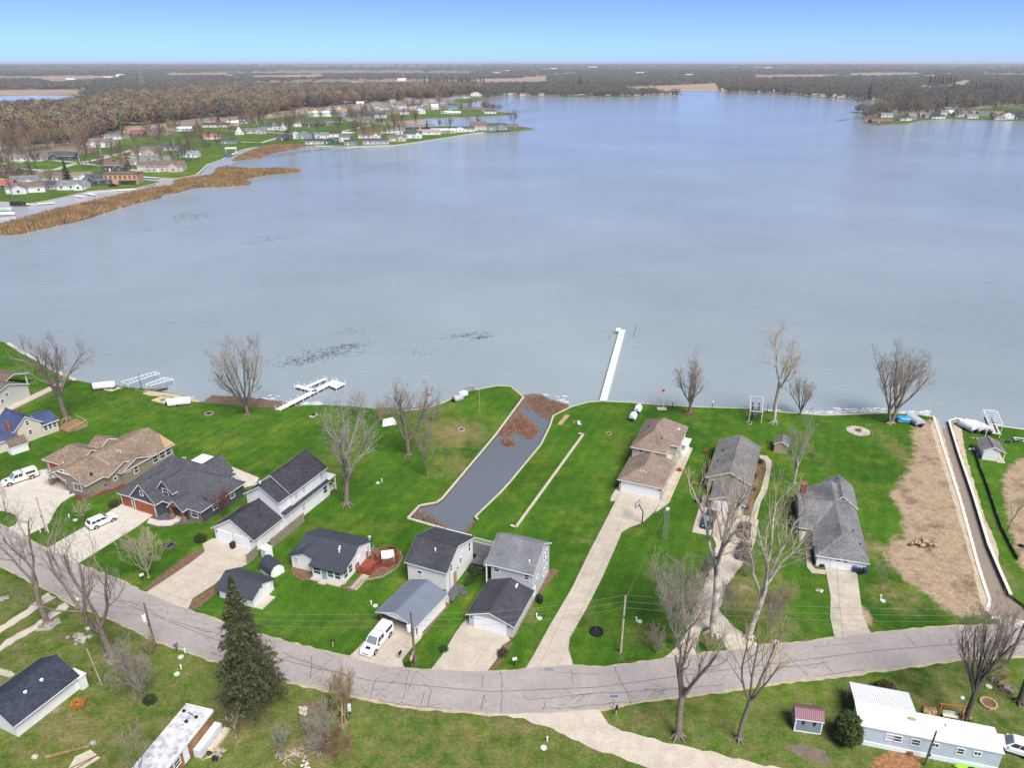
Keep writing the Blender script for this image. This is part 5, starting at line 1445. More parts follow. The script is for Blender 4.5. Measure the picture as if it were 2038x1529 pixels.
TREES = [
 # name, label, base px, top row, crown left/right px, seed, bark, twig, kwargs
 ('shade_tree', 'huge grey bare tree rising out of the tan timber deck', (134, 838), 652, 34, 186, 3, BARK, TWIG, dict(limbs=5, fork=.30, kids=(6, 6, 5), r0=.62, lean=(-.10, 0))),
 ('shade_tree', 'broad bare tree on the lawn left of the T-shaped dock', (493, 828), 650, 396, 545, 8, BARK, TWIG_G, dict(limbs=7, fork=.16, kids=(7, 6, 5), r0=.42, up=.55)),
 ('shade_tree', 'tall twin-stemmed bare tree behind the long white house', (690, 1006), 792, 622, 800, 5, BARK, TWIG_G, dict(limbs=5, fork=.24, kids=(6, 6, 5), r0=.48, up=.5)),
 ('shade_tree', 'rounded bare tree at the edge of the lawn left of the channel', (813, 908), 740, 750, 886, 12, BARK, TWIG, dict(limbs=6, fork=.24, kids=(6, 6, 5), r0=.40)),
 ('young_tree', 'slim young bare tree just right of the rounded tree by the channel', (851, 950), 832, 828, 888, 15, BARK, TWIG, dict(limbs=7, fork=.35, kids=(5, 4, 3), r0=.14, cone=1)),
 ('shade_tree', 'vase shaped bare tree in a dark mulch ring on the shore', (1373, 824), 698, 1318, 1412, 22, BARK, TWIG_G, dict(limbs=6, fork=.20, kids=(7, 6, 5), r0=.38, up=.5)),
 ('sycamore_tree', 'tallest pale white-limbed sycamore standing on the shore lawn', (1540, 842), 628, 1512, 1640, 31, BARK_S, TWIG_P, dict(limbs=4, fork=.45, kids=(7, 6, 5), r0=.42, lean=(.02, 0))),
 ('shade_tree', 'fan shaped dark bare tree right behind the shore sycamore', (1592, 826), 742, 1566, 1642, 36, BARK_D, TWIG, dict(limbs=7, fork=.12, kids=(6, 5, 4), r0=.22, up=.6)),
 ('shade_tree', 'two-stemmed dark bare tree near the blue covered boat', (1772, 842), 672, 1728, 1862, 41, BARK, TWIG, dict(limbs=5, fork=.22, kids=(6, 6, 5), r0=.40, up=.5, trunks=2)),
 ('slender_tree', 'thin pale bare tree beside the tan garden shed', (1581, 962), 800, 1556, 1634, 44, BARK_S, TWIG_G, dict(limbs=6, fork=.35, kids=(5, 5, 4), r0=.20, cone=1)),
 ('sycamore_tree', 'great pale sycamore on the grass triangle in the gravel drive', (1418, 1262), 868, 1340, 1545, 52, BARK_S, TWIG_P, dict(limbs=5, fork=.42, kids=(6, 5, 4), r0=.50, lean=(.05, .04), wander=.24)),
 ('sycamore_tree', 'leaning pale sycamore left of the grey ranch house', (1490, 1270), 950, 1450, 1625, 57, BARK_S, TWIG_P, dict(limbs=5, fork=.35, kids=(6, 5, 4), r0=.42, lean=(.10, .05), wander=.26)),
 ('spreading_tree', 'low fan of fine bare branches left of the gravel drive entrance', (1346, 1288), 1118, 1255, 1425, 61, BARK, TWIG_G, dict(limbs=9, fork=.10, kids=(7, 6, 5), r0=.20, up=.65, tl=0)),
 ('roadside_tree', 'thick-trunked bare tree on the verge between road and gravel lane', (1349, 1468), 1205, 1272, 1430, 64, BARK, TWIG, dict(levels=4, limbs=4, fork=.36, kids=(6, 5, 4), r0=.42, up=.5)),
 ('roadside_tree', 'forked bare tree right of the thick one on the same verge', (1470, 1474), 1200, 1400, 1565, 67, BARK, TWIG_O, dict(levels=4, limbs=4, fork=.34, kids=(6, 5, 4), r0=.30, up=.5)),
 ('pollard_tree', 'short burnt trunk with a broom of thin twigs behind the mobile home', (1921, 1432), 1180, 1862, 1992, 71, BARK_D, TWIG, dict(limbs=10, fork=.30, kids=(6, 5, 4), r0=.30, up=.65)),
 ('shade_tree', 'dark bare tree at the right edge beside the end of the boat channel', (2027, 1400), 1070, 1970, 2110, 74, BARK_D, TWIG, dict(limbs=4, fork=.3, kids=(6, 5, 4), r0=.34, lean=(.0, 0), up=.5)),
 ('shade_tree', 'big three-limbed bare tree at the left roadside, debris at its foot', (222, 1305), 1000, 90, 292, 77, BARK, TWIG, dict(limbs=4, fork=.22, kids=(6, 5, 4), r0=.50, up=.5, trunks=1, wander=.22, lean=(-.06, 0))),
 ('shade_tree', 'leaning bare tree on a stone patch by the two-track lane', (95, 1243), 1000, -40, 130, 80, BARK, TWIG, dict(limbs=3, fork=.34, kids=(5, 5, 4), r0=.36, lean=(-.18, 0), wander=.24, up=.45)),
 ('tangled_shrub', 'tangled grey brown thicket above a small evergreen bush', (285, 1396), 1262, 236, 336, 83, BARK, TWIG_G, dict(limbs=9, fork=.14, kids=(7, 6, 4), r0=.12, up=.2, wander=.34, tl=0)),
 ('pruned_tree', 'narrow tuft of bare shoots wrapped round a roadside pole', (688, 1436), 1318, 652, 728, 86, TWIG_O, TWIG_O, dict(limbs=10, fork=.12, kids=(6, 5, 4), r0=.09, up=.75, tl=0)),
 ('sapling', 'spindly bare sapling on the oval lawn in the curved drive', (16, 1034), 952, -2, 40, 89, BARK, TWIG_P, dict(limbs=6, fork=.4, kids=(4, 3, 2), r0=.06, cone=1)),
 ('sapling', 'fine bare sapling on the grass left of the white SUV', (166, 1040), 992, 144, 198, 92, BARK, TWIG_P, dict(limbs=7, fork=.25, kids=(5, 4, 3), r0=.06, up=.5)),
 ('sapling', 'fine multi-stemmed bare tree in the lawn right of the white SUV', (296, 1150), 1040, 226, 330, 95, TWIG_P, TWIG_P, dict(limbs=8, fork=.15, kids=(5, 5, 4), r0=.09, up=.5, tl=0)),
 ('ornamental_tree', 'small reddish budding tree against the dark craftsman house', (447, 1032), 965, 414, 482, 98, BARK_D, TWIG_R, dict(limbs=8, fork=.22, kids=(6, 6, 5), r0=.08, up=.3)),
 ('ornamental_tree', 'contorted small bare tree in a round black planter', (1187, 1256), 1205, 1152, 1200, 101, BARK_D, TWIG_R, dict(limbs=4, fork=.3, kids=(3, 3, 2), r0=.06, wander=.5, lean=(-.3, 0))),
 ('sapling', 'leaning thin dead sapling on the bare ground by the ranch house', (1752, 1172), 1108, 1740, 1800, 104, BARK, TWIG, dict(limbs=6, fork=.3, kids=(4, 3, 2), r0=.05)),
 ('sapling', 'bare sapling on the sandy ground right of the boat channel', (2004, 1058), 985, 1992, 2034, 107, BARK_D, TWIG, dict(limbs=6, fork=.3, kids=(4, 3, 2), r0=.06, lean=(.2, 0))),
 ('sapling', 'tiny white stemmed sapling on the lawn near the paver circle', (1736, 872), 848, 1730, 1744, 110, TWIG_P, TWIG_P, dict(limbs=5, fork=.4, kids=(3, 2), r0=.04, levels=3)),
 ('brushwood', 'pale bare shrub sprawling among cut branches left of the centre', (638, 1502), 1392, 588, 690, 113, TWIG_P, TWIG_G, dict(limbs=10, fork=.12, kids=(6, 5, 3), r0=.06, up=.5, tl=0)),
 ('brushwood', 'reddish bare shrub beside the pale one at the bottom edge', (668, 1512), 1452, 628, 710, 116, TWIG, TWIG_R, dict(limbs=9, fork=.1, kids=(6, 5, 3), r0=.05, up=.2, tl=0)),
 ('sapling', 'two-forked thin bare sapling right of the rusty trailer', (470, 1470), 1418, 440, 492, 119, TWIG_P, TWIG_P, dict(limbs=5, fork=.45, kids=(3, 2, 2), r0=.05)),
 ('thin_tree', 'thin bare tree leaning over the rusty trailer roof', (282, 1600), 1440, 250, 350, 122, BARK, TWIG, dict(limbs=5, fork=.4, kids=(4, 4, 3), r0=.07, lean=(.15, .1))),
]
for k, (nm, lab, base, top, l, r, seed, bark, tw, kw) in enumerate(TREES):
 H = H_of(base, top)
 W = span(l, r, (0, (base[1] + top) / 2 * .35 + base[1] * .65)) * .92
 plant_tree(nm, lab, base, H, W, seed, bark, tw, root=H > 7, **kw)
for k, (px, py, top, w, lab) in enumerate([(1442, 1226, 1150, 50, 'grey thicket shrub between the two leaning sycamores'), (1528, 1262, 1160, 60, 'wide grey brown thicket shrub right of the leaning sycamore'), (1560, 1216, 1150, 50, 'fine bare shrub nearest the ranch house walk'),
             (1398, 1180, 1085, 44, 'small bare shrub on the left side of the gravel drive'), (1488, 1150, 1080, 46, 'bare shrub right of the two parked dark cars'), (1410, 1296, 1252, 44, 'low twiggy shrub on the grass triangle at the road'),
             (1606, 1030, 975, 34, 'bare shrub at the left corner of the ranch house'), (1500, 836, 816, 30, 'low grey shrub at the foot of the shore sycamore'), (760, 842, 796, 60, 'scrubby bare bush beside the upturned white boat'), (720, 830, 778, 60, 'scrubby bare bush along the shore left of the white boat'),
             (868, 842, 790, 50, 'sparse brown bush on the shore bank by the covered jet skis'), (300, 1306, 1262, 44, 'reddish dry bush at the foot of the left utility pole'), (560, 1500, 1440, 50, 'straggly dry bush at the bottom edge left of centre'), (1306, 1300, 1240, 44, 'pinkish bare bush left of the low fan tree'), (1985, 1360, 1322, 40, 'brown bush by the road at the right edge'), (130, 770, 740, 34, 'brown scrub on the shore bank right of the huge tree')]):
 plant_tree('bare_shrub', lab, (px, py), H_of((px, py), top), span(px - w / 2, px + w / 2, (0, py)), 200 + k, TWIG, [TWIG_G, TWIG, TWIG_O][k % 3], root=False, limbs=9, fork=.08, kids=(6, 5, 3), r0=.05, up=.35, tl=0, cat='shrub')
# ---- evergreen things: needle or leaf clumps spread through the crown
def leaf_mesh(name, centres, size, m, seed=0, flat=0.6, radial=None):
 r = np.random.default_rng(seed)
 n = len(centres)
 a = r.normal(size=(n, 3))
 a[:, 2] *= flat
 a /= np.linalg.norm(a, axis=1)[:, None]
 b = r.normal(size=(n, 3))
 b -= (b * a).sum(1)[:, None] * a
 b /= np.linalg.norm(b, axis=1)[:, None]
 s = size * r.uniform(.6, 1.4, n)[:, None]
 V = np.stack([centres - a * s * .5 - b * s * .28, centres + a * s, centres - a * s * .5 + b * s * .28], 1).reshape(-1, 3)
 F = np.arange(3 * n).reshape(-1, 3)
 return mesh_np(name, V, F, m)
SPRUCE = mat('spruce_needles', (0.045, 0.062, 0.026), 0.9, 0.45, 1.2, fine=.3, col2=(0.115, 0.125, 0.050))
CEDAR = mat('cedar_leaves', (0.030, 0.058, 0.012), 0.9, 0.45, 1.6, fine=.3, col2=(0.085, 0.125, 0.030))
YEW = mat('dark_yew', (0.022, 0.042, 0.014), 0.9, 0.4, 1.5, fine=.3, col2=(0.06, 0.085, 0.03))
BOXWOOD = mat('boxwood', (0.045, 0.085, 0.018), 0.9, 0.4, 1.5, fine=.3)
BRONZE = mat('bronze_leaves', (0.055, 0.052, 0.022), 0.9, 0.4, 1.5, fine=.3, col2=(0.10, 0.095, 0.04))
OCHRE = mat('ochre_leaves', (0.45, 0.20, 0.045), 0.9, 0.35, 2.5, fine=.3)
def spruce(label, base, H, W, seed, n_whorl=34, dens=1.0, group=None, name='spruce_tree', clear=.10):
 p = at(*base)
 t = thing(name, label, 'tree', p, 0, group)
 part('trunk', MB().tube((0, 0, -.1), (0, 0, H * .98), H * .022, .03, 8), BARK_D, t)
 r = random.Random(seed)
 P0, P1, R0, R1, C = [], [], [], [], []
 for i in range(n_whorl):
  f = clear + (1 - clear) * (i + r.uniform(-.3, .3)) / n_whorl
  z = H * f
  L = (W / 2) * min(1.0, (1 - f) * 1.25 + .03) * (0.72 + .28 * min(1, f / .25))
  nb = int(11 * dens)
  for k in range(nb):
   a = 2 * math.pi * (k + r.random()) / nb
   l = L * r.uniform(.62, 1.12)
   if r.random() < .10:
    continue
   d = Vector((math.cos(a), math.sin(a), -.18 - .25 * (1 - f)))
   e = Vector((0, 0, z)) + d * l
   P0.append((0, 0, z))
   P1.append(tuple(e))
   R0.append(.035)
   R1.append(.012)
   m = max(4, int(l * 13 * dens))
   for j in range(m):
    q = r.uniform(.15, 1.0)
    c = Vector((0, 0, z)) + d * (l * q)
    s = (.10 + .22 * l * (1 - q) * .5 + .05)
    c += Vector((-math.sin(a), math.cos(a), 0)) * r.uniform(-1, 1) * (.10 + .26 * l * q * (1.15 - q)) + Vector((0, 0, r.uniform(-.22, .04)))
    C.append(tuple(c))
 v, f = prisms(P0, P1, R0, R1, 3)
 obj('branches', mesh_np('branches', v, f, BARK_D), t)
 obj('crown', leaf_mesh('crown', np.array(C), .24, SPRUCE, seed, flat=.8), t)
 return t
b = (507, 1416)
spruce('tall dark green spruce standing at the roadside in front of the small garage', b, rise(b, 1142), span(418, 556, (0, 1330)), 5, n_whorl=38, dens=1.5, clear=.16)
def bush(name, label, base, rx, ry, rz, m, n, seed, size=.2, cat='shrub', group=None, lumpy=.25, loc=None, rot=0):
 p = loc or at(*base)
 t = thing(name, label, cat, p, rot, group)
 r = np.random.default_rng(seed)
 d = r.normal(size=(n, 3))
 d /= np.linalg.norm(d, axis=1)[:, None]
 lump = 1 + lumpy * np.sin(d[:, 0] * 5 + seed) * np.cos(d[:, 1] * 6 + 1.3 * seed) + lumpy * .5 * np.sin(d[:, 2] * 9 + seed)
 k = r.uniform(.35, 1.0, n) ** .35 * lump
 c = d * k[:, None] * np.array([rx, ry, rz]) + np.array([0, 0, rz * .92])
 c = c[c[:, 2] > .02]
 obj('foliage', leaf_mesh('foliage', c, size, m, seed), t)
 mb = MB()
 for i in range(5):
  a = i * 1.26
  mb.tube((.05 * math.cos(a), .05 * math.sin(a), -.05), (rx * .5 * math.cos(a), ry * .5 * math.sin(a), rz * 1.2), .05, .02, 5)
 part('stems', mb, BARK_D, t)
 return t
bush('arborvitae', 'big dark green arborvitae bush between the plum shed and the mobile home', (1683, 1476), 1.45, 1.7, 2.0, CEDAR, 5200, 4, .24, lumpy=.14)
bush('rounded_shrub', 'bronze green dome shaped shrub behind the white patio awning', (1757, 1380), 1.25, 1.0, .85, BRONZE, 2200, 7, .20, lumpy=.12)
bush('evergreen_shrub', 'small dark evergreen under the tangled thicket', (300, 1400), .65, .6, .6, YEW, 900, 9, .18)
bush('ornamental_grass', 'orange ochre dry clump at the corner of the low white bungalow', (156, 1408), .75, .65, .55, OCHRE, 900, 11, .22)
q = at(941, 1152)
bush('hedge', 'clipped green hedge beside the walk of the white two-storey house', None, .65, 2.3, .62, BOXWOOD, 2600, 13, .15, 'hedge', lumpy=.05, loc=q, rot=R(-24))
for k, (px, py, s, mm, lab) in enumerate([(400, 1078, 1.0, YEW, 'dark spreading evergreen at the left corner of the white garage front'), (1001, 1305, .7, BRONZE, 'brown green bush at the right edge of the short wide drive'), (884, 1296, .55, BOXWOOD, 'small green bush on the left edge of the short wide drive'),
            (1512, 922, .55, BOXWOOD, 'small bush at the far end of the curved walk'), (1503, 950, .55, BARKBED, 'brown bush midway along the curved walk'), (1498, 975, .6, BARKBED, 'second brown bush along the curved walk'), (1484, 1012, .5, BARKBED, 'brown bush at the near end of the curved walk'),
            (812, 1326, .4, BOXWOOD, 'yellow green bush at the foot of the flag by the road'), (780, 1100, .6, BRONZE, 'dark bush against the red deck'), (228, 1008, .9, BRONZE, 'grey brown bush left of the orange garage door'), (1390, 1000, .6, BRONZE, 'brown shrub beside the left dark SUV'), (1352, 938, .5, OCHRE, 'yellow tuft beside the side walk of the tan house'),
            (1386, 966, .35, OCHRE, 'tiny yellow bush at the left wall of the brick house'), (1405, 900, .45, OCHRE, 'orange bush at the far left corner of the brick house'), (1712, 1128, .5, OCHRE, 'rusty bush beside the blue bins'), (1636, 1128, .35, YEW, 'low dark shrub in the bed by the ranch garage'), (1622, 1094, .4, YEW, 'low dark shrub halfway along the ranch house bed'), (196, 974, .35, YEW, 'low clipped shrub along the taupe side wall'), (1810, 1500, .4, OCHRE, 'rust coloured dry clump below the mobile home')]):
 bush('garden_bush', lab, (px, py), s, s * .9, s * .7, mm, int(520 * s + 260), 30 + k, .16)
# ================================================================== ACROSS THE WATER: houses, woods, reeds, far country
FARLAWNS = [[(-300, 404), (0, 401), (62, 404.5), (111, 395), (142, 388), (175, 380), (225, 376.4), (270, 374.4), (320, 361.6), (300, 359.6), (262, 355.5), (270, 351), (350, 354.5), (391, 347), (412, 326.5), (440, 317.2), (462, 305.6),
    (486, 295.6), (545, 286.4), (627, 288.6), (726, 289.6), (788, 287.6), (831, 281.6), (894, 272.1), (946, 263.6), (1028, 259.6), (1062, 256), (1020, 251.8), (900, 251.8), (812, 252), (760, 249), (700, 240), (640, 226), (600, 228), (520, 238), (430, 246), (370, 258), (330, 268), (285, 270), (240, 278), (190, 300), (150, 312), (0, 322), (-300, 330)],
   [(745, 243), (790, 239.5), (851, 234.5), (917, 232.5), (1000, 229), (1027, 226), (985, 221.6), (960, 218), (880, 217), (820, 220), (750, 232)], [(890, 204.5), (930, 204.4), (960, 197.5), (950, 194), (900, 197)],
   [(1722, 243), (1751, 247), (1798, 246), (1840, 238), (1896, 235.4), (1975, 238), (2300, 244), (2300, 215), (1990, 212), (1900, 222), (1800, 228), (1740, 232)], [(1120, 191.6), (1250, 191), (1250, 188), (1130, 189)],
   [(40, 175), (62, 176), (62, 171.5), (45, 171)]]
for k, pl in enumerate(FARLAWNS):
 sheet('far_lawn', ats(pl), 0.06, FARGRASS, jag=0.8, step=9)
FIELD = mat('dry_field', (0.36, 0.255, 0.165), 0.95, 0.25, 0.02, fine=.2)
FIELD2 = mat('pink_field', (0.33, 0.24, 0.19), 0.95, 0.2, 0.01, fine=.15)
for pl, mm in [([(246, 262), (250, 254), (350, 245), (352, 250)], FIELD), ([(405, 244), (430, 236), (432, 240), (408, 249)], FIELD), ([(520, 235), (545, 224), (545, 232)], FIELD), ([(560, 230), (600, 215), (690, 215), (690, 222), (600, 226)], FIELD), ([(940, 158), (1090, 152), (1092, 161), (945, 165)], FIELD2),
      ([(1240, 174), (1430, 165), (1430, 179.4), (1250, 179.5)], FIELD), ([(1010, 153), (1190, 140), (1260, 137), (1190, 143), (1015, 156)], FIELD2), ([(1880, 165), (1920, 158), (1940, 164), (1890, 172)], FIELD), ([(1820, 172), (1890, 171), (1895, 174), (1822, 176)], FIELD2), ([(-100, 180), (120, 178), (240, 182), (120, 188), (-100, 190)], FIELD2), ([(90, 158), (150, 157), (215, 158), (100, 162)], FIELD2),
      ([(762, 246), (800, 240), (846, 241), (850, 246), (800, 250)], FIELD), ([(60, 152), (230, 150), (245, 154), (60, 157)], FIELD2), ([(500, 150), (640, 148), (650, 152), (500, 154)], FIELD2), ([(1500, 150), (1640, 148), (1650, 152), (1500, 154)], FIELD2),
      ([(640, 163), (800, 160), (880, 162), (700, 167)], FIELD2), ([(330, 146), (450, 145), (460, 148), (330, 149)], FIELD2), ([(1690, 145), (1830, 144), (1830, 147), (1690, 148)], FIELD2)]:
 sheet('field', ats(pl), 0.04, mm)
ROADP = mat('far_road', (0.42, 0.40, 0.375), 0.9, 0.12, 0.1)
for pts, w in (([(-40, 330), (0, 333), (60, 337), (86, 339), (110, 338), (140, 328), (158, 324), (200, 316), (240, 305), (270, 296), (330, 290)], 6), ([(-40, 358), (0, 357), (36, 357), (60, 350), (86, 339)], 5), ([(0, 327), (30, 322), (46, 323)], 4), ([(96, 318), (150, 323), (158, 324)], 4), ([(158, 324), (200, 330), (230, 332), (262, 338), (300, 342)], 5), ([(200, 309), (262, 312), (290, 316)], 4),
      ([(450, 260), (520, 262), (560, 265), (600, 268), (680, 262), (740, 248)], 5), ([(480, 282), (520, 284), (550, 275)], 5), ([(740, 262), (800, 262), (860, 259), (930, 256)], 4), ([(500, 248), (530, 247)], 4)):
 tag(ribbon(ats(pts), w, 0.10).build('far_lane', ROADP), None, None, None, 'structure')
# ---- houses: base, width, depth, wall height, rise, heading, wall, roof
COLW = {'white': WHITE, 'cream': W_CREAM, 'tan': W_TAN, 'grey': W_GREY, 'navy': W_NAVY, 'brick': BRICKR, 'khaki': W_BEIGE, 'peach': mat('peach_wall', (.55, .33, .21)), 'green': mat('dark_green_wall', (.035, .10, .075)), 'charcoal': mat('charcoal_wall', (.07, .08, .09)),
  'blue': mat('blue_grey_wall', (.26, .31, .36)), 'maroon': mat('maroon_wall', (.16, .05, .045)), 'teal': mat('teal_wall', (.20, .33, .36)), 'pink': mat('pink_wall', (.56, .46, .42)), 'brown': mat('brown_wall', (.19, .12, .09))}
COLR = {'grey': SH_GREY, 'dark': SH_BLACK2, 'brown': SH_BROWN, 'tan': SH_TAUPE, 'red': mat('red_metal_roof', (.42, .11, .085), .5), 'navy': SH_BLUE, 'slate': SH_SLATE, 'white': METAL_W, 'green': mat('dark_green_roof', (.05, .09, .085)), 'teal': mat('teal_metal_roof', (.22, .33, .38), .5), 'maroon': mat('maroon_roof', (.19, .085, .08)), 'mauve': mat('mauve_roof', (.36, .24, .25)), 'plum': mat('plum_shingle', (.17, .125, .14)), 'pale': SH_WEATHER}
def far_house(label, px, py, w, d, h, rs_, ang, wall, roof, cat='house', name='lake_house', group=None, wins=3, wing=None, ax='u', door_=True):
 p = at(px, py)
 t = thing(name, label, cat, p, R(ang), group)
 wm, rm = COLW[wall], COLR[roof]
 if ax == 'u':
  gable(t, 'u', -w / 2, w / 2, [(0, h), (d / 2, h + rs_), (d, h)], wm, rm, ov=.4, oa=.3)
 else:
  gable(t, 'v', 0, d, [(-w / 2, h), (0, h + rs_), (w / 2, h)], wm, rm, ov=.4, oa=.3)
 if wing:
  wu, ww, wd, wh, wr = wing
  gable(t, 'v', -wd, d * .5, [(wu - ww / 2, wh), (wu, wh + wr), (wu + ww / 2, wh)], wm, rm, ov=.3, oa=.3)
 st = 2 if h > 4.5 else 1
 for s in range(st):
  for i in range(wins):
   u = -w / 2 + w * (i + .5) / wins
   if wing and abs(u - wing[0]) < wing[1] / 2 + .5:
    continue
   window(t, 'f', 0.0, u, 1.6 + 2.8 * s, 1.1, 1.2, mull=False)
  if wing and s == 0:
   window(t, 'f', -wing[2], wing[0], 1.6, 1.3, 1.3, mull=False)
 window(t, 'r', w / 2, d / 2, 1.6, 1.1, 1.2, mull=False)
 if door_ and wins >= 2:
  door(t, 'f', 0.0, -w / 2 + w * (1.0) / wins, 0, 1.0, 2.1, TRIM)
 return t
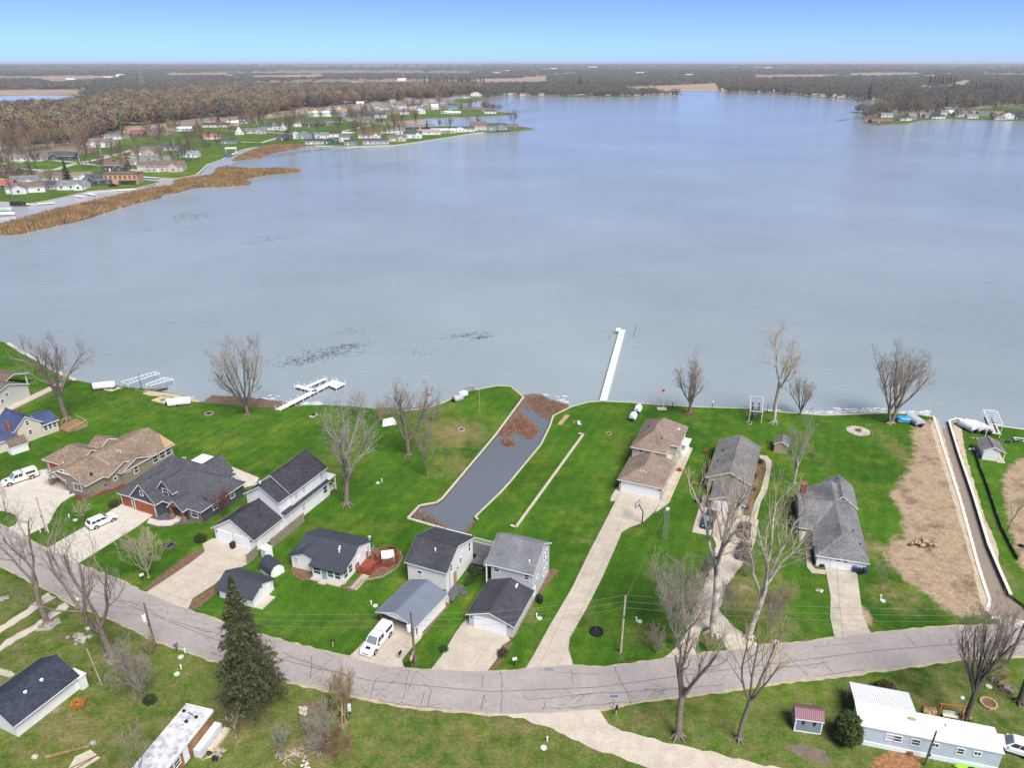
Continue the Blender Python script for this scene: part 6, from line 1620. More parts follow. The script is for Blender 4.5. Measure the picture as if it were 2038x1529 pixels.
FH = [
 ('white L-shaped house with brown roof nearest the far left shore', 52, 384, 20, 9, 3.4, 2.2, 22, 'white', 'brown', dict(wing=(-3, 8, 4, 3.2, 2))),
 ('house with pinkish red roof at the left edge across the water', 0, 378, 14, 9, 3.2, 2.2, 12, 'navy', 'red', {}),
 ('white house with pale grey roof behind the L-shaped white one', 48, 371, 16, 10, 3.6, 2.4, 14, 'white', 'pale', dict(wing=(4, 6, 3, 3, 2))),
 ('long tan house with brown roof beside the far lane', 84, 361, 22, 10, 3.0, 2.2, 6, 'tan', 'brown', {}),
 ('cream gabled house left of the dark spruce across the water', 120, 361, 10, 9, 3.2, 2.4, 5, 'cream', 'brown', {}),
 ('low grey house behind the leafless bush on the far lawn', 98, 378, 16, 9, 2.8, 2.0, 10, 'grey', 'slate', {}),
 ('white cottage with blue grey roof and a glazed porch on the far lawn', 142, 378, 16, 9, 3.0, 2.2, 10, 'white', 'pale', dict(wing=(5, 5, 3, 2.8, 1.6))),
 ('white house with tan roof right of the dark spruce', 158, 360, 13, 9, 3.0, 2.2, 8, 'white', 'tan', dict(wing=(4, 6, 3, 3, 1.8))),
 ('red brick house with purple roof at the far left edge', 6, 349, 17, 9, 3.0, 2.0, 8, 'brick', 'plum', {}),
 ('long white house with grey roof below the woods', 102, 316, 20, 10, 3.2, 2.4, 6, 'white', 'brown', {}),
 ('navy gabled house beside the long white one below the woods', 122, 318, 20, 10, 3.0, 2.6, 4, 'navy', 'slate', dict(wing=(-4, 8, 3, 3, 2.4))),
 ('small white house at the wood edge far left', 37, 321, 14, 8, 2.8, 1.8, 6, 'white', 'tan', {}),
 ('small house with purple roof beneath a bare tree', 69, 321, 12, 8, 2.8, 1.8, 6, 'grey', 'plum', {}),
 ('blue gabled house on the tongue of land behind the reeds', 197, 368, 16, 10, 3.4, 2.6, 8, 'navy', 'slate', dict(wing=(-4, 6, 3, 3, 2.2))),
 ('black house with white windows behind the peach one', 227, 341, 16, 10, 4.2, 1.8, 5, 'charcoal', 'brown', dict(wing=(4.5, 6, 3, 3, 1.6))),
 ('cream cottage with pale roof beside the far drive', 276, 328, 12, 8, 3.0, 1.8, 8, 'cream', 'pale', {}),
 ('khaki garage in front of the brick and tan house', 294, 338, 14, 9, 3.0, 2.4, 8, 'khaki', 'brown', dict(wins=1)),
 ('brick and tan house with a dark sun porch on the far point', 332, 342, 22, 11, 4.0, 3.0, 8, 'pink', 'brown', dict(wing=(5, 7, 2, 3.6, 2.4), wins=4)),
 ('long grey house behind the khaki garage', 308, 324, 22, 9, 3.0, 2.0, 6, 'grey', 'grey', {}),
 ('large house with dark plum roof in the middle of the far lawns', 288, 309, 22, 12, 3.2, 3.2, 4, 'tan', 'plum', dict(wing=(5, 8, 3, 3, 2.2))),
 ('dark red shed near the far lane', 212, 328, 8, 6, 2.4, 1.6, 5, 'maroon', 'maroon', dict(cat='shed', name='shed', wins=1)),
 ('small white cottage with teal roof on the far lawn by the inlet', 376, 313, 14, 8, 2.8, 2.0, 4, 'white', 'teal', dict(wing=(4, 5, 2, 2.6, 1.5))),
 ('white house half hidden by the forked pale tree', 336, 300, 14, 9, 3.2, 2.2, 4, 'white', 'slate', {}),
 ('pale house with bright red roof on the far bank', 419, 277, 16, 9, 3.0, 2.2, 3, 'white', 'red', {}),
 ('white gabled house at the wood edge with dark roof', 346, 259, 14, 9, 3.4, 2.4, 5, 'white', 'dark', {}),
 ('long white shed right of the white gabled house at the wood edge', 365, 261, 18, 8, 3, 1.6, 4, 'white', 'white', dict(cat='barn')),
 ('big pale house half hidden by trees left of centre of the far lawns', 196, 293, 20, 11, 4.8, 2.6, 5, 'white', 'grey', {}),
 ('white house far up the lawn beside the wood', 224, 277, 16, 9, 3.2, 2.0, 4, 'white', 'grey', {}),
 ('dark red barn between the trees below the brown field', 272, 272, 14, 10, 3.6, 2.4, 4, 'maroon', 'maroon', dict(cat='barn', name='barn')),
 ('long white ranch house with dark roof at the wood edge', 429, 253, 30, 10, 2.8, 2.0, 6, 'white', 'dark', dict(wins=6)),
 ('white A-frame house on the far bank', 477, 268, 9, 12, 2.0, 7.0, 8, 'white', 'brown', dict(ax='v', wins=2)),
 ('wide grey ranch house right of the A-frame', 506, 266, 24, 11, 3.0, 2.4, 4, 'grey', 'grey', dict(wing=(6, 8, 3, 3, 1.8))),
 ('white house with dark green roof next to the tall white one', 532, 259, 19, 11, 3.4, 2.6, 4, 'white', 'green', dict(wins=5)),
 ('tall white house with twin gables on the far bank', 556, 259, 15, 11, 5.2, 3.0, 4, 'white', 'pale', dict(wing=(4, 6, 2, 5, 2))),
 ('white flat-roofed house in front of the dark spruces', 484, 246, 17, 10, 3.6, 1.0, 3, 'white', 'white', {}),
 ('cream house behind the long ranch house', 463, 250, 14, 9, 3.4, 2.0, 3, 'cream', 'white', {}),
 ('low grey blue boathouse on the bright lawn', 454, 286, 16, 7, 2.2, 1.2, 3, 'blue', 'slate', dict(cat='shed', name='boathouse')),
 ('dark house under bare trees near the second reed bank', 566, 279, 14, 9, 3.0, 2.2, 5, 'charcoal', 'slate', {}),
 ('white and grey twin-gabled house by the second reed bank', 590, 276, 11, 10, 4.6, 2.6, 5, 'white', 'slate', dict(ax='v')),
 ('blue grey twin-gabled house by the second reed bank', 607, 276, 14, 10, 4.6, 2.8, 5, 'blue', 'slate', dict(ax='v')),
 ('cream cottage with dark roof right at the far water edge', 626, 287, 17, 8, 2.8, 1.8, 14, 'cream', 'dark', {}),
 ('dark green cottage at the far water edge', 656, 286, 16, 9, 3.0, 2.2, 6, 'green', 'slate', dict(ax='v')),
 ('white house with navy roof behind the dark green cottage', 663, 273, 18, 9, 3.6, 2.6, 16, 'white', 'dark', {}),
 ('white twin-gabled house left of the navy-roofed one', 640, 275, 14, 9, 3.4, 2.2, 8, 'white', 'pale', dict(wing=(-3, 6, 2, 3.2, 2))),
 ('tall narrow white house right of the dark green cottage', 685, 282, 9, 9, 4.6, 2.0, 4, 'white', 'brown', {}),
 ('blue grey boathouse standing at the far waterline', 697, 289, 11, 8, 3.0, 1.8, 6, 'blue', 'slate', dict(name='boathouse', cat='shed')),
 ('big bright white pole barn in front of the brown field', 636, 232, 32, 14, 5.0, 2.6, 3, 'white', 'white', dict(cat='barn', name='pole_barn', wins=2)),
 ('wide charcoal house with a grey roof on the far lawn', 622, 252, 25, 11, 4.2, 2.2, 3, 'charcoal', 'slate', dict(wing=(8, 6, 2, 4, 2))),
 ('white porch house left of the charcoal one', 594, 252, 14, 9, 4.0, 2.2, 4, 'white', 'brown', {}),
 ('brown ranch house on the bright far lawn', 660, 248, 26, 9, 2.8, 1.8, 2, 'brown', 'plum', {}),
 ('blue grey two-storey house right of the brown ranch', 700, 241, 15, 10, 5.4, 2.4, 3, 'blue', 'slate', {}),
 ('pale grey large house with white trim up the far bank', 729, 236, 22, 10, 5.0, 2.4, 3, 'grey', 'slate', dict(wing=(-4, 6, 2, 4.6, 2))),
 ('small blue gabled house behind the brown ranch', 680, 232, 12, 9, 3.6, 2.6, 3, 'blue', 'teal', dict(ax='v')),
 ('white house up the bank right of the pale grey large one', 757, 235, 16, 10, 4.6, 2.2, 3, 'white', 'slate', {}),
 ('white trailer home on the peninsula', 675, 270, 12, 5, 2.8, .6, 3, 'white', 'white', dict(cat='mobile home')),
 ('pale blue trailer home on the peninsula', 694, 270, 12, 5, 2.8, .6, 3, 'teal', 'white', dict(cat='mobile home')),
 ('white house with maroon roof on the peninsula', 735, 275, 22, 10, 3.2, 3.0, 4, 'white', 'maroon', dict(wing=(7, 5, 2, 3.0, 2.4))),
 ('long grey shore house with white veranda posts', 748, 287, 24, 9, 3.0, 2.0, 8, 'grey', 'slate', dict(wins=5)),
 ('white house with brown roof behind the long grey shore house', 776, 265, 18, 9, 3.0, 1.8, 4, 'white', 'brown', {}),
 ('cream shore house with grey gable on the peninsula', 790, 281, 18, 10, 3.4, 2.4, 8, 'cream', 'brown', dict(wing=(4, 6, 2, 3.2, 2))),
 ('tall white house behind the cream shore house', 796, 268, 10, 9, 5.4, 2.2, 4, 'white', 'pale', {}),
 ('white two-gabled shore house in the middle of the peninsula', 822, 275, 18, 10, 4.2, 2.4, 10, 'white', 'slate', dict(wing=(5, 6, 2, 4.0, 2))),
 ('white shore house with mauve roof on the peninsula', 854, 268, 24, 10, 3.0, 2.2, 10, 'white', 'mauve', {}),
 ('long green grey roofed barn behind the mauve roof', 836, 256.5, 32, 12, 2.6, 2.4, 4, 'charcoal', 'pale', dict(cat='barn', name='barn', wins=2)),
 ('long cream shore house under a bare tree on the peninsula', 882, 265, 26, 9, 3.0, 1.6, 6, 'cream', 'white', dict(wins=5)),
 ('small white gabled house between the cream houses on the peninsula', 916, 263, 12, 9, 3.6, 2.4, 6, 'white', 'slate', dict(ax='v')),
 ('white house with dark windows left of the tall cream gable', 932, 262, 14, 9, 3.4, 2.0, 6, 'white', 'slate', {}),
 ('tall cream house with a steep olive roof near the peninsula tip', 953, 259.5, 17, 12, 5.0, 4.0, 8, 'cream', 'brown', {}),
 ('blue grey double house near the peninsula tip', 985, 259, 26, 11, 4.4, 2.8, 6, 'blue', 'slate', dict(wing=(7, 7, 2, 4.2, 2.4))),
 ('dark brown house under trees at the peninsula tip', 1014, 257.5, 20, 10, 3.2, 2.4, 4, 'brown', 'brown', {}),
 ('white house at the left end of the second spit', 805, 227.5, 20, 11, 4.2, 2.6, 4, 'white', 'pale', {}),
 ('maroon roofed house between two white ones on the second spit', 824, 227, 20, 11, 3.2, 2.6, 4, 'maroon', 'maroon', {}),
 ('tall white gable house on the second spit', 837, 226.5, 14, 12, 5.2, 3.6, 4, 'white', 'pale', dict(ax='v')),
 ('low white house in the middle of the second spit', 888, 226, 22, 10, 3.0, 1.8, 3, 'white', 'white', {}),
 ('tall teal house on the second spit', 901, 219, 15, 12, 7.0, 2.6, 3, 'teal', 'slate', {}),
 ('tan low house below the teal one on the second spit', 905, 227, 26, 10, 3.0, 1.6, 3, 'tan', 'white', {}),
 ('olive roofed house at the end of the second spit', 966, 222, 28, 14, 3.8, 3.0, 3, 'brown', 'brown', {}),
 ('white porch house at the end of the second spit', 976, 226, 18, 10, 3.4, 2.0, 3, 'white', 'slate', {}),
 ('large white house above the little bay', 948, 191, 36, 16, 7.0, 4.0, 3, 'white', 'pale', dict(ax='v')),
 ('white house left of the large white one above the bay', 926, 195, 26, 12, 4.0, 3.0, 3, 'white', 'pale', {}),
 ('grey barn above the little bay', 911, 196, 22, 12, 5.0, 3.0, 3, 'blue', 'slate', dict(cat='barn', name='barn')),
 ('orange tan house at the corner of the far shore', 996, 188, 34, 16, 6.0, 4.5, 2, 'peach', 'mauve', {}),
 ('lone orange gabled house on the far shore by the brown field', 1441, 181, 22, 12, 4, 5, 0, 'peach', 'mauve', dict(wins=2)),
 ('black tall house standing in the water at the end of a spit', 1344, 188.5, 12, 10, 7, 1.5, 0, 'charcoal', 'slate', {}),
 ('dark maroon roofed house on the right-hand point', 1756, 244, 40, 12, 3.2, 3.0, 0, 'brown', 'maroon', {}),
 ('grey gabled house in the middle of the right-hand shore', 1913, 232.5, 26, 14, 4.6, 4.2, 0, 'grey', 'brown', dict(wing=(0, 10, 2, 4.2, 3.2))),
 ('white cottage right of the grey gabled house on the right-hand shore', 1936, 235, 22, 10, 3.4, 3.0, 0, 'white', 'pale', {}),
 ('white gable-end house towards the right edge of the far shore', 2005, 237, 17, 11, 4.8, 4.0, 0, 'white', 'brown', dict(ax='v')),
 ('dark barn-roofed house at the right edge of the far shore', 2032, 236, 34, 16, 5.0, 5.5, 0, 'charcoal', 'dark', {}),
 ('brown roofed house behind the right-hand point', 1853, 234, 24, 12, 3.6, 3.0, 0, 'pink', 'brown', {}),
 ('small white house behind the trees on the right-hand point', 1765, 233, 24, 12, 4, 3, 0, 'white', 'pale', {}),
 ('pale cottage left of the grey gabled house on the right shore', 1868, 236, 18, 9, 3.0, 2.4, 0, 'white', 'slate', {}),
 ('low grey cottage between the white cottages on the right shore', 1990, 238, 22, 10, 3.2, 2.4, 0, 'grey', 'grey', {}),
]
for lab, px, py, w, d, h, r_, a, wall, roof, kw in FH:
 if w > 19 and (py < 240 or px > 1700) and 'barn' not in lab:
  w, d, h, r_ = w * .68, d * .8, h * .85, r_ * .8
  kw = {k_: v_ for k_, v_ in kw.items() if k_ != 'wing'}
 far_house(lab, px, py, w, d, h, r_, a, wall, roof, **kw)
# peach box house with tall brown windows
p = at(242, 367)
t = thing('apartment_house', 'boxy peach two-storey house with tall brown windows on the tongue of land', 'house', p, R(6))
part('wall', MB().box(-10, 10, 0, 11, 0, 6.2), COLW['peach'], t)
part('roof', MB().box(-10.3, 10.3, -.3, 11.3, 6.2, 6.6), SH_BROWN, t)
for i in range(7):
 window(t, 'f', 0, -8.6 + 2.85 * i, 4.4, 1.2, 2.0, frame=COLW['brown'], pane=COLW['brown'], mull=False)
part('porch', MB().box(-1, 9.5, -2.5, 0, 2.4, 2.6).box(-1, -.8, -2.5, -2.3, 0, 2.4).box(9.3, 9.5, -2.5, -2.3, 0, 2.4).box(4, 4.2, -2.5, -2.3, 0, 2.4), COLW['charcoal'], t)
# ---- the smallest houses, far along the shores
_hm = {}
def tiny(px, py, k, label, group):
 rr = random.Random(k * 17 + int(px))
 wall = rr.choice(['white', 'white', 'white', 'cream', 'grey', 'tan', 'blue', 'khaki'])
 roof = rr.choice(['grey', 'brown', 'slate', 'pale', 'tan', 'white', 'dark'])
 sh = rr.randrange(3)
 key = (wall, roof, sh)
 if key not in _hm:
  w, d, h, r_ = [(13, 9, 3.4, 2.6), (17, 10, 3.2, 2.6), (11, 10, 5.2, 2.8)][sh]
  a = MB()
  for x in (-w / 2, w / 2):
   a.poly([(x, 0, 0), (x, 0, h), (x, d / 2, h + r_), (x, d, h), (x, d, 0)])
  a.poly([(-w / 2, 0, 0), (w / 2, 0, 0), (w / 2, 0, h), (-w / 2, 0, h)])
  a.poly([(-w / 2, d, 0), (w / 2, d, 0), (w / 2, d, h), (-w / 2, d, h)])
  b = roof_mesh([[(-w / 2 - .3, -.4, h - .2), (w / 2 + .3, -.4, h - .2), (w / 2 + .3, d / 2, h + r_), (-w / 2 - .3, d / 2, h + r_)], [(-w / 2 - .3, d + .4, h - .2), (w / 2 + .3, d + .4, h - .2), (w / 2 + .3, d / 2, h + r_), (-w / 2 - .3, d / 2, h + r_)]])
  c = MB()
  for i in range(3):
   u = -w / 2 + w * (i + .5) / 3
   c.box(u - .7, u + .7, -.06, 0, 1.0, 2.3)
  _hm[key] = (a.data('wall', COLW[wall]), b.data('roof', [COLR[roof], TRIM]), c.data('window', GLASS))
 t = thing('lake_house', label, 'house', at(px, py), R(rr.uniform(-14, 14)), group)
 for m, n in zip(_hm[key], ('wall', 'roof', 'window')):
  obj(n, m, t)
rr = random.Random(3)
for k in range(30):
 x = rr.uniform(660, 900)
 tiny(x, rr.uniform(196, 222) - (x - 660) * .02, k, 'small pale house among the bare trees behind the peninsula', 'small houses among the trees behind the peninsula')
for k in range(26):
 x = 1000 + k * 13.2 + rr.uniform(-4, 4)
 tiny(x, 190.8 + rr.uniform(-2.6, -.4) - (x > 1290) * 1.5, 50 + k, 'tiny pale house in the row along the middle of the far shore', 'tiny houses along the middle of the far shore')
for k in range(30):
 x = 1476 + k * 10.2 + rr.uniform(-4, 4)
 y = np.interp(x, [1400, 1500, 1553, 1619, 1695, 1790], [181.5, 184.5, 186, 192, 196, 203])
 tiny(x, y - rr.uniform(.8, 3.0), 90 + k, 'tiny pale house in the row along the right half of the far shore', 'tiny houses along the right half of the far shore')
for k in range(12):
 x = 1800 + k * 20 + rr.uniform(-5, 5)
 tiny(x, np.interp(x, [1751, 1798, 1840, 1896, 1975, 2038], [248, 246.5, 238.6, 236, 238.6, 240]) - rr.uniform(4, 9), 130 + k, 'small pale house set back on the right-hand shore', 'small houses on the right-hand shore')
for k in range(10):
 tiny(rr.uniform(1780, 1900), rr.uniform(214, 230), 150 + k, 'small house among the trees behind the right-hand point', 'small houses behind the right-hand point')
for k, (x, y) in enumerate([(78, 160), (215, 157), (140, 158), (240, 152), (380, 152), (455, 153), (870, 155), (800, 160), (985, 147), (1005, 144), (1085, 140), (1100, 140), (1130, 139), (1180, 137), (1300, 137), (1275, 148), (1150, 176), (1125, 178), (1510, 137), (1530, 138), (1560, 138), (1430, 136), (1462, 137), (1850, 154), (1815, 155), (1985, 158), (1650, 160), (1920, 157), (1350, 153), (1372, 152), (60, 168), (330, 168)]):
 p = at(x, y)
 s = max(1.0, p.y / 2600)
 t = thing('distant_building', 'distant pale building in the country beyond the lake', 'building', p, R((k * 37) % 20 - 10), 'distant buildings beyond the lake')
 part('wall', MB().box(-14 * s, 14 * s, 0, 14 * s, 0, 5 * s), TRIM, t)
 gable(t, 'u', -14 * s, 14 * s, [(0, 5 * s), (7 * s, 7 * s), (14 * s, 5 * s)], TRIM, METAL_W if k % 2 else SH_TAN, walls=False)
# ---- reed banks
REED = mat('dry_reeds', (0.27, 0.165, 0.082), 0.95, 0.35, 0.10, fine=.25, col2=(0.40, 0.265, 0.135))
REEDM = mat('reed_bed', (0.20, 0.125, 0.065), 0.95, 0.4, 0.2, fine=.3)
def reeds(label, poly, n, h, w, seed, m=REED, z=WATER_Z, bed=True, name='reeds'):
 P = ats(poly, z)
 r = np.random.default_rng(seed)
 xs, ys = [p.x for p in P], [p.y for p in P]
 c = np.stack([r.uniform(min(xs), max(xs), n * 6), r.uniform(min(ys), max(ys), n * 6)], 1)
 c = c[poly_dist(P, c) < r.uniform(-1.2, .5, len(c)) * h * .6][:n]
 n = len(c)
 a = r.uniform(0, 2 * math.pi, n)
 s = r.uniform(.6, 1.3, n)
 hh = h * r.uniform(.55, 1.15, n)
 e = np.stack([np.cos(a), np.sin(a)], 1) * (w * s)[:, None]
 le = r.normal(0, .22, (n, 2)) * hh[:, None]
 V = np.zeros((n, 3, 3))
 V[:, 0, :2], V[:, 1, :2], V[:, 2, :2] = c - e, c + e, c + le
 V[:, :2, 2] = z - .1
 V[:, 2, 2] = z + hh
 o = obj(name, mesh_np(name, V.reshape(-1, 3), np.arange(3 * n).reshape(-1, 3), m))
 tag(o, label, None, None, 'stuff')
 if bed:
  sheet('reed_bed', P, z + h * .28, REEDM, drop=h * .4, jag=h * .3, step=3)
 return o
BANK1 = [(-120, 466), (0, 450.5), (51.5, 436), (115, 419.6), (185.5, 403), (258, 386.6), (309, 376), (348, 371), (344, 366), (352, 361), (367, 356.8), (400, 354), (421, 351.7), (431.5, 338), (448, 333.5), (503.7, 339), (555, 337), (594, 339), (599, 342), (536.6, 347.6), (499.5, 353.7), (481, 359), (499.5, 364), (491, 368), (442, 372), (400, 372.5),
   (381, 375.5), (350, 384), (321.5, 388.2), (317, 394), (268, 406), (206, 424), (175, 435), (140, 444), (82, 456), (41, 466), (0, 467.5), (-120, 484)]
BANK2 = [(464, 318.7), (479, 310.5), (503.7, 300), (534.6, 292), (565.5, 288.8), (611, 290), (578, 297.5), (545, 304), (524, 310.5), (518, 314.6), (466.6, 319.7)]
reeds('dry tan reed bank stretching along the left shore', BANK1, 26000, 2.3, .45, 1)
reeds('smaller tan reed bank by the far left bay', BANK2, 6500, 2.3, .5, 2)
reeds('pinkish reeds washed up across the channel mouth', [(1044, 792), (1082, 790), (1128, 806), (1116, 820), (1098, 836), (1084, 832), (1060, 818)], 1800, .45, .10, 3, mat('wrack_reeds', (.27, .15, .10), .95, .4, 1, fine=.3), bed=False)
reeds('pink clump of dead reeds in the dark channel', [(1034, 830), (1066, 848), (1074, 862), (1056, 876), (1040, 868), (1028, 860), (1012, 868), (992, 868), (1004, 848)], 1900, .75, .12, 4, mat('pink_reeds', (.36, .19, .13), .95, .4, 1, fine=.3), bed=False)
reeds('small tuft of dead reeds standing alone in the dark channel', [(999, 882), (1008, 874), (1022, 880), (1024, 888), (1008, 890)], 420, .8, .12, 5, mat('pink_reeds', (.36, .19, .13)), bed=False)
reeds('dry weeds in the near corner of the dark channel', [(815, 1032), (824, 1016), (846, 1022), (872, 1040), (884, 1052)], 700, .7, .10, 6, WOOD_G, bed=False)
# ---- floating weed: dark pads on the lake
PAD = mat('water_weed', (0.13, 0.14, 0.17), .5, .3, .5)
def weeds(spots, seed):
 r = random.Random(seed)
 mb = MB()
 for px, py, rx, ry, n, s in spots:
  for i in range(n):
   x, y = r.gauss(0, .5), r.gauss(0, .5)
   p = at(px + x * rx, py + y * ry - x * rx * .12, WATER_Z)
   a = r.uniform(0, 3)
   l = s * r.uniform(.25, 1.0)
   mb.disc((p.x, p.y, WATER_Z + .015), l, l * .25, 6, .03, rot=R(r.uniform(-30, 20)))
 tag(mb.build('water_weed', PAD), 'dark floating weed patches on the lake surface', None, None, 'stuff')
weeds([(640, 706, 70, 12, 300, .5), (690, 690, 50, 6, 120, .5), (590, 722, 40, 8, 90, .5), (925, 668, 45, 5, 110, .45), (960, 671, 22, 3, 60, .5), (700, 660, 60, 10, 40, .5), (385, 430, 60, 10, 160, .7), (300, 455, 60, 10, 70, .7), (520, 478, 60, 6, 70, .7), (620, 300, 50, 3, 130, 1.6), (560, 308, 30, 3, 60, 1.4), (690, 298, 40, 2, 70, 1.6), (1678, 239, 16, 1.2, 90, 2.4), (1060, 218, 40, 2, 60, 3), (1000, 208, 40, 3, 50, 3), (450, 720, 30, 10, 40, .4), (850, 700, 60, 10, 40, .4), (1060, 222, 30, 1.5, 40, 3)], 4)
# ---- waves breaking on the right-hand wall
FOAM = mat('foam', (.75, .77, .79), .8, .1)
r = random.Random(9)
mb = MB()
for px0, px1, py0, py1, n in ((1600, 1690, 818, 825, 40), (1660, 1760, 812, 821, 110), (1790, 1850, 818, 827, 50), (500, 640, 800, 806, 26), (380, 560, 786, 797, 30), (1040, 1136, 786, 806, 30), (1480, 1560, 816, 820, 14)):
 for i in range(n):
  p = at(r.uniform(px0, px1), r.uniform(py0, py1), WATER_Z)
  l = r.uniform(.25, .8)
  mb.disc((p.x, p.y, WATER_Z + .01), l, l * r.uniform(.12, .3), 7, .04, rot=R(r.uniform(-20, 20)))
tag(mb.build('shore_foam', FOAM), 'white foam of small waves along the shore', None, None, 'stuff')
# ---- woods
WOODC = [((0.135, 0.100, 0.088), 'mauve'), ((0.175, 0.125, 0.085), 'brown'), ((0.245, 0.185, 0.105), 'ochre'), ((0.115, 0.092, 0.078), 'dark'), ((0.180, 0.165, 0.105), 'olive'), ((0.19, 0.115, 0.085), 'rust')]
WM = [mat('wood_twigs_' + n, tuple(x * 1.22 for x in c), .95, .25, .05) for c, n in WOODC]
protos = []
for k in range(7):
 sk = grow(300 + k, 17 + (k % 3) * 3, 11 + (k % 2) * 3, .26, limbs=6, fork=.26, kids=(6, 6), levels=3, up=.45, twig=.05, wander=.2)
 P0, P1, R0, R1, LV = sk
 R0, R1 = np.where(LV >= 2, np.maximum(R0, .06) * 1.3, R0), np.where(LV >= 2, np.maximum(R1, .035) * 1.3, R1)
 protos.append(((P0, P1, R0, R1, LV), k))
def proto_mesh(k, tm, bark):
 sk, _ = protos[k % len(protos)]
 return tree_meshes(sk, 1.0, bark=bark, twigm=tm, tl=1, nside=(5, 3, 3, 3, 3))
WOODV = [proto_mesh(i, WM[i % 6], BARK_S if i % 5 == 2 else BARK) for i in range(12)]
def wood_tree(v, p, s, rot, label, group, name='bare_tree'):
 t = thing(name, label, 'tree', p, rot, group)
 t.scale = (s, s, s * 1.0)
 for m, n in zip(WOODV[v], ('trunk', 'crown')):
  obj(n, m, t)
 return t
# trees one can pick out around the far lawns
r = random.Random(21)
LAWN_TREES = [(160, 327, 1.35, 2, 'tall pale tree by the far lane junction'), (78, 348, 1.2, 3, 'dark bare tree beside the far lane near the tan house'), (62, 362, .9, 0, 'bare tree right of the parked cars on the far lane'), (104, 382, .8, 4, 'leafless bush tree in front of the low grey house'), (30, 368, .8, 3, 'bare tree behind the L-shaped white house'),
     (28, 324, 1.0, 0, 'bare tree at the far lane by the small white house'), (200, 330, 1.1, 0, 'leaning bare tree left of the black house'), (182, 333, 1.0, 8, 'bare tree on the far lawn above the black house'), (224, 322, 1.0, 4, 'bare tree behind the dark red shed'), (366, 325, 1.1, 3, 'bare tree behind the brick and tan house'), (350, 312, 1.3, 2, 'forked pale tree in front of the white house'),
     (414, 311, .8, 3, 'bare tree on the lawn above the inlet'), (438, 309, .85, 9, 'bare tree near the boat lift by the inlet'), (386, 320, 1.2, 7, 'pale tree right of the teal roofed cottage'), (320, 296, 1.1, 0, 'bare tree left of the half hidden white house'), (300, 286, 1.1, 5, 'bare tree above the plum roofed house'), (250, 290, 1.0, 4, 'bare tree on the lawn below the red barn'), (464, 272, .8, 0, 'spreading bare tree left of the A-frame'),
     (574, 281, .9, 6, 'bare tree in front of the dark house by the second reed bank'), (404, 250, .9, 3, 'bare tree left of the long white ranch house'), (774, 272, .9, 4, 'bare tree on the peninsula near the maroon roof'), (894, 266, 1.0, 4, 'bare tree in front of the long cream shore house'), (930, 256, 1.0, 2, 'bare tree standing by the lagoon behind the peninsula'), (950, 252, .9, 0, 'low bare tree behind the steep olive roof'),
     (1024, 255, 1.3, 3, 'big spreading bare tree at the peninsula tip'), (936, 224, .9, 9, 'dark tree on the second spit'), (1706, 222, 1.7, 3, 'lone dark tree at the end of the stone spit'), (1726, 238, 1.3, 1, 'rusty tree on the right-hand point'), (1766, 236, 1.5, 2, 'ochre tree behind the maroon roof on the right-hand point'), (1748, 236, 1.2, 4, 'olive tree on the right-hand point'), (1800, 240, 1.5, 3, 'dark tree right of the maroon roof'), (1826, 234, 1.5, 0, 'tall tree on the right-hand shore'), (1790, 230, 1.6, 5, 'rust brown tree above the right-hand point')]
for px, py, s, v, lab in LAWN_TREES:
 wood_tree(v, at(px, py), s, r.uniform(0, 6), lab, None)
# the wood behind the far lawns: nearest trees one by one, the rest as one mass
WOODPOLY = ats([(-160, 322), (0, 317), (120, 297), (185, 284), (240, 262), (340, 243), (420, 233), (520, 230), (560, 221), (690, 208), (800, 200), (900, 192), (960, 184), (960, 179), (700, 183), (500, 186), (400, 190), (240, 201), (190, 220), (0, 236), (-160, 242)])
WP = [(p.x, p.y) for p in WOODPOLY]
xs, ys = [p[0] for p in WP], [p[1] for p in WP]
cand = np.stack([RNG.uniform(min(xs), max(xs), 16000), RNG.uniform(min(ys), max(ys), 16000)], 1)
cand = cand[inside(WP, cand)]
holes = [ats(pl) for pl in ([(246, 264), (250, 252), (350, 243), (352, 251)], [(405, 246), (430, 234), (432, 241), (408, 250)], [(520, 237), (545, 223), (560, 231)], [(560, 231), (600, 213), (690, 214), (690, 223), (600, 227)], [(530, 199), (600, 196), (640, 198), (632, 206), (540, 208)], [(660, 193), (735, 190), (745, 197), (690, 204), (665, 203)])]
for h in holes:
 cand = cand[~inside(h, cand)]
order = np.argsort(np.hypot(cand[:, 0], cand[:, 1]))
cand = cand[order]
near, grid, rest = [], set(), []
for c in cand:
 key = (int(c[0] // 7), int(c[1] // 7))
 if key in grid:
  continue
 grid.add(key)
 (near if len(near) < 105 else rest).append(c)
rest = np.array(rest)
for i, c in enumerate(near):
 wood_tree(int(RNG.integers(0, 12)), (c[0], c[1], 0), RNG.uniform(.72, 1.12), RNG.uniform(0, 6), 'bare brown tree at the near edge of the wood behind the far lawns', 'bare trees along the near edge of the wood')
hp = np.array([[at(f[1], f[2]).x, at(f[1], f[2]).y, f[3]] for f in FH])
lw = ats(FARLAWNS[0])
cd = np.stack([RNG.uniform(at(-40, 330).x * .9, at(900, 262).x, 5000), RNG.uniform(at(100, 400).y, at(600, 228).y, 5000)], 1)
cd = cd[poly_dist(lw, cd) < -4]
got = []
for c in cd:
 dx, dy = c[0] - hp[:, 0], c[1] - hp[:, 1]
 if np.any((np.abs(dx) < hp[:, 2] * .5 + 3) & (dy > -9) & (dy < 14)) or any((c[0] - g_[0]) ** 2 + (c[1] - g_[1]) ** 2 < 100 for g_ in got):
  continue
 got.append(c)
 if len(got) >= 80:
  break
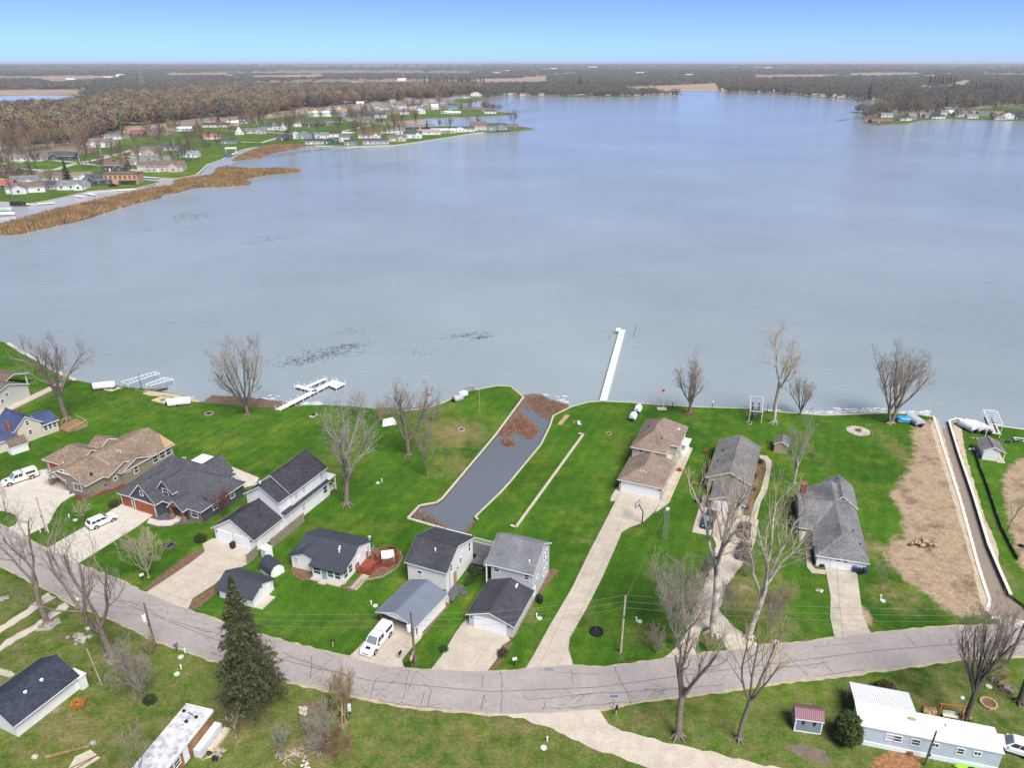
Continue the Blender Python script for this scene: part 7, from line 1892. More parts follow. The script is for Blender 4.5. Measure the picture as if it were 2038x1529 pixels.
for c in got:
 wood_tree(int(RNG.integers(0, 12)), (c[0], c[1], 0), RNG.uniform(.75, 1.35), RNG.uniform(0, 6), 'bare tree standing among the houses of the far left neighbourhood', 'bare trees of the far left neighbourhood')
# houses' own trees scattered on the peninsula and along the shores
r = random.Random(33)
sc_trees = []
for k in range(46):
 x = r.uniform(640, 960)
 sc_trees.append((x, r.uniform(206, 246) - (x - 640) * .05, r.uniform(.55, .95)))
for k in range(32):
 x = r.uniform(1720, 2038)
 sc_trees.append((x, np.interp(x, [1720, 1840, 2038], [240, 228, 226]) - r.uniform(0, 14), r.uniform(.8, 1.4)))
for k, (x, y, s) in enumerate(sc_trees):
 if x < 1000 and inside(ats([(745, 243.5), (851, 234.5), (1027, 229), (1060, 250), (812, 253), (760, 247)]), np.array([[at(x, y).x, at(x, y).y]]))[0]:
  continue
 wood_tree(int(r.randrange(12)), at(x, y), s, r.uniform(0, 6), 'bare tree among the small houses beyond the peninsula' if x < 1000 else 'bare tree among the houses on the right-hand shore', 'bare trees among the peninsula houses' if x < 1000 else 'bare trees on the right-hand shore')
def spiky(seed, n, h, w, m, name):
 """cheap crown for the distant masses: many slivers through an egg-shaped volume, on a short trunk"""
 r = np.random.default_rng(seed)
 d = r.normal(size=(n, 3))
 d /= np.linalg.norm(d, axis=1)[:, None]
 c = d * (r.uniform(.2, 1, n) ** .4)[:, None] * np.array([w / 2, w / 2, h * .36]) + np.array([0, 0, h * .60])
 a = r.normal(size=(n, 3)) * np.array([.8, .8, 1.0])
 a /= np.linalg.norm(a, axis=1)[:, None]
 b = r.normal(size=(n, 3))
 b -= (b * a).sum(1)[:, None] * a
 b /= np.linalg.norm(b, axis=1)[:, None]
 V = np.stack([c - b * w * .032, c + a * w * .22, c + b * w * .032], 1).reshape(-1, 3)
 t = np.array([[-.02 * w, 0, 0], [.02 * w, 0, 0], [0, 0, h * .6], [0, -.02 * w, 0], [0, .02 * w, 0], [0, 0, h * .6]])
 V = np.concatenate([V, t])
 return mesh_np(name, V, np.arange(len(V)).reshape(-1, 3), m)
def scatter(name, label, pts, scl, meshes, seed):
 """one mass of many trees: geometry nodes place the crowns on the points"""
 lib = bpy.data.collections.new(name + '_kinds')
 for i, ms in enumerate(meshes):
  o = bpy.data.objects.new(name + '_kind', ms)
  lib.objects.link(o)
 me = bpy.data.meshes.new(name)
 P = np.asarray(pts, np.float32)
 me.vertices.add(len(P))
 me.vertices.foreach_set('co', P.ravel())
 me.update()
 a = me.attributes.new('scl', 'FLOAT', 'POINT')
 a.data.foreach_set('value', np.asarray(scl, np.float32))
 o = obj(name, me)
 tag(o, label, None, None, 'stuff')
 g = bpy.data.node_groups.new(name, 'GeometryNodeTree')
 g.interface.new_socket('Geometry', in_out='INPUT', socket_type='NodeSocketGeometry')
 g.interface.new_socket('Geometry', in_out='OUTPUT', socket_type='NodeSocketGeometry')
 N, L = g.nodes, g.links
 gi, go = N.new('NodeGroupInput'), N.new('NodeGroupOutput')
 ip = N.new('GeometryNodeInstanceOnPoints')
 ci = N.new('GeometryNodeCollectionInfo')
 ci.inputs['Collection'].default_value = lib
 ci.inputs['Separate Children'].default_value = True
 ci.inputs['Reset Children'].default_value = True
 at_ = N.new('GeometryNodeInputNamedAttribute')
 at_.data_type = 'FLOAT'
 at_.inputs['Name'].default_value = 'scl'
 rv = N.new('FunctionNodeRandomValue')
 rv.data_type = 'FLOAT_VECTOR'
 rv.inputs[0].default_value = (0, 0, 0)
 rv.inputs[1].default_value = (0, 0, 6.283)
 rv.inputs['Seed'].default_value = seed
 L.new(gi.outputs[0], ip.inputs['Points'])
 L.new(ci.outputs[0], ip.inputs['Instance'])
 ip.inputs['Pick Instance'].default_value = True
 L.new(rv.outputs[0], ip.inputs['Rotation'])
 L.new([x for x in at_.outputs if x.enabled][0], ip.inputs['Scale'])
 L.new(ip.outputs[0], go.inputs[0])
 md = o.modifiers.new('scatter', 'NODES')
 md.node_group = g
 return o
WOODK = [spiky(i, 380, 19 + i % 3 * 2, 12 + i % 2 * 3, WM[[0, 1, 2, 3, 0, 4, 5, 1][i]], 'crown') for i in range(8)]
scatter('wood', 'brown bare wood behind the far lawns', np.c_[rest, np.zeros(len(rest))], RNG.uniform(.7, 1.15, len(rest)), WOODK, 3)
# far country: belts of wood out to the horizon
FARC = [mat('far_wood_' + n, tuple(x * 1.2 for x in c), .95, .2, .01) for c, n in (((.118, .112, .090), 'a'), ((.098, .106, .082), 'b'), ((.145, .130, .100), 'c'), ((.085, .100, .078), 'd'), ((.13, .10, .085), 'e'), ((.030, .045, .026), 'conifer'))]
FARK = [spiky(40 + i, 170, 14, 13, FARC[i % 5], 'crown') for i in range(6)]
FARFLAT = [spiky(60 + i, 150, 5.5, 14, FARC[i % 5], 'crown') for i in range(5)]
def ring_points(r0, r1, gap, az0=-42, az1=42):
 n = int((math.radians(az1 - az0) / 2) * (r1 * r1 - r0 * r0) / gap ** 2)
 rr_ = np.sqrt(RNG.uniform(r0 * r0, r1 * r1, n))
 a = np.radians(RNG.uniform(az0, az1, n))
 return np.stack([rr_ * np.sin(a), rr_ * np.cos(a)], 1)
def seen(pl):
 m = sum(p[1] for p in pl) / len(pl)
 return [(x, y + (7 if m > 158 else 3.5) if y > m else y) for x, y in pl]
clear = [ats(seen(pl)) for pl in ([(940, 158), (1090, 152), (1092, 161), (945, 165)], [(1240, 174), (1430, 165), (1430, 179.4), (1250, 179.5)], [(1010, 153), (1190, 140), (1260, 137), (1190, 143), (1015, 156)], [(1880, 165), (1920, 158), (1940, 164), (1890, 172)], [(1820, 172), (1890, 171), (1895, 174), (1822, 176)],
       [(-100, 180), (120, 178), (240, 182), (120, 188), (-100, 190)], [(90, 158), (150, 157), (215, 158), (100, 162)], [(-200, 192), (0, 191), (118, 189.5), (157, 191), (196, 193), (191, 198), (123, 205), (81, 205), (0, 210), (-200, 214)], [(329, 178), (432, 174), (430, 171.5), (340, 174.5)], [(1306, 181), (1440, 182), (1438, 179), (1310, 178.2)],
       [(890, 205), (930, 205), (960, 198), (950, 193), (900, 196)], [(60, 152), (230, 150), (245, 154), (60, 157)], [(500, 150), (640, 148), (650, 152), (500, 154)], [(1500, 150), (1640, 148), (1650, 152), (1500, 154)], [(640, 163), (800, 160), (880, 162), (700, 167)], [(330, 146), (450, 145), (460, 148), (330, 149)], [(1690, 145), (1830, 144), (1830, 147), (1690, 148)])] + [ats(FARLAWNS[3]), ats(FARLAWNS[1]), WP, ats([(-160, 330), (0, 322), (240, 262), (560, 221), (960, 188), (960, 260), (0, 420)])]
pts, scl = [], []
for r0, r1, gap, s in ((1150, 2600, 13, 1.0), (2600, 5200, 24, 1.7), (5200, 10000, 52, 3.0), (10000, 24000, 130, 6.0)):
 q = ring_points(r0, r1, gap)
 q = q[inside(far_poly, q)]
 for h in clear:
  q = q[~inside(h, q)]
 v = np.sin(q[:, 0] / (gap * 14)) + np.sin(q[:, 1] / (gap * 22) + q[:, 0] / (gap * 40)) + RNG.normal(0, .45, len(q))
 q = q[v > (-1.15 if s < 1.2 else -.55)]
 pts.append(q)
 scl.append(RNG.uniform(.65, 1.2, len(q)) * s)
q, s = pts[0], scl[0]
scatter('woods', 'grey brown bare woods round the far shores', np.c_[q, np.zeros(len(q))], s, FARK, 5)
q = np.concatenate(pts[1:])
s = np.concatenate(scl[1:])
scatter('distant_woods', 'grey green belts of wood out to the horizon', np.c_[q, np.zeros(len(q))], s, FARFLAT, 6)
# low rolling ridges that close the view
RIDGE = mat('far_hills', (.095, .098, .078), .95, .25, .0012, fine=.3)
for k, (y0, hmax) in enumerate(((15000, 46), (24000, 62))):
 mb = MB()
 n = 120
 prev = None
 for i in range(n + 1):
  x = -20000 + 40000 * i / n
  x *= 1.3 + k * .4
  h = hmax * (.55 + .22 * math.sin(i * .21 + k) + .13 * math.sin(i * .63 + 2 * k) + .10 * math.sin(i * 1.7 + k))
  cur = ((x, y0, -5), (x, y0 + 2200, h), (x, y0 + 5200, -5))
  if prev:
   mb.poly([prev[0], cur[0], cur[1], prev[1]])
   mb.poly([prev[1], cur[1], cur[2], prev[2]])
  prev = cur
 tag(mb.build('hills', RIDGE, smooth=True), None, None, None, 'structure')
# conifers that stand out dark
CON = mat('far_conifer', (.028, .042, .024), .95, .3, .05)
CONM = spiky(77, 240, 17, 7, CON, 'crown')
def conifer_mesh():
 mb = MB()
 r = random.Random(4)
 for j in range(9):
  z = 1.5 + j * 1.7
  rad = 3.4 * (1 - j / 9.4)
  for i in range(9):
   a = i * .698 + r.uniform(-.2, .2)
   mb.poly([(0, 0, z + 2.4), (rad * 1.15 * math.cos(a - .28), rad * 1.15 * math.sin(a - .28), z + r.uniform(-.3, .3)), (rad * 1.15 * math.cos(a + .28), rad * 1.15 * math.sin(a + .28), z + r.uniform(-.3, .3))])
 mb.tube((0, 0, 0), (0, 0, 6), .25, .2, 5)
 return mb.data('crown', CON)
CM = conifer_mesh()
for k, (px, py, s, lab, grp) in enumerate([(136, 366, .95, 'dark spruce between the cream and white houses across the water', None), (436, 250, 1.0, 'dark spruce left of the cream house at the wood edge', None), (481, 240, 1.1, 'dark pine behind the white flat-roofed house', None), (516, 240, .9, 'dark spruce right of the white flat-roofed house', None), (1728, 200, 1.9, 'big dark pine on the right far shore', None), (850, 257, .6, 'small dark spruce on the peninsula', None), (1880, 222, 1.3, 'dark fir behind the right-hand shore', None), (1863, 228, 1.0, 'smaller dark fir on the right-hand shore', None), (1043, 189, 1.4, 'dark fir on the far middle shore', None), (1154, 177, 2.2, 'tall dark fir in the woods above the middle shore', None)] +
             [(845 + 9 * i + (i * 7) % 5, 166 + (i * 5) % 4, 1.6, 'dark conifer in the row at the back of the wood', 'row of dark conifers behind the wood') for i in range(14)] + [(1940 + 7 * i, 186 + (i * 3) % 4, 1.6, 'dark conifer in the clump on the right', 'clump of dark conifers on the right') for i in range(8)] + [(1850 + 8 * i, 170 + (i * 3) % 3, 2.0, 'dark conifer in the far row on the right', 'far row of dark conifers on the right') for i in range(7)]):
 t = thing('conifer_tree', lab, 'tree', at(px, py), k * 1.3, grp)
 t.scale = (s, s, s)
 obj('crown', CM, t)
# pylon and water tower on the far plain
p = at(285, 176)
t = thing('pylon', 'lattice power pylon rising above the far woods on the left', 'pylon', p)
mb = MB()
for x, y in ((-6, -6), (6, -6), (6, 6), (-6, 6)):
 mb.bar((x, y, 0), (x * .12, y * .12, 52), .5, .5)
for i in range(6):
 f = 1 - .88 * i / 6
 g_ = 1 - .88 * (i + 1) / 6
 z0, z1 = 52 * i / 6, 52 * (i + 1) / 6
 mb.bar((-6 * f, -6 * f, z0), (6 * g_, -6 * g_, z1), .3, .3).bar((6 * f, 6 * f, z0), (-6 * g_, 6 * g_, z1), .3, .3)
part('tower', mb, METAL_G, t)
part('arm', MB().bar((-9, 0, 44), (9, 0, 44), .5, .5).bar((-7, 0, 49), (7, 0, 49), .5, .5), METAL_G, t)
for k, x in enumerate((803, 997, 1070)):
 p = at(x, 158 if k == 0 else 152)
 t = thing('mast', ['white mast standing in the far plain left of the middle', 'thin mast above the middle far fields', 'thin mast right of the middle far fields'][k], 'mast', p)
 part('pole', MB().tube((0, 0, 0), (0, 0, 32), .9, .7, 6), METAL_W, t)
# ---- the air: a thin haze over the whole country
mb = MB().box(-46000, 46000, -400, 63000, -4.0, 78.0)
hz = bpy.data.materials.new('thin_haze')
hz.use_nodes = True
n = hz.node_tree.nodes
n.clear()
pv = n.new('ShaderNodeVolumePrincipled')
pv.inputs['Color'].default_value = (.86, .92, 1.0, 1)
pv.inputs['Density'].default_value = 6.5e-5
pv.inputs['Anisotropy'].default_value = 0.0
mo = n.new('ShaderNodeOutputMaterial')
hz.node_tree.links.new(pv.outputs[0], mo.inputs['Volume'])
tag(mb.build('haze', hz), 'thin pale haze in the air over the lake', None, None, 'stuff')
# ================================================================== WALLS, DOCKS, FENCES
def wall_run(name, label, cat, pts, w, zt, zb, cap_m, wall_m, seg=2.4, z_at=0.0, cap_h=.10, post=None):
 """a low wall along a line: face panels and separate cap lengths"""
 P = ats(pts, z_at)
 o0 = P[0]
 t = thing(name, label, cat, (o0.x, o0.y, 0))
 for a, b in zip(P, P[1:]):
  a, b = a - o0, b - o0
  L = (b - a).length
  n = max(1, round(L / seg))
  d = (b - a).normalized()
  for i in range(n):
   p, q = a.lerp(b, i / n) + d * .012, a.lerp(b, (i + 1) / n) - d * .012
   part('cap', MB().bar((p.x, p.y, zt - cap_h / 2), (q.x, q.y, zt - cap_h / 2), w, cap_h), cap_m, t)
   part('panel', MB().bar((p.x, p.y, (zt - cap_h + zb) / 2), (q.x, q.y, (zt - cap_h + zb) / 2), w * .45, zt - cap_h - zb), wall_m, t)
   if post and i % 2 == 0:
    part('post', MB().box(p.x - .08, p.x + .08, p.y - .08, p.y + .08, zb, zt + .02), wall_m, t)
 return t
SEAW = mat('seawall_cap', (0.50, 0.47, 0.38), .85, .2, 1, fine=.15)
SEAS = mat('seawall_sheet', (0.16, 0.135, 0.11), .85, .3, 1, fine=.2)
CAPW = mat('white_cap', (0.66, 0.63, 0.56), .7, .12, 1)
wall_run('seawall', 'pale timber seawall along the left bank of the dark channel', 'seawall', [(1042, 791), (985, 868), (880, 993), (869, 1001), (835, 1007), (812, 1032), (883, 1053)], .42, .10, -1.2, SEAW, SEAS)
wall_run('seawall', 'pale timber seawall along the right bank of the dark channel', 'seawall', [(951, 1035), (946, 1029), (996, 981), (1015, 960), (1077, 885), (1094, 850), (1101, 828), (1137, 810)], .34, .10, -1.2, SEAW, SEAS)
wall_run('seawall', 'pale seawall round the point left of the channel mouth', 'seawall', [(800, 818), (850, 812), (880, 803), (905, 791), (930, 779), (990, 768), (1017, 769.5), (1042, 791)], .30, .08, -1.2, SEAW, SEAS)
wall_run('seawall', 'long pale seawall from the channel mouth to the boat channel', 'seawall', [(1137, 810), (1170, 801), (1195, 799), (1250, 801), (1310, 806), (1400, 811), (1480, 813), (1560, 821), (1640, 827), (1700, 825), (1770, 822), (1830, 826), (1858, 830)], .30, .08, -1.2, SEAW, SEAS)
wall_run('seawall', 'white capped wall along the left side of the boat channel', 'seawall', [(1858, 830), (1912, 1000), (1949, 1135), (1970, 1198), (1963, 1218)], .46, .12, -1.2, CAPW, SEAS)
wall_run('seawall', 'white capped wall along the right side of the boat channel', 'seawall', [(2012, 1185), (1991, 1138), (1968, 1085), (1938, 987), (1908, 900), (1889, 838), (1906, 833)], .46, .12, -1.2, CAPW, SEAS)
wall_run('seawall', 'pale seawall right of the boat channel running out of frame', 'seawall', [(1906, 833), (1925, 840), (1960, 846), (1990, 848.5), (2038, 855), (2200, 872)], .32, .08, -1.2, CAPW, SEAS)
wall_run('retaining_wall', 'straight pale timber retaining wall crossing the lawn beside the channel', 'wall', [(1151, 866), (1161, 867.5), (1027, 1053), (1016, 1049.5)], .5, .42, -.1, WOOD_P, WOOD_G, 2.4)
wall_run('seawall', 'pale broken stone edging along the left shore', 'seawall', [(15, 683), (45, 702), (75, 717), (110, 739), (150, 757)], .9, .10, -1, CONC2, STONE, 1.5)
wall_run('seawall', 'far pale seawall along the left neighbourhood', 'seawall', [(0, 402.2), (62, 405.8), (111, 396.2), (142, 388.9), (175, 381.2), (225, 377.2), (270, 375.2), (321.5, 362.2)], .7, .15, -1.2, CAPW, CAPW, 9)
wall_run('seawall', 'far pale seawall round the point by the inlet', 'seawall', [(270, 351.8), (317, 353.9), (350, 355.2), (391.6, 347.7), (413, 327.2), (440, 317.9), (462, 306.2), (487, 296.2), (512, 292.2)], .8, .15, -1.2, CAPW, CAPW, 12)
wall_run('seawall', 'far pale seawall along the middle peninsula', 'seawall', [(627, 289.2), (689, 292.2), (726, 290.2), (788, 288.2), (831, 282.2), (894, 272.6), (946, 264.2), (987, 260.2)], .9, .2, -1.2, CAPW, CAPW, 16)
# broken concrete at the end of the boat channel
t = thing('rubble_wall', 'heap of white rubble closing the end of the boat channel', 'rubble', at(1972, 1224))
r = random.Random(2)
for i in range(44):
 p = at(1972 + 60 * r.random(), 1224, 0) - at(1972, 1224)
 f = r.random()
 q = at(1974 + 58 * f + r.uniform(-2, 2), 1229 + 15 * f + r.uniform(-4, 4)) - at(1972, 1224)
 part('rock', MB().blob((q.x, q.y, .1 + r.uniform(-.1, .15)), r.uniform(.2, .42), r.uniform(.15, .3), r.uniform(.12, .28), seed=i, amp=.3, nu=6, nv=4), CONC2, t)
WHITE_D = mat('white_dock', (0.80, 0.81, 0.82), .5, .05)
def dock(name, label, runs, posts, z=.35):
 """white dock: each run (px a, px b, width) laid in separate deck sections, posts through it"""
 o = at(*runs[0][0], WATER_Z)
 t = thing(name, label, 'dock', (o.x, o.y, 0))
 for a, b, w in runs:
  A, B = at(*a, z), at(*b, z)
  L = (B - A).length
  n = max(1, round(L / 2.4))
  d = (B - A).normalized()
  s = Vector((-d.y, d.x, 0)) * w / 2
  for i in range(n):
   p, q = A.lerp(B, i / n) - o + d * .015, A.lerp(B, (i + 1) / n) - o - d * .015
   part('deck_panel', MB().prism(ccw([(p.x + s.x, p.y + s.y, z), (p.x - s.x, p.y - s.y, z), (q.x - s.x, q.y - s.y, z), (q.x + s.x, q.y + s.y, z)]), z - .12), WHITE_D, t)
   if posts:
    for sg in (1, -1):
     c = p + s * sg * 1.06
     part('post', MB().tube((c.x, c.y, -1.6), (c.x, c.y, z + posts), .05, .05, 6), WHITE_D, t)
  for sg in (1, -1):
   c = B - o + s * sg * 1.06
   part('post', MB().tube((c.x, c.y, -1.6), (c.x, c.y, z + max(posts, .3)), .05, .05, 6), WHITE_D, t)
 return t
dock('dock', 'white branching dock with upright posts beside the left lawn', [((553, 815.5), (667, 757.5), 1.35), ((630, 779), (590, 767.5), 1.2), ((608, 771), (648, 753.5), .9)], .75)
o = at(655, 764, .35)
q = thing('dock', 'square white swim platform at the outer end of the branching dock', 'dock', (o.x, o.y, 0))
c = [at(656, 768, .34), at(669, 757.4, .34), at(687, 763.5, .34), at(669, 773.5, .34)]
cc = sum(c, Vector()) / 4
for i in range(2):
 for j in range(2):
  def bl(u, v):
   return (c[0].lerp(c[3], u)).lerp(c[1].lerp(c[2], u), v) - Vector((o.x, o.y, 0))
  pp = [bl(i / 2 + .01, j / 2 + .01), bl((i + 1) / 2 - .01, j / 2 + .01), bl((i + 1) / 2 - .01, (j + 1) / 2 - .01), bl(i / 2 + .01, (j + 1) / 2 - .01)]
  part('deck_panel', MB().prism(ccw([tuple(x) for x in pp]), .22), WHITE_D, q)
for x in c[1:]:
 y = x - Vector((o.x, o.y, 0))
 part('post', MB().tube((y.x, y.y, -1.6), (y.x, y.y, 1.15), .06, .06, 6), WHITE_D, q)
dock('dock', 'long straight white dock running out into the lake', [((1200.5, 797), (1238.5, 656.5), 1.5)], .08)
o = at(1232, 658, .35)
q = thing('dock_bench', 'white bench and ladder at the far end of the long dock', 'bench', (o.x, o.y, 0))
part('seat', MB().box(-.9, .5, -.4, .4, .42, .5).box(-.9, .5, .32, .4, .5, .95), WHITE_D, q)
part('leg', MB().box(-.85, -.78, -.35, .35, .3, .42), WHITE_D, q)
part('leg', MB().box(.35, .42, -.35, .35, .3, .42), WHITE_D, q)
part('ladder', MB().bar((-1.0, -.6, -.8), (-1.0, -.6, 1.3), .05, .05).bar((-1.5, -.6, -.8), (-1.5, -.6, 1.3), .05, .05).bar((-1.0, -.6, .1), (-1.5, -.6, .1), .05, .05).bar((-1.0, -.6, -.3), (-1.5, -.6, -.3), .05, .05), METAL_G, q)
for k, (px, py) in enumerate(((1213, 672), (1262, 667), (1264, 655))):
 p = at(px, py + 4, WATER_Z)
 t = thing('mooring_pole', 'thin dark mooring pole in the water beside the end of the long dock', 'pole', p, 0, 'mooring poles at the dock end')
 part('pole', MB().tube((0, 0, -1), (0, 0, 1.6), .05, .05, 6), BLACK, t)
def frame_lift(name, label, corners, z, rungs, m=METAL_W, legs=1.6, cradle=False):
 """boat lift: rectangular frame with rungs on posts"""
 P = [at(a, b, z) for a, b in corners]
 o = Vector((P[0].x, P[0].y, 0))
 t = thing(name, label, 'boat lift', o)
 P = [p - o for p in P]
 mb = MB()
 for a, b in zip(P, P[1:] + P[:1]):
  mb.bar(a, b, .12, .12)
 part('frame', mb, m, t)
 mb = MB()
 for i in range(1, rungs):
  f = i / rungs
  a, b = P[0].lerp(P[1], f), P[3].lerp(P[2], f)
  mid = (a + b) / 2 + Vector((0, 0, .25))
  mb.bar(a, mid, .07, .07).bar(mid, b, .07, .07)
 part('rungs', mb, m, t)
 for p in P:
  part('post', MB().tube((p.x, p.y, -1.6), (p.x, p.y, z), .06, .06, 6), m, t)
 if cradle:
  for f in (.25, .75):
   a, b = P[0].lerp(P[3], f), P[1].lerp(P[2], f)
   part('bunk', MB().bar((a.x, a.y, z - legs), (b.x, b.y, z - legs), .25, .2), BLACK, t)
 return t
frame_lift('boat_lift', 'long white ladder-like lift frame lying in the water at the left shore', [(241, 760), (310, 739.5), (317, 743), (254, 765)], .9, 9)
frame_lift('boat_lift', 'second smaller white lift frame right of the long one', [(290, 765), (326, 751.5), (345, 754.5), (300, 768)], .9, 6)
frame_lift('boat_lift', 'grey metal lift with posts standing in the shallow water by the sand', [(300, 770), (330, 764.5), (333, 768), (304, 773)], .5, 3, METAL_G, 1.0, True)
frame_lift('boat_lift', 'white boat lift with arched canopy frame beside the three covered boats', [(1968, 843), (1957, 815.5), (1984, 818), (1996, 846)], 3.0, 7, METAL_W, 1.8, True)
frame_lift('boat_lift', 'upright white boat lift frame standing at the shore left of the sycamore', [(1493, 818), (1494, 788), (1519, 790), (1518, 820)], 2.6, 3, METAL_W, 1.6, True)
t = thing('pier_frame', 'small grey timber pier frame and pole at the left shore', 'pier', at(282, 776))
part('frame', MB().bar((-1.2, -.6, .2), (1.4, -1.6, .2), .1, .25).bar((-1.2, -.6, .2), (-.4, 1.4, .2), .1, .25).bar((1.4, -1.6, .2), (2.4, .3, .2), .1, .25), WOOD_G, t)
part('pole', MB().tube((-.2, .4, 0), (-.2, .4, 4.0), .07, .05, 6), BLACK, t)
# covered boats, trailers and dock sections stored on the grass
COVER = mat('white_boat_cover', (.70, .72, .74), .5, .1, 2)
COVERG = mat('grey_boat_cover', (.42, .44, .46), .6, .15, 2)
def covered_boat(name, label, px, py, L, W, H, ang, m, group=None, wheels=True, z=0):
 t = thing(name, label, 'boat', at(px, py, z), R(ang), group)
 mb = MB()
 st = [(-L / 2, .55, .35), (-L / 2 + .15, .95, .0), (0, 1.0, .08), (L / 2 - L * .22, .95, .02), (L / 2 - L * .06, .6, -.05), (L / 2, .25, -.12)]
 rings = []
 for x, k, dz in st:
  w = W / 2 * k
  rings.append([(x, -w, H * .35), (x, -w, H * .72), (x, -w * .72, H * (.95 + dz * .3)), (x, 0, H * (1.0 + dz * .3)), (x, w * .72, H * (.95 + dz * .3)), (x, w, H * .72), (x, w, H * .35)])
 for a, b in zip(rings, rings[1:]):
  for i in range(6):
   mb.poly([a[i], a[i + 1], b[i + 1], b[i]])
 mb.poly(rings[0][::-1])
 mb.poly(rings[-1])
 part('cover', mb, m, t)
 hb = MB()
 for sgn in (-1, 1):
  hb.tube((-L / 2 + .1, sgn * W * .33, H * .26), (L / 2 - .5, sgn * W * .33, H * .26), .24, .24, 8)
  hb.tube((L / 2 - .5, sgn * W * .33, H * .26), (L / 2, sgn * W * .33, H * .34), .24, .04, 8)
 part('pontoons', hb, METAL_G, t)
 part('rear_frame', MB().box(-L / 2 - .12, -L / 2, -W * .4, W * .4, H * .34, H * .5).box(-L / 2 - .35, -L / 2 - .1, -.2, .2, H * .1, H * .6), BLACK, t)
 if wheels:
  for sgn in (-1, 1):
   part('wheel', MB().tube((-.4, sgn * W * .42 - .1, .28), (-.4, sgn * W * .42 + .1, .28), .28, .28, 10), RUBBER, t)
 return t
covered_boat('covered_boat', 'white shrink-wrapped boat on the lawn at the far left shore', 209, 773, 4.8, 2.0, 1.5, 16, COVER)
covered_boat('covered_boat', 'white shrink-wrapped boat beside the sandy fire pit', 358, 806, 5.0, 2.0, 1.6, 18, COVER)
covered_boat('covered_boat', 'white covered boat nearest the boat channel, left of the three', 1922, 853, 4.4, 1.75, 1.5, 108, COVER, 'white covered boats by the boat lift')
covered_boat('covered_boat', 'white covered boat in the middle of the three by the lift', 1936, 854, 4.4, 1.75, 1.5, 108, COVER, 'white covered boats by the boat lift')
covered_boat('covered_boat', 'white covered boat nearest the boat lift, right of the three', 1950, 856, 4.4, 1.75, 1.5, 108, COVER, 'white covered boats by the boat lift')
covered_boat('covered_boat', 'grey covered pontoon boat beside the bright blue cover on the shore', 1817, 841, 4.6, 2.2, 1.5, 100, COVERG)
covered_boat('covered_boat', 'bright blue tarpaulined small boat at the foot of the two-stemmed tree', 1799, 840, 3.0, 1.7, 1.2, 170, mat('blue_tarp', (.03, .30, .62), .4, .2, 2), wheels=False)
covered_boat('covered_jet_ski', 'grey-white covered pontoon section on the shore at the point, nearer half', 912, 797, 2.6, 1.6, 1.2, 40, COVERG, None, False)
covered_boat('covered_jet_ski', 'white covered section on the shore at the point, farther half', 922, 789, 2.4, 1.6, 1.2, 40, COVER, None, False)
covered_boat('covered_jet_ski', 'white boxy cover on the lawn near the long dock, nearer the tan house', 1260, 834, 2.6, 1.5, 1.3, 68, COVER, None, False)
covered_boat('covered_jet_ski', 'white boxy cover on the lawn near the long dock, nearer the water', 1270, 819, 2.8, 1.5, 1.3, 68, COVER, None, False)
t = thing('lift_frame', 'dark metal lift rack beside the covers on the point', 'lift', at(936, 784), R(25))
part('frame', MB().bar((-1, -.6, .1), (-1, -.6, 1.3), .08, .08).bar((-1, .6, .1), (-1, .6, 1.3), .08, .08).bar((1, -.6, .1), (1, -.6, 1.3), .08, .08).bar((1, .6, .1), (1, .6, 1.3), .08, .08).bar((-1, -.6, 1.2), (1, -.6, 1.2), .08, .08).bar((-1, .6, 1.2), (1, .6, 1.2), .08, .08), BLACK, t)
part('bunk', MB().bar((-1, -.3, .8), (1, -.3, .8), .1, .1).bar((-1, .3, .8), (1, .3, .8), .1, .1), WOOD_G, t)
t = thing('stacked_dock_sections', 'untidy stack of white dock sections on the grass by the shore', 'dock sections', at(775, 843), R(18))
r = random.Random(6)
for i in range(6):
 a = r.uniform(-.2, .2)
 part('section', MB().bar((-1.6 + i * .1, -.9 + i * .42, .1 + .05 * i), (1.5 + a, -1.1 + i * .42 + a, .25 + .22 * (i % 3)), .75, .09), WHITE_D, t)
t = thing('stacked_boards', 'two tan boards lying end to end on the grass by the channel mouth', 'boards', at(1122, 836), R(66))
part('board', MB().box(-2.6, -.1, -.45, .45, 0, .15), WOOD_T, t)
part('board', MB().box(.1, 2.4, -.45, .45, 0, .15), WOOD_T, t)
slabs('boat_pad', ats([(1957, 848), (1966, 845.5), (1984, 849), (1993, 866), (1958, 861)]), CONC2, size=(2.6, 2.6))
t = thing('barge_frame', 'white low trailer frame at the right edge of the shore lawn', 'trailer', at(2034, 878), R(-14))
part('frame', MB().bar((-1.4, -.6, .3), (3, -.6, .3), .12, .2).bar((-1.4, .6, .3), (3, .6, .3), .12, .2).bar((-1.4, -.6, .3), (-1.4, .6, .3), .12, .2), METAL_W, t)
part('wheel', MB().tube((1.0, -.8, .28), (1.0, -.62, .28), .28, .28, 10), RUBBER, t)
# far docks
for k, (a, b, lab) in enumerate([((36, 404.5), (64, 406.2), 'white dock along the far left wall, nearest the L-shaped house'), ((74, 405.2), (108, 403), 'white dock right of the black boat across the water'), ((150, 389), (166, 390.5), 'short white dock on the far left channel'), ((172, 384), (188, 387.5), 'white dock with lifts on the far left channel'), ((224, 378.6), (268, 375.6), 'white dock wall beside the tongue of land'), ((284, 351.4), (314, 353.6), 'long white boat cover dock in the far inlet'), ((457, 308.4), (472, 303.2), 'white dock next to the boat lift by the inlet'), ((627, 290.4), (660, 291.5), 'low white dock in front of the dark green cottage')]):
 dock('far_dock', lab, [(a, b, 2.2)], 0, .3)
t = thing('boat_lift', 'tall white canopied boat lift by the far inlet', 'boat lift', at(461, 306, WATER_Z), R(10))
part('canopy', MB().box(-4.5, 4.5, -2, 2, 4.2, 5.2), METAL_W, t)
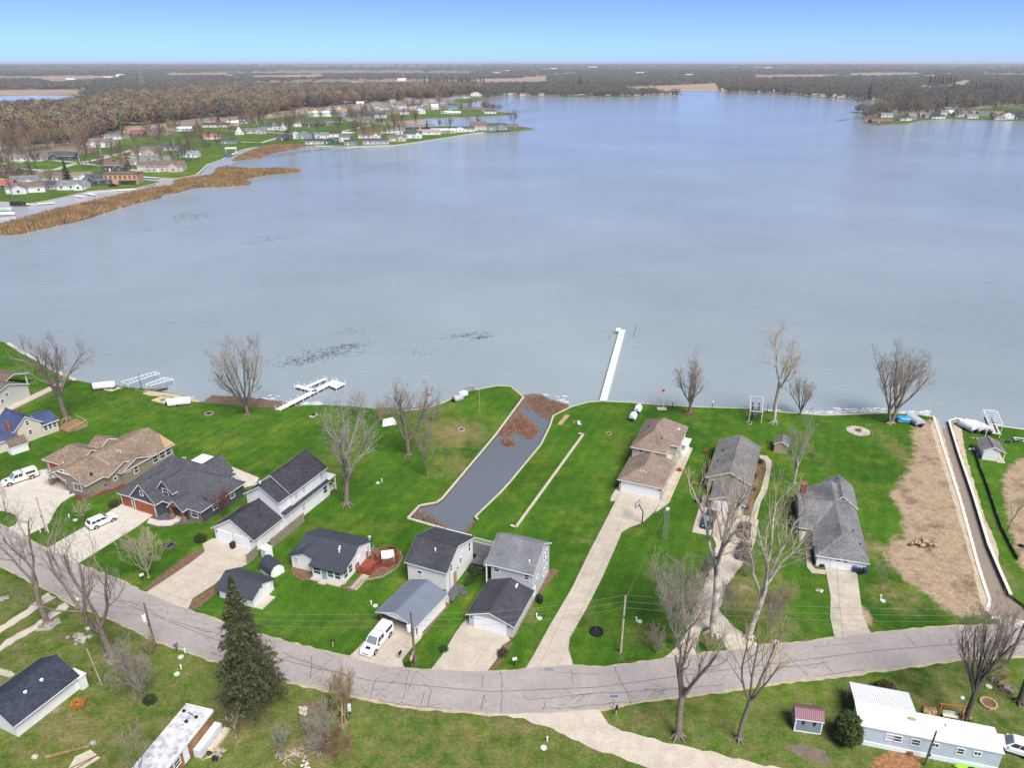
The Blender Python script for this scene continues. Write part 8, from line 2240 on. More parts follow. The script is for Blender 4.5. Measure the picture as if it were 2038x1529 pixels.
for x, y in ((-4, -1.8), (4, -1.8), (4, 1.8), (-4, 1.8)):
 part('post', MB().tube((x, y, -1), (x, y, 4.2), .15, .15, 6), METAL_W, t)
covered_boat('blue_boat', 'blue boat hanging on the lift beside the far inlet', 456, 313, 6, 2.6, 2.4, 40, mat('blue_hull', (.04, .09, .26), .4), None, False, WATER_Z)
covered_boat('black_boat', 'black pontoon boat moored in the far left channel', 38, 411, 8, 3, 2.6, -4, BLACK, None, False, WATER_Z)
covered_boat('beached_boat', 'pale green boat on lifts at the far left edge of the channel', 8, 422, 9, 3, 2.4, 8, mat('pale_green_cover', (.42, .47, .40), .6), None, False, WATER_Z)
covered_boat('white_boat', 'white boat tied up in the far left channel', 14, 429, 8, 2.6, 1.8, 10, COVER, None, False, WATER_Z)
# ---- fence, poles and wires
a, b = at(504, 1114), at(605, 1040)
t = thing('board_fence', 'weathered board fence between the long white house and the cottage', 'fence', (a.x, a.y, 0))
P = [at(493, 1124), at(514, 1104)], [at(541, 1092), at(606, 1038)]
r = random.Random(8)
for p, q in P:
 p, q = p - a, q - a
 L = (q - p).length
 n = int(L / .15)
 d = (q - p).normalized()
 rail = MB().bar((p.x, p.y, .4), (q.x, q.y, .4), .05, .09).bar((p.x, p.y, 1.4), (q.x, q.y, 1.4), .05, .09)
 part('rail', rail, WOOD_G, t)
 pk = MB()
 for i in range(n):
  c = p + d * (i + .5) * L / n
  c2 = c + d * .065
  c1 = c - d * .065
  s = Vector((d.y, -d.x, 0)) * .03
  h = 1.75 + r.uniform(-.05, .05)
  pk.mesh([c1 + s, c2 + s, c2 + s + Vector((0, 0, h)), c1 + s + Vector((0, 0, h)), c1 + s * 1.8, c2 + s * 1.8, c2 + s * 1.8 + Vector((0, 0, h)), c1 + s * 1.8 + Vector((0, 0, h))], [(0, 1, 2, 3), (7, 6, 5, 4), (3, 2, 6, 7), (0, 3, 7, 4), (1, 5, 6, 2)])
 part('pickets', pk, WOOD_G, t, kind='stuff')
 for i in range(int(L / 2.4) + 1):
  c = p + d * min(L, i * 2.4)
  part('post', MB().box(c.x - .05, c.x + .05, c.y - .05, c.y + .05, 0, 1.85), WOOD_G, t)
def utility_pole(label, base, top, m=POLEWOOD, r0=.16, lean=(0, 0), transformer=0, arms=0, name='utility_pole'):
 h = rise(base, top)
 p = at(*base)
 t = thing(name, label, 'pole', p)
 part('pole', MB().tube((0, 0, -.2), (lean[0] * h, lean[1] * h, h), r0, r0 * .7, 10), m, t)
 x, y = lean[0] * h, lean[1] * h
 if transformer:
  tr = part('transformer', MB().tube((x - .36, y - .12, h - 2.6), (x - .36, y - .12, h - 1.7), .26, .26, 12).blob((x - .36, y - .12, h - 1.7), .26, .26, .08), METAL_W, t)
  part('bushing', MB().tube((x - .36, y - .12, h - 1.62), (x - .36, y - .12, h - 1.35), .05, .03, 6), BLACK, tr)
 for k in range(arms):
  part('crossarm', MB().bar((x - .9, y, h - .4 - k * .9), (x + .9, y, h - .4 - k * .9), .1, .12), WOOD_G, t)
 part('insulator', MB().tube((x, y, h), (x, y, h + .22), .06, .04, 6).box(x - .06, x + .06, y - .2, y - .1, h - 3.4, h - 3.1), BLACK, t)
 return p + Vector((x, y, h))
poles = {
 'a': utility_pole('leaning grey pole with two white guard posts beside the curved drive', (92, 1058), 993, POLEPALE, .13),
 'b': utility_pole('dark utility pole with white transformer at the left roadside', (309, 1288), 1203, POLEWOOD, .16, (-.012, 0), 1),
 'c': utility_pole('dark utility pole with white transformer beside the carport drive', (827, 1324), 1222, POLEWOOD, .17, (-.02, 0), 1),
 'd': utility_pole('tall tan utility pole on the lawn right of the long drive', (1235, 1299), 1186, POLEPALE, .17, (.01, 0), 0),
 'e': utility_pole('dark utility pole by the road at the right edge', (2004, 1322), 1212, POLEWOOD, .16, (.08, 0), 0),
 'f': utility_pole('thin pale service pole with meter behind the low white bungalow', (203, 1364), 1290, POLEPALE, .08, (-.10, 0), 0, name='service_pole'),
 'g': utility_pole('dark weathered pole standing close to the mobile home', (1840, 1524), 1458, POLEWOOD, .14, (.03, 0), 0, name='service_pole'),
 'h': utility_pole('dark service pole with white meter box beside the narrow tuft of shoots', (694, 1434), 1352, POLEWOOD, .13, (-.06, 0), 0, name='service_pole'),
}
for k, (x, z) in enumerate(((-.6, 1.3), (.45, 1.3))):
 p = at(92, 1058)
 t = thing('guard_post', 'white guard post beside the leaning grey pole', 'post', (p.x + x * 1.2, p.y - .3, 0), 0, 'white guard posts by the leaning pole')
 part('post', MB().tube((0, 0, 0), (0, 0, z), .09, .09, 8), METAL_W, t)
p = at(681, 1446)
t = thing('timber_prop', 'tan timber prop leaning up beside the tuft of shoots', 'timber', p)
part('timber', MB().bar((0, 0, 0), (.1, .9, 3.6), .14, .10), WOOD_T, t)
p = at(703, 1420)
t = thing('meter_box', 'white meter box on the service pole by the tuft of shoots', 'meter box', (poles['h'].x + .35, p.y - .2, 0))
part('box', MB().box(-.2, .2, -.15, .15, .6, 1.5), METAL_W, t)
part('post', MB().box(-.05, .05, -.05, .05, 0, .6), BLACK, t)
WIRE = mat('cable_grey', (.20, .20, .20), .6, .1)
def wire(label, a, b, sag=1.0, r=.018, n=14):
 o = Vector(a)
 P = []
 for i in range(n + 1):
  f = i / n
  q = Vector(a).lerp(Vector(b), f)
  q.z -= sag * 4 * f * (1 - f)
  P.append(q - o)
 v, f = prisms([tuple(p) for p in P[:-1]], [tuple(p) for p in P[1:]], [r] * n, [r] * n, 3)
 tag(obj('overhead_wire', mesh_np('overhead_wire', v, f, WIRE), None, o), label, 'wire')
for nm, dz in (('topmost', 0.1), ('middle', -.9), ('lowest', -1.9)):
 for a, b, w in (('b', 'c', 'between the two transformer poles'), ('c', 'd', 'between the carport pole and the tall tan pole'), ('d', 'e', 'between the tall tan pole and the right edge pole')):
  wire(f'{nm} overhead wire {w}', poles[a] + Vector((0, 0, dz)), poles[b] + Vector((0, 0, dz)), .9)
 wire(f'{nm} overhead wire left of the left transformer pole', poles['b'] + Vector((0, 0, dz)), Vector((-92, 84, 9 + dz)), .9)
tw = at(1322, 1076)
wire('thin service wire from the tall tan pole to the lattice mast', poles['d'] + Vector((0, 0, -.6)), Vector((tw.x, tw.y, 7)), .5)
wire('service wire from the carport pole to the white two-storey house', poles['c'] + Vector((0, 0, -.8)), Vector((-8.6, 85.5, 5)), .3)
wire('service wire from the pale service pole to the low white bungalow', poles['f'], Vector((-53.2, 68.0, 3)), .2)
wire('service wire from the dark weathered pole to the mobile home', poles['g'], Vector((45.5, 62, 3)), .2)
# lattice antenna mast
h = rise((1322, 1076), 1012)
t = thing('lattice_mast', 'slim three-legged lattice antenna mast on the lawn by the tan house drive', 'mast', tw)
legs = [(-.32, -.18), (.32, -.18), (0, .36)]
for x, y in legs:
 part('leg', MB().tube((x, y, 0), (x, y, h), .035, .035, 6), METAL_G, t)
mb = MB()
for i in range(int(h / .8)):
 for (x0, y0), (x1, y1) in zip(legs, legs[1:] + legs[:1]):
  mb.bar((x0, y0, i * .8), (x1, y1, i * .8 + .8), .03, .03)
part('lattice', mb, METAL_G, t, kind='stuff')
part('antenna', MB().box(-.2, .35, -.12, .12, h - .35, h + .05), METAL_W, t)
# ---- flags, lamps, signs
def flag(label, base, top, flag_w=1.3, flag_h=.8, ang=0, pole_m=METAL_W, side=-1, droop=0.0, pole_h=None, z0=0):
 h = pole_h or rise(base, top)
 p = at(*base)
 t = thing('flagpole', label, 'flag', (p.x, p.y, z0), R(ang))
 part('pole', MB().tube((0, 0, 0), (0, 0, h), .045, .03, 8).blob((0, 0, h), .07, .07, .07, nu=8, nv=5), pole_m, t)
 if flag_w:
  red, wht, blu = mat('flag_red', (.45, .03, .04), .7, .05), mat('flag_white', (.78, .76, .76), .7, .03), mat('flag_blue', (.03, .05, .20), .7, .05)
  nx = 10
  def pt(u, v):
   return (side * u * flag_w * (1 - .4 * droop), .10 * math.sin(u * 7) * u, h - .08 - v * flag_h - u * flag_w * droop * .9)
  f = MB()
  for s in range(13):
   for i in range(nx):
    u0, u1, v0, v1 = i / nx, (i + 1) / nx, s / 13, (s + 1) / 13
    f.poly([pt(u0, v0), pt(u1, v0), pt(u1, v1), pt(u0, v1)], 2 if (u1 <= .41 and s < 7) else (0 if s % 2 == 0 else 1))
  fl = part('flag', f, [red, wht, blu], t)
  sm = MB()
  for rrow in range(5):
   for c_ in range(6 if rrow % 2 == 0 else 5):
    u, v = (.035 + c_ * .065 + (rrow % 2) * .032), (.05 + rrow * .10)
    x, y, z = pt(u, v)
    for dy in (-.012, .012):
     pts = []
     for k in range(10):
      rad = .022 if k % 2 == 0 else .009
      an = math.pi / 2 + k * math.pi / 5
      pts.append((x + rad * math.cos(an), y + dy, z + rad * math.sin(an)))
     sm.poly(pts)
  part('stars', sm, wht, fl, kind='stuff')
 return t
flag('stars and stripes flag flying from the white pole at the shore by the mulch ring', (1320, 812), 774, 1.7, 1.0, 10, side=-1, droop=.25)
flag('stars and stripes flag partly hidden behind the rounded tree by the channel', (856, 818), 782, 1.6, 1.0, 20, side=-1, droop=.25)
flag('stars and stripes flag hanging on the carport pole by the road', (826, 1325), 1295, 1.15, .75, 62, side=-1, droop=.75, pole_h=2.9)
flag('tall thin pale yellow pole on the point with no flag', (955, 824), 776, 0, pole_m=WOOD_P)
part('slab', MB().box(-1.0, 1.0, -.7, .7, 0, .1), CONC, thing('paved_square', 'small paved square at the foot of the shore flagpole', 'paving', at(1317, 814)))
for px, base, top, lab in ((1338, 812, 797, 'black lamp post with white globe right of the shore flagpole'), (1417, 814, 799, 'black lamp post with white globe right of the mulch ring tree'), (1527, 820, 803, 'dark post beside the upright boat lift')):
 h = rise((px, base), top)
 t = thing('lamp_post', lab, 'lamp', at(px, base))
 part('post', MB().tube((0, 0, 0), (0, 0, h - .35), .07, .06, 8).tube((0, 0, 0), (0, 0, .3), .14, .10, 8), BLACK, t)
 if px != 1527:
  part('globe', MB().blob((0, 0, h - .15), .2, .2, .22, nu=10, nv=6, amp=0), METAL_W, t)
 else:
  part('cap', MB().blob((0, 0, h - .3), .09, .09, .09, nu=8, nv=5, amp=0), BLACK, t)
h = rise((1220, 1412), 1387)
t = thing('street_sign', 'small blue street name sign on a post at the gravel lane corner', 'sign', at(1220, 1412))
part('post', MB().tube((0, 0, 0), (0, 0, h), .04, .04, 6), METAL_G, t)
part('sign_plate', MB().box(-.45, .45, -.015, .015, h - .1, h + .12), mat('sign_blue', (.03, .13, .42), .5, .05), t)
for k, (px, py, hh, m, lab) in enumerate([(1024, 1327, 1.1, METAL_W, 'white mailbox on a dark post by the grass strip left of the long drive'), (663, 1288, 1.0, BLACK, 'dark mailbox with yellow reflector on the lawn edge by the road'), (284, 1156, .9, METAL_W, 'white mailbox on the planted strip by the road'), (155, 1206, .9, METAL_W, 'white mailbox at the end of the two-track lane'), (352, 1296, .9, mat('mailbox_blue', (.08, .13, .26), .5), 'dark blue newspaper box at the left roadside'), (1226, 1424, 1.0, BLACK, 'black mailbox at the gravel lane corner below the street sign'), (797, 1312, .9, BLACK, 'black mailbox at the corner of the carport drive')]):
 t = thing('mailbox', lab, 'mailbox', at(px, py), R(20 + k * 9))
 part('post', MB().box(-.05, .05, -.05, .05, 0, hh), BLACK if m is not BLACK else WOOD_P, t)
 mb = MB().box(-.28, .28, -.13, .13, hh, hh + .18)
 mb.tube((-.28, 0, hh + .18), (.28, 0, hh + .18), .13, .13, 10)
 bx = part('box', mb, m, t)
 part('flag', MB().box(.05, .09, -.16, -.13, hh + .1, hh + .32), mat('signal_red', (.5, .03, .02), .5), bx)
# basketball hoop
h = rise((1278, 1042), 1019)
t = thing('basketball_hoop', 'black basketball hoop standing at the edge of the long drive', 'basketball hoop', at(1278, 1042), R(-36))
part('pole', MB().bar((0, 0, 0), (0, 0, 2.3), .14, .14).bar((0, 0, 2.3), (-1.0, .3, 3.1), .12, .12), BLACK, t)
bd = part('backboard', MB().box(-1.12, -1.06, -.75, .9, 2.75, 2.82).box(-1.12, -1.06, -.75, .9, 3.75, 3.82).box(-1.12, -1.06, -.75, -.68, 2.75, 3.82).box(-1.12, -1.06, .83, .9, 2.75, 3.82), BLACK, t)
part('board_glass', MB().box(-1.10, -1.08, -.68, .83, 2.82, 3.75), mat('clear_board', (.60, .60, .58), .2), bd)
part('rim', MB().ring((-1.4, .08, 3.0), .23, 12, .02, .03), mat('rim_orange', (.5, .12, .02), .5), bd)
# ---- fire pits, planters, septic lids, yard things
for k, (px, py, rad, m, lab) in enumerate([(416, 824, .95, STONE, 'stone fire ring on the lawn left of the broad bare tree'), (918, 856, .75, CONC, 'grey concrete fire ring on the dry grass beside the channel'), (1146, 842, .6, WOOD_T, 'small tan fire ring near the channel mouth on the right bank'), (1211, 864, .65, WOOD_T, 'brown fire ring on the lawn left of the tan house'), (1491, 843, .6, STONE, 'rough stone fire ring on the lawn left of the shore sycamore'), (324, 797, .5, STONE, 'dark fire pit in the middle of the sandy patch'), (1967, 1402, .95, WOOD_T, 'big tan landscape ring on the grass above the mobile home'), (336, 1088, 1.0, SLATE, 'dark round paver disc on the lawn right of the white SUV'), (1373, 825, 1.1, BARKBED, 'mulch ring around the vase shaped tree'), (1187, 1259, .95, BLACK, 'black mulch ring around the contorted small tree'), (2032, 1088, .4, BLACK, 'small dark ring beside the boat channel sapling')]):
 t = thing('fire_ring' if k < 7 else 'ground_ring', lab, 'fire pit' if k < 7 else 'ring', at(px, py))
 n = 12
 for i in range(n):
  a0, a1 = 2 * math.pi * i / n + .03, 2 * math.pi * (i + 1) / n - .03
  ri, ro = rad * .78, rad * 1.02
  part('stone', MB().prism([(ri * math.cos(a0), ri * math.sin(a0), .22), (ro * math.cos(a0), ro * math.sin(a0), .22), (ro * math.cos(a1), ro * math.sin(a1), .22), (ri * math.cos(a1), ri * math.sin(a1), .22)], 0), m, t)
 part('ash', MB().disc((0, 0, 0), rad * .78, None, 12, .06), BLACK if k != 6 else BARKBED, t)
t = thing('paver_circle', 'wide pale stone paver circle with fire pit on the right-hand lawn', 'paving', at(1708, 858))
rad = (at(1730, 858) - at(1686, 858)).length / 2
r = random.Random(5)
for rg, (ri, ro) in enumerate(((.30, .52), (.53, .75), (.76, 1.0))):
 n = 10 + rg * 7
 for i in range(n):
  a0, a1 = 2 * math.pi * i / n + .02, 2 * math.pi * (i + 1) / n - .02
  zz = .06 + r.uniform(0, .02)
  part('paver', MB().prism([(ri * rad * math.cos(a0), ri * rad * math.sin(a0), zz), (ro * rad * math.cos(a0), ro * rad * math.sin(a0), zz), (ro * rad * math.cos(a1), ro * rad * math.sin(a1), zz), (ri * rad * math.cos(a1), ri * rad * math.sin(a1), zz)], 0), r.choice([CONC2, CONC3, CONC]), t)
part('fire_bowl', MB().ring((0, 0, 0), rad * .22, 12, .09, .3), BRICKR, t)
slabs('fire_patio', ats([(614, 830), (626, 822.5), (634, 825), (623, 831.5)]), CONC2, size=(.9, .9))
t = thing('fire_bowl', 'dark fire bowl on the small white paved square by the shore', 'fire pit', at(624, 827))
part('bowl', MB().ring((0, 0, .06), .4, 10, .12, .25), BLACK, t)
slabs('fire_patio', ats([(205, 776), (222, 769), (243, 772), (222, 780)]), CONC, size=(1.2, 1.2))
t = thing('fire_bowl', 'pair of dark fire bowls on the gravel pad by the left shrink-wrapped boat', 'fire pit', at(222, 774))
part('bowl', MB().ring((-.6, 0, .06), .35, 10, .12, .25), BLACK, t)
part('bowl', MB().ring((.5, 0.2, .06), .35, 10, .12, .25), BLACK, t)
t = thing('garden_chair', 'white garden chair next to the small tan fire ring', 'chair', at(1153, 847), R(30))
part('seat', MB().box(-.3, .3, -.3, .3, .35, .42), METAL_W, t)
part('backrest', MB().box(-.3, .3, .26, .32, .42, .95), METAL_W, t)
for x in (-.27, .27):
 for y in (-.27, .27):
  part('leg', MB().box(x - .03, x + .03, y - .03, y + .03, 0, .35), METAL_W, t)
for k, (px, py, vx, vy, lab) in enumerate([(1273, 1238, 1266, 1237, 'pale green septic lid with white vent right of the tall tan pole'), (1074, 1222 + 10, 1068, 1229, 'pale green septic lid in the planted strip by the grey house garage'), (747, 1207, 739, 1204, 'pale septic lid left of the carport roof'), (752, 962, 760, 960, 'white septic lid on the lawn right of the twin-stemmed tree'), (352, 1343, 361, 1332, 'pale septic lid beside the spruce, nearer one'), (360, 1309, 369, 1300, 'pale septic lid at the left roadside, farther one'), (176, 1252, 180, 1249, 'tan septic lid beside the rock pile'), (1082, 1490, 1089, 1476, 'pale septic lid with white pipe near the gravel lane'), (1968, 1368, 1974, 1357, 'white septic lid on the grass below the pollard tree'), (1757, 1197, 1752, 1192, 'pale green septic lid on the grass right of the ranch drive'), (150, 1036, 138, 1031, 'pale green septic lid with vent left of the white SUV')]):
 t = thing('septic_lid', lab, 'septic lid', at(px, py))
 part('lid', MB().disc((0, 0, 0), .36, .36, 14, .1), mat('lid_green', (.50, .58, .46), .6, .1), t)
 v = at(vx, vy) - at(px, py)
 part('vent_pipe', MB().tube((v.x, v.y, 0), (v.x, v.y, .6), .09, .09, 8).blob((v.x, v.y, .62), .13, .13, .08, nu=8, nv=4, amp=0), METAL_W, t)
def bin_(label, px, py, m, ang=0, s=1.0):
 t = thing('wheelie_bin', label, 'bin', at(px, py), R(ang))
 t.scale = (s, s, s)
 mb = MB()
 mb.mesh([(-.25, -.28, 0), (.25, -.28, 0), (.25, .28, 0), (-.25, .28, 0), (-.32, -.36, 1.0), (.32, -.36, 1.0), (.32, .36, 1.0), (-.32, .36, 1.0)], [(3, 2, 1, 0), (0, 1, 5, 4), (1, 2, 6, 5), (2, 3, 7, 6), (3, 0, 4, 7)])
 part('body', mb, m, t)
 part('lid', MB().mesh([(-.34, -.4, 1.0), (.34, -.4, 1.0), (.34, .4, 1.06), (-.34, .4, 1.06), (-.28, -.3, 1.1), (.28, -.3, 1.1), (.28, .36, 1.14), (-.28, .36, 1.14)], [(0, 1, 5, 4), (1, 2, 6, 5), (2, 3, 7, 6), (3, 0, 4, 7), (4, 5, 6, 7)]), m, t)
 for x in (-.28, .28):
  part('wheel', MB().tube((x - .04, .33, .1), (x + .04, .33, .1), .1, .1, 8), RUBBER, t)
BINB = mat('bin_blue', (.025, .045, .16), .45, .1)
bin_('black wheelie bin between the twin white garage doors', 464, 1092, BLACK, -24)
bin_('blue wheelie bin standing apart on the ranch house drive', 1699, 1138, BINB, -10)
bin_('blue wheelie bin at the right corner of the ranch house', 1719, 1141, BINB, 15)
bin_('dark grey bin between the two blue ones', 1711, 1143, BLACK, 60, .85)
bin_('black bin in the planted bed by the grey house', 1074, 1200, BLACK, 40, 1.1)
bin_('small dark can at the rear corner of the carport roof', 884, 1185, BLACK, 0, .7)
t = thing('covered_grill', 'black covered grill by the wall of the white two-storey house', 'grill', at(941, 1137), R(-20))
part('cover', MB().blob((0, 0, .62), .65, .75, .62, nu=12, nv=7, amp=.06), BLACK, t)
part('wheel', MB().tube((-.5, -.6, .12), (-.4, -.6, .12), .12, .12, 8), RUBBER, t)
for k, (px, py, a, lab) in enumerate([(739, 1096, -20, 'grey air conditioner at the right wall of the cottage'), (212, 974, 66, 'grey air conditioner by the taupe side wall'), (572, 1047, -24, 'grey air conditioner at the long white house wall'), (395, 1010, -24, 'dark air conditioner in the gap right of the craftsman house'), (1576, 1040, -16, 'grey air conditioner at the left wall of the ranch house')]):
 t = thing('air_conditioner', lab, 'air conditioner', at(px, py), R(a))
 part('case', MB().box(-.38, .38, -.38, .38, .05, .8), METAL_G, t)
 part('fan_grille', MB().disc((0, 0, .8), .3, None, 12, .03), BLACK, t)
t = thing('landscape_edging', 'brown timber edging curving round the bed of the cottage deck', 'edging', at(715, 1146))
E_ = [at(x, y) - at(715, 1146) for x, y in ((690, 1170), (704, 1176), (722, 1157), (760, 1150), (790, 1132), (801, 1112), (796, 1098))]
for a, b in zip(E_, E_[1:]):
 part('timber', MB().bar((a.x, a.y, .08), (b.x, b.y, .08), .18, .22), WOOD_G, t)
t = thing('stepping_walk', 'plank walk leading to the red deck', 'walk', at(712, 1163), R(0))
d0, d1 = at(703, 1174) - at(712, 1163), at(728, 1146) - at(712, 1163)
for i in range(12):
 c = d0.lerp(d1, (i + .5) / 12)
 d = (d1 - d0).normalized()
 s = Vector((-d.y, d.x, 0)) * .6
 part('plank', MB().bar((c.x + s.x, c.y + s.y, .05), (c.x - s.x, c.y - s.y, .05), .36, .08), WOOD_P, t)
# piles: rocks, stumps, logs, brush
def pile(name, label, cat, base, n, sx, sy, sz, m, seed, piece='rock', size=.35, sticks=0, stick_m=None):
 t = thing(name, label, cat, at(*base))
 r = random.Random(seed)
 for i in range(n):
  x, y = r.gauss(0, sx * .45), r.gauss(0, sy * .45)
  k = max(0, 1 - (x / sx) ** 2 - (y / sy) ** 2)
  s = size * r.uniform(.5, 1.3)
  part(piece, MB().blob((x, y, s * .4 + sz * k * r.random()), s, s * r.uniform(.6, 1), s * r.uniform(.4, .8), seed=seed * 50 + i, amp=.3, nu=7, nv=4), m if not isinstance(m, list) else r.choice(m), t)
 for i in range(sticks):
  a = r.uniform(0, 6.3)
  x, y = r.gauss(0, sx * .4), r.gauss(0, sy * .4)
  l = r.uniform(.5, 1.2) * size * 2.6
  part('branch', MB().tube((x, y, .08 + sz * r.random() * .5), (x + l * math.cos(a), y + l * math.sin(a), .12 + sz * r.random()), .07, .03, 5), stick_m or BARK, t)
 return t
pile('stump_pile', 'dark tangle of grubbed-out roots and stumps on the bare earth lot', 'stump', (1840, 1086), 16, 1.5, .9, .9, [BARK_D, BARK, WOOD_T], 3, 'stump', .5, 46, BARK)
pile('rock_pile', 'flat pile of tan stone slabs on the grass by the left lane', 'rocks', (160, 1274), 16, 1.2, .8, .25, [STONE, CONC3], 4, 'rock', .42)
pile('rock_pile', 'ring of stones round the foot of the leaning tree', 'rocks', (94, 1245), 20, 1.4, .8, .1, [STONE, GRAVEL], 5, 'rock', .3)
pile('rock_pile', 'grey boulder edge at the left frame border', 'rocks', (6, 1192), 8, .9, .6, .3, [STONE, GRAVEL], 6, 'rock', .45)
pile('rock_pile', 'stones round the trunk of the two-stemmed shore tree', 'rocks', (1772, 844), 16, 1.2, .6, .25, [STONE, mat('pink_stone', (.42, .27, .22))], 7, 'rock', .36)
pile('rock_pile', 'small ring of pale stones round the pollard trunk', 'rocks', (1918, 1424), 14, 1.0, .6, .1, [CONC2, STONE], 8, 'rock', .26)
pile('debris_heap', 'heap of boards and branches at the foot of the big three-limbed tree', 'debris', (225, 1322), 5, 1.0, .5, .3, [WOOD_T, STONE, METAL_G], 9, 'scrap', .4, 14, WOOD_G)
pile('brush_heap', 'brown brush and scrap heap by the right edge trees', 'brush', (2000, 1372), 6, 1.2, 1.0, .4, [WOOD_G, BARK], 10, 'scrap', .4, 26, BARK)
pile('brush_heap', 'low brush heap of cut branches left of the centre bottom', 'brush', (580, 1508), 3, 2.2, 1.0, .3, [BARK], 11, 'scrap', .3, 40, TWIG_P)
pile('brush_heap', 'pile of thin cut branches below the service pole', 'brush', (626, 1488), 2, 2.0, 1.0, .3, [BARK], 12, 'scrap', .25, 40, TWIG_G)
pile('scrap_heap', 'jumble of boards and pots beside the rusty trailer steps', 'debris', (428, 1506), 7, .9, .8, .3, [WOOD_T, BLACK, STONE], 13, 'scrap', .4, 12, WOOD_P)
pile('grass_heap', 'heap of straw coloured cuttings behind the mobile home', 'cuttings', (1848, 1420), 9, .8, .5, .4, [mat('straw', (.38, .28, .14), .95, .3, 3)], 14, 'clump', .5)
pile('broken_slab', 'white broken concrete slabs on the ground near the spruce', 'rubble', (602, 1420), 6, .7, .8, .1, [CONC2], 15, 'slab', .4)
pile('stone_steps', 'small L of pale stone blocks on the grass left of the ranch drive', 'rocks', (1632, 1178), 7, .6, .4, .1, [CONC2, STONE], 16, 'block', .3)
pile('rock_pile', 'few pale stones round a hole at the road edge', 'rocks', (1545, 1280), 6, .5, .35, .05, [CONC2], 17, 'rock', .28)
pile('rubbish_heap', 'white and grey scraps at the bottom edge among the brush', 'rubbish', (606, 1524), 6, .8, .5, .1, [METAL_W, CONC2], 18, 'scrap', .25)
pile('clutter', 'dark junk stacked against the white waterside shed', 'clutter', (1944, 900), 8, .8, 1.6, .5, [BLACK, METAL_G, WOOD_G], 19, 'scrap', .4, 10, WOOD_G)
pile('stone_heap', 'low heap of brown rocks and soil near the waterside shed', 'rocks', (1938, 874), 9, 1.0, .4, .1, [STONE, BRICKR], 20, 'rock', .28)
pile('flower_pots', 'clutter of pots on the porch pavement of the taupe bungalow', 'pots', (140, 984), 6, .7, .6, .0, [BLACK, STONE, CONC2], 21, 'pot', .25)
t = thing('fallen_log', 'long fallen log lying on the grass at the bottom left', 'log', at(140, 1500))
a, b = at(92, 1511) - at(140, 1500), at(180, 1488) - at(140, 1500)
part('trunk', MB().tube((a.x, a.y, .22), (b.x, b.y, .18), .24, .14, 9), mat('dead_wood', (.22, .155, .08), .95, .4, 2, fine=.2), t)
part('branch_stub', MB().tube((0, 0, .2), (.3, .5, .5), .08, .05, 6), BARK, t)
for k, (px, py, lab) in enumerate([(70, 1510, 'pale cut log round at the bottom left'), (186, 1482, 'grey boulder at the end of the fallen log')]):
 t = thing('boulder' if k else 'log_round', lab, 'rock' if k else 'log', at(px, py))
 part('stone' if k else 'wood', MB().blob((0, 0, .18), .4, .3, .28, seed=k, amp=.15), STONE if k else WOOD_P, t)
t = thing('plywood_sheet', 'worn pale plywood sheet with planks across it at the bottom left', 'plywood', at(170, 1520))
c = [at(120, 1560), at(150, 1508), at(180, 1494), at(200, 1510)]
part('sheet', MB().prism(ccw([(p.x - at(170, 1520).x, p.y - at(170, 1520).y, .08) for p in c]), .02), WOOD_P, t)
for i in range(2):
 a, b = at(140, 1540 - i * 8) - at(170, 1520), at(205 + i * 6, 1500 - i * 2) - at(170, 1520)
 part('plank', MB().bar((a.x, a.y, .12), (b.x, b.y, .14), .12, .05), BARKBED, t)
# swing set
t = thing('swing_seat', 'orange timber A-frame swing with pale bench behind the mobile home', 'swing', at(1888, 1432), R(-12))
OR = mat('orange_timber', (.42, .135, .04), .7, .25, 3)
for x in (-1.35, 1.35):
 part('leg', MB().bar((x, -.6, 0), (x * .85, 0, 2.1), .1, .1), OR, t)
 part('leg', MB().bar((x, .6, 0), (x * .85, 0, 2.1), .1, .1), OR, t)
part('beam', MB().bar((-1.4, 0, 2.1), (1.4, 0, 2.1), .12, .14), OR, t)
st = part('bench', MB().box(-.75, .75, -.28, .25, .5, .56).box(-.75, .75, .2, .27, .56, 1.0), CONC2, t)
part('chain', MB().tube((-.7, 0, .55), (-.7, 0, 2.1), .02, .02, 4).tube((.7, 0, .55), (.7, 0, 2.1), .02, .02, 4), METAL_G, st)
h = rise((1899, 1432), 1390)
t = thing('yard_light', 'leaning grey pole with white lamp beside the orange swing', 'lamp', at(1900, 1432))
part('pole', MB().tube((0, 0, 0), (.1, 0, h), .06, .05, 8), METAL_G, t)
part('lamp_head', MB().blob((.1, 0, h), .25, .2, .22, nu=8, nv=5, amp=0), METAL_W, t)
# kayak, van by the mobile home
t = thing('kayak', 'bright lime green kayak lying against the mobile home at the bottom edge', 'kayak', at(1932, 1535), R(-14))
mb = MB()
rings = []
for i in range(9):
 f = -1 + i / 4
 w = .38 * math.sqrt(max(0, 1 - f * f)) + .01
 rings.append([(f * 1.7, -w, .28), (f * 1.7, -w * .6, .02 + .1 * f * f), (f * 1.7, w * .6, .02 + .1 * f * f), (f * 1.7, w, .28), (f * 1.7, w * .5, .36), (f * 1.7, -w * .5, .36)])
for a, b in zip(rings, rings[1:]):
 for i in range(6):
  mb.poly([a[i], b[i], b[(i + 1) % 6], a[(i + 1) % 6]])
part('hull', mb, mat('lime_plastic', (.28, .70, .02), .35, .05), t)
part('cockpit', MB().disc((.1, 0, .36), .5, .2, 12, .02), BLACK, t)
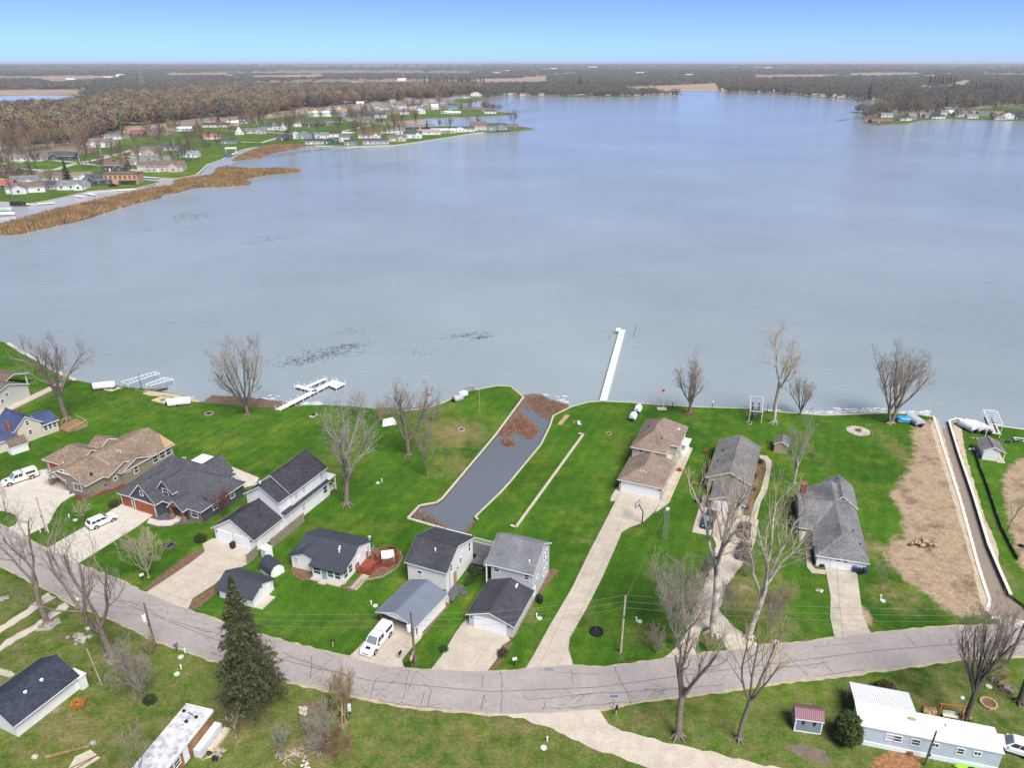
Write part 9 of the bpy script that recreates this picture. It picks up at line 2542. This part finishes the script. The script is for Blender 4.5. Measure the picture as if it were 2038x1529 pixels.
# silt fence beside the boat channel
SILT = mat('silt_fence_cloth', (.035, .037, .042), .8, .2)
def silt(label, pts):
 P = ats(pts)
 o = P[0]
 t = thing('silt_fence', label, 'fence', (o.x, o.y, 0))
 for i, (a, b) in enumerate(zip(P, P[1:])):
  a, b = a - o, b - o
  part('cloth', MB().bar((a.x, a.y, .3), (b.x, b.y, .3), .03, .6), SILT, t)
  part('stake', MB().box(a.x - .03, a.x + .03, a.y - .03, a.y + .03, 0, .8), WOOD_P, t)
silt('sagging black silt fence running beside the boat channel', [(1932, 888), (1943, 912), (1950, 935), (1962, 965), (1972, 995), (1982, 1026), (1992, 1054), (2008, 1086), (2024, 1116)])
silt('black silt fence behind the white waterside shed', [(1996, 882), (2012, 883), (2030, 881), (2060, 878)])
# ---- vehicles
PAINT_W = mat('white_car_paint', (.78, .79, .80), .25, .04, spec=.6)
PAINT_G = mat('dark_blue_grey_paint', (.035, .045, .060), .25, .05, spec=.6)
PAINT_B = mat('black_brown_paint', (.040, .036, .036), .25, .05, spec=.6)
CGLASS = glass('car_glass', (.02, .025, .03))
WSH = glass('windscreen_glass', (.10, .13, .14))
LAMP = mat('headlamp_glass', (.65, .67, .68), .2, .05)
TAIL = mat('tail_lamp', (.35, .02, .02), .3, .05)
def loft(mb, rings, mi=0, caps=True):
 n = len(rings[0])
 for a, b in zip(rings, rings[1:]):
  for i in range(n):
   mb.poly([a[i], b[i], b[(i + 1) % n], a[(i + 1) % n]], mi)
 if caps:
  mb.poly(rings[0], mi)
  mb.poly(rings[-1][::-1], mi)
def car(label, px, py, ang, L=4.8, W=1.9, paint=None, kind='suv', H=1.7, group=None, trim=None):
 """centre of the car on the ground at px,py; front points along +x before turning"""
 paint = paint or PAINT_W
 p = at(px, py)
 t = thing({'suv': 'suv', 'pickup': 'pickup_truck', 'van': 'van'}[kind], label, {'suv': 'car', 'pickup': 'pickup truck', 'van': 'van'}[kind], p, R(ang), group)
 hood, belt, zb = .98 if kind != 'van' else 1.1, 1.02, .34
 w = W / 2
 st = [(-L / 2, .86, belt - .08, .45), (-L / 2 + .12, .96, belt, .34), (-L / 2 + .8, 1.0, belt + .02, zb), (-.2, 1.0, belt, zb), (L * .20, 1.0, belt - .02, zb), (L * .30, .99, hood, zb), (L / 2 - .35, .95, hood - .10, zb), (L / 2 - .05, .84, hood - .26, .36), (L / 2, .74, hood - .40, .42)]
 rings = [[(x, -w * k, z0 + .08), (x, -w * k, zt - .14), (x, -w * k * .93, zt), (x, w * k * .93, zt), (x, w * k, zt - .14), (x, w * k, z0 + .08), (x, w * k * .9, z0), (x, -w * k * .9, z0)] for x, k, zt, z0 in st]
 mb = MB()
 loft(mb, rings)
 body = part('body', mb, paint, t, smooth=False)
 if kind == 'suv':
  cab = (-L / 2 + .12, L * .235, -L / 2 + .55, L * .06)
 elif kind == 'pickup':
  cab = (-L * .10, L * .255, -L * .07, L * .11)
 else:
  cab = (-L / 2 + .05, L * .34, -L / 2 + .15, L * .18)
 b0, b1, r0, r1 = cab
 wi, wo = w * .92, w * .76
 cz = belt - .02
 B = [(b0, -wi, cz), (b1, -wi * .96, cz), (b1, wi * .96, cz), (b0, wi, cz)]
 T = [(r0, -wo, H), (r1, -wo * .97, H - .02), (r1, wo * .97, H - .02), (r0, wo, H)]
 mb = MB()
 mb.mesh(B + T, [(0, 1, 5, 4), (1, 2, 6, 5), (2, 3, 7, 6), (3, 0, 4, 7), (4, 5, 6, 7)])
 m_ = [(r0 + .1, -wo * .8, H + .035), (r1 - .1, -wo * .78, H + .02), (r1 - .1, wo * .78, H + .02), (r0 + .1, wo * .8, H + .035)]
 mb.mesh(T + m_, [(0, 1, 5, 4), (1, 2, 6, 5), (2, 3, 7, 6), (3, 0, 4, 7), (4, 5, 6, 7)])
 roof = part('roof', mb, paint, t)
 def pane(name, q, u0, u1, v0, v1, out, m):
  P = [Vector(x) for x in q]
  def s(u, v):
   return P[0].lerp(P[1], u).lerp(P[3].lerp(P[2], u), v) + Vector(out) * .015
  part(name, MB().poly([s(u0, v0), s(u1, v0), s(u1, v1), s(u0, v1)]), m, t)
 for sg, a, b, c, d in ((-1, B[0], B[1], T[1], T[0]), (1, B[3], B[2], T[2], T[3])):
  cuts = {'suv': ((.05, .30), (.33, .60), (.63, .93)), 'pickup': ((.06, .44), (.49, .92)), 'van': ((.80, .96), (.5, .75))}[kind]
  for u0, u1 in cuts:
   pane('side_window', (a, b, c, d), u0, u1, .16, .86, (0, sg, 0.2), CGLASS)
 pane('windshield', (B[1], B[2], T[2], T[1]), .06, .94, .08, .92, (1, 0, .4), WSH)
 pane('rear_window', (B[3], B[0], T[0], T[3]), .1, .9, .2, .88, (-1, 0, .4), CGLASS)
 if kind == 'pickup':
  c0, c1 = -L / 2 + .08, b0 - .02
  hh = H + .02
  st2 = [(c0, .88, hh - .12), (c0 + .25, .92, hh), (c1 - .15, .92, hh), (c1, .90, hh - .05)]
  rg = [[(x, -w * k, belt - .02), (x, -w * k * .88, z - .14), (x, -w * k * .78, z), (x, w * k * .78, z), (x, w * k * .88, z - .14), (x, w * k, belt - .02)] for x, k, z in st2]
  mb = MB()
  loft(mb, rg)
  cap = part('bed_cap', mb, paint, t)
  for sg in (-1, 1):
   part('side_window', MB().poly([(c0 + .35, sg * w * .905, belt + .14), (c1 - .3, sg * w * .905, belt + .14), (c1 - .3, sg * w * .835, hh - .22), (c0 + .35, sg * w * .835, hh - .22)]), CGLASS, t)
  part('roof_lights', MB().box(r1 - .25, r1 - .15, -.3, -.22, H, H + .06).box(r1 - .25, r1 - .15, -.04, .04, H, H + .06).box(r1 - .25, r1 - .15, .22, .3, H, H + .06), BLACK, roof)
  part('hood_scoop', MB().box(L * .33, L * .40, -.32, .32, hood - .06, hood + .03), BLACK, body)
 fx, rx_ = L * .315, -L * .29
 if kind == 'pickup':
  fx, rx_ = L * .325, -L * .295
 rw = .38 if kind == 'pickup' else .35
 for x in (fx, rx_):
  for sg in (-1, 1):
   part('wheel_arch', MB().tube((x, sg * (w - .10), rw + .02), (x, sg * (w + .008), rw + .02), rw * 1.2, rw * 1.2, 16), BLACK, body)
   wh = part('wheel', MB().tube((x, sg * (w - .20), rw), (x, sg * (w + .03), rw), rw, rw, 16), RUBBER, t)
   part('rim', MB().tube((x, sg * (w + .025), rw), (x, sg * (w + .05), rw), rw * .62, rw * .55, 10), METAL_G, wh)
 for sg in (-1, 1):
  part('headlight', MB().box(L / 2 - .16, L / 2 - .02, sg * w * .52 - .18, sg * w * .52 + .18, hood - .42, hood - .26), LAMP, t)
  part('tail_light', MB().box(-L / 2 - .01, -L / 2 + .06, sg * w * .74 - .10, sg * w * .74 + .10, .72, .98), TAIL, t)
  part('mirror', MB().box(b1 - .42, b1 - .25, sg * (w + .02) - .11, sg * (w + .02) + .11, belt - .02, belt + .14), BLACK if kind == 'pickup' else paint, t)
 part('grille', MB().box(L / 2 - .04, L / 2 + .012, -w * .42, w * .42, .52, hood - .34), BLACK, t)
 part('bumper', MB().box(L / 2 - .12, L / 2 + .05, -w * .80, w * .80, .30, .48), paint if kind != 'pickup' else METAL_W, t)
 part('bumper', MB().box(-L / 2 - .06, -L / 2 + .1, -w * .86, w * .86, .36, .56), BLACK, t)
 part('licence_plate', MB().box(-L / 2 - .075, -L / 2 - .06, -.16, .16, .42, .52), METAL_W, t)
 if trim:
  part('side_graphic', MB().box(-L * .42, -L * .16, -w - .006, -w + .05, .66, .96).box(-L * .42, -L * .16, w - .05, w + .006, .66, .96), trim, body)
 return t
def heading(a, b):
 d = at(*b) - at(*a)
 return math.degrees(math.atan2(d.y, d.x))
car('white pickup truck with bed cap backed into the carport', 751, 1281, heading((779, 1252), (737, 1302)), 5.6, 1.98, PAINT_W, 'pickup', 1.82)
car('white pickup truck with bed cap and orange side graphics on the curved drive', 41, 957, heading((72, 944), (14, 963)), 5.8, 1.98, PAINT_W, 'pickup', 1.85, trim=mat('orange_graphic', (.55, .25, .03), .4, .1))
car('white SUV parked on the straight drive of the craftsman house', 204, 1043, heading((182, 1050), (236, 1026)), 4.6, 1.88, PAINT_W, 'suv', 1.62)
car('dark blue grey SUV parked by the white garage door of the brick house', 1410, 1042, heading((1418, 1018), (1402, 1054)), 4.4, 1.85, PAINT_G, 'suv', 1.68)
car('dark brown SUV parked farther up the gravel drive, front to the house', 1482, 1060, heading((1482, 1072), (1485, 1040)), 4.3, 1.82, PAINT_B, 'suv', 1.66)
car('black SUV parked nearest the road on the gravel drive', 1480, 1102, heading((1475, 1116), (1484, 1084)), 4.3, 1.82, PAINT_B, 'suv', 1.66)
car('white van partly hidden behind the right end of the mobile home', 2016, 1494, heading((2030, 1490), (1998, 1480)), 4.2, 1.8, PAINT_W, 'suv', 1.7)
for k, (px, py, m, lab) in enumerate([(58, 361, METAL_W, 'white car on the far lane beside the tan house'), (64, 360, PAINT_G, 'dark car on the far lane beside the tan house'), (40, 362, BLACK, 'black car by the white and grey far house'), (70, 378, BLACK, 'dark pickup beside the far L-shaped house'), (225, 371, BLACK, 'dark car in front of the blue far house'), (246, 322, WOOD_T, 'tan camper on the far lawn by the dark red shed')]):
 t = thing('parked_car' if k < 5 else 'camper', lab, 'car' if k < 5 else 'camper', at(px, py), R(10 + k * 7))
 s = 1 if k < 5 else 1.9
 part('body', MB().box(-2.4 * s, 2.4 * s, -.95, .95, .35, 1.0 * s).box(-1.5 * s, 1.1 * s, -.85, .85, 1.0 * s, 1.65 * s), m, t)
 part('windows', MB().box(-1.52 * s, 1.12 * s, -.87, .87, 1.08 * s, 1.45 * s), CGLASS, t)
 for x in (-1.5, 1.5):
  part('wheel', MB().tube((x * s, -1.0, .35), (x * s, 1.0, .35), .35, .35, 8), RUBBER, t)
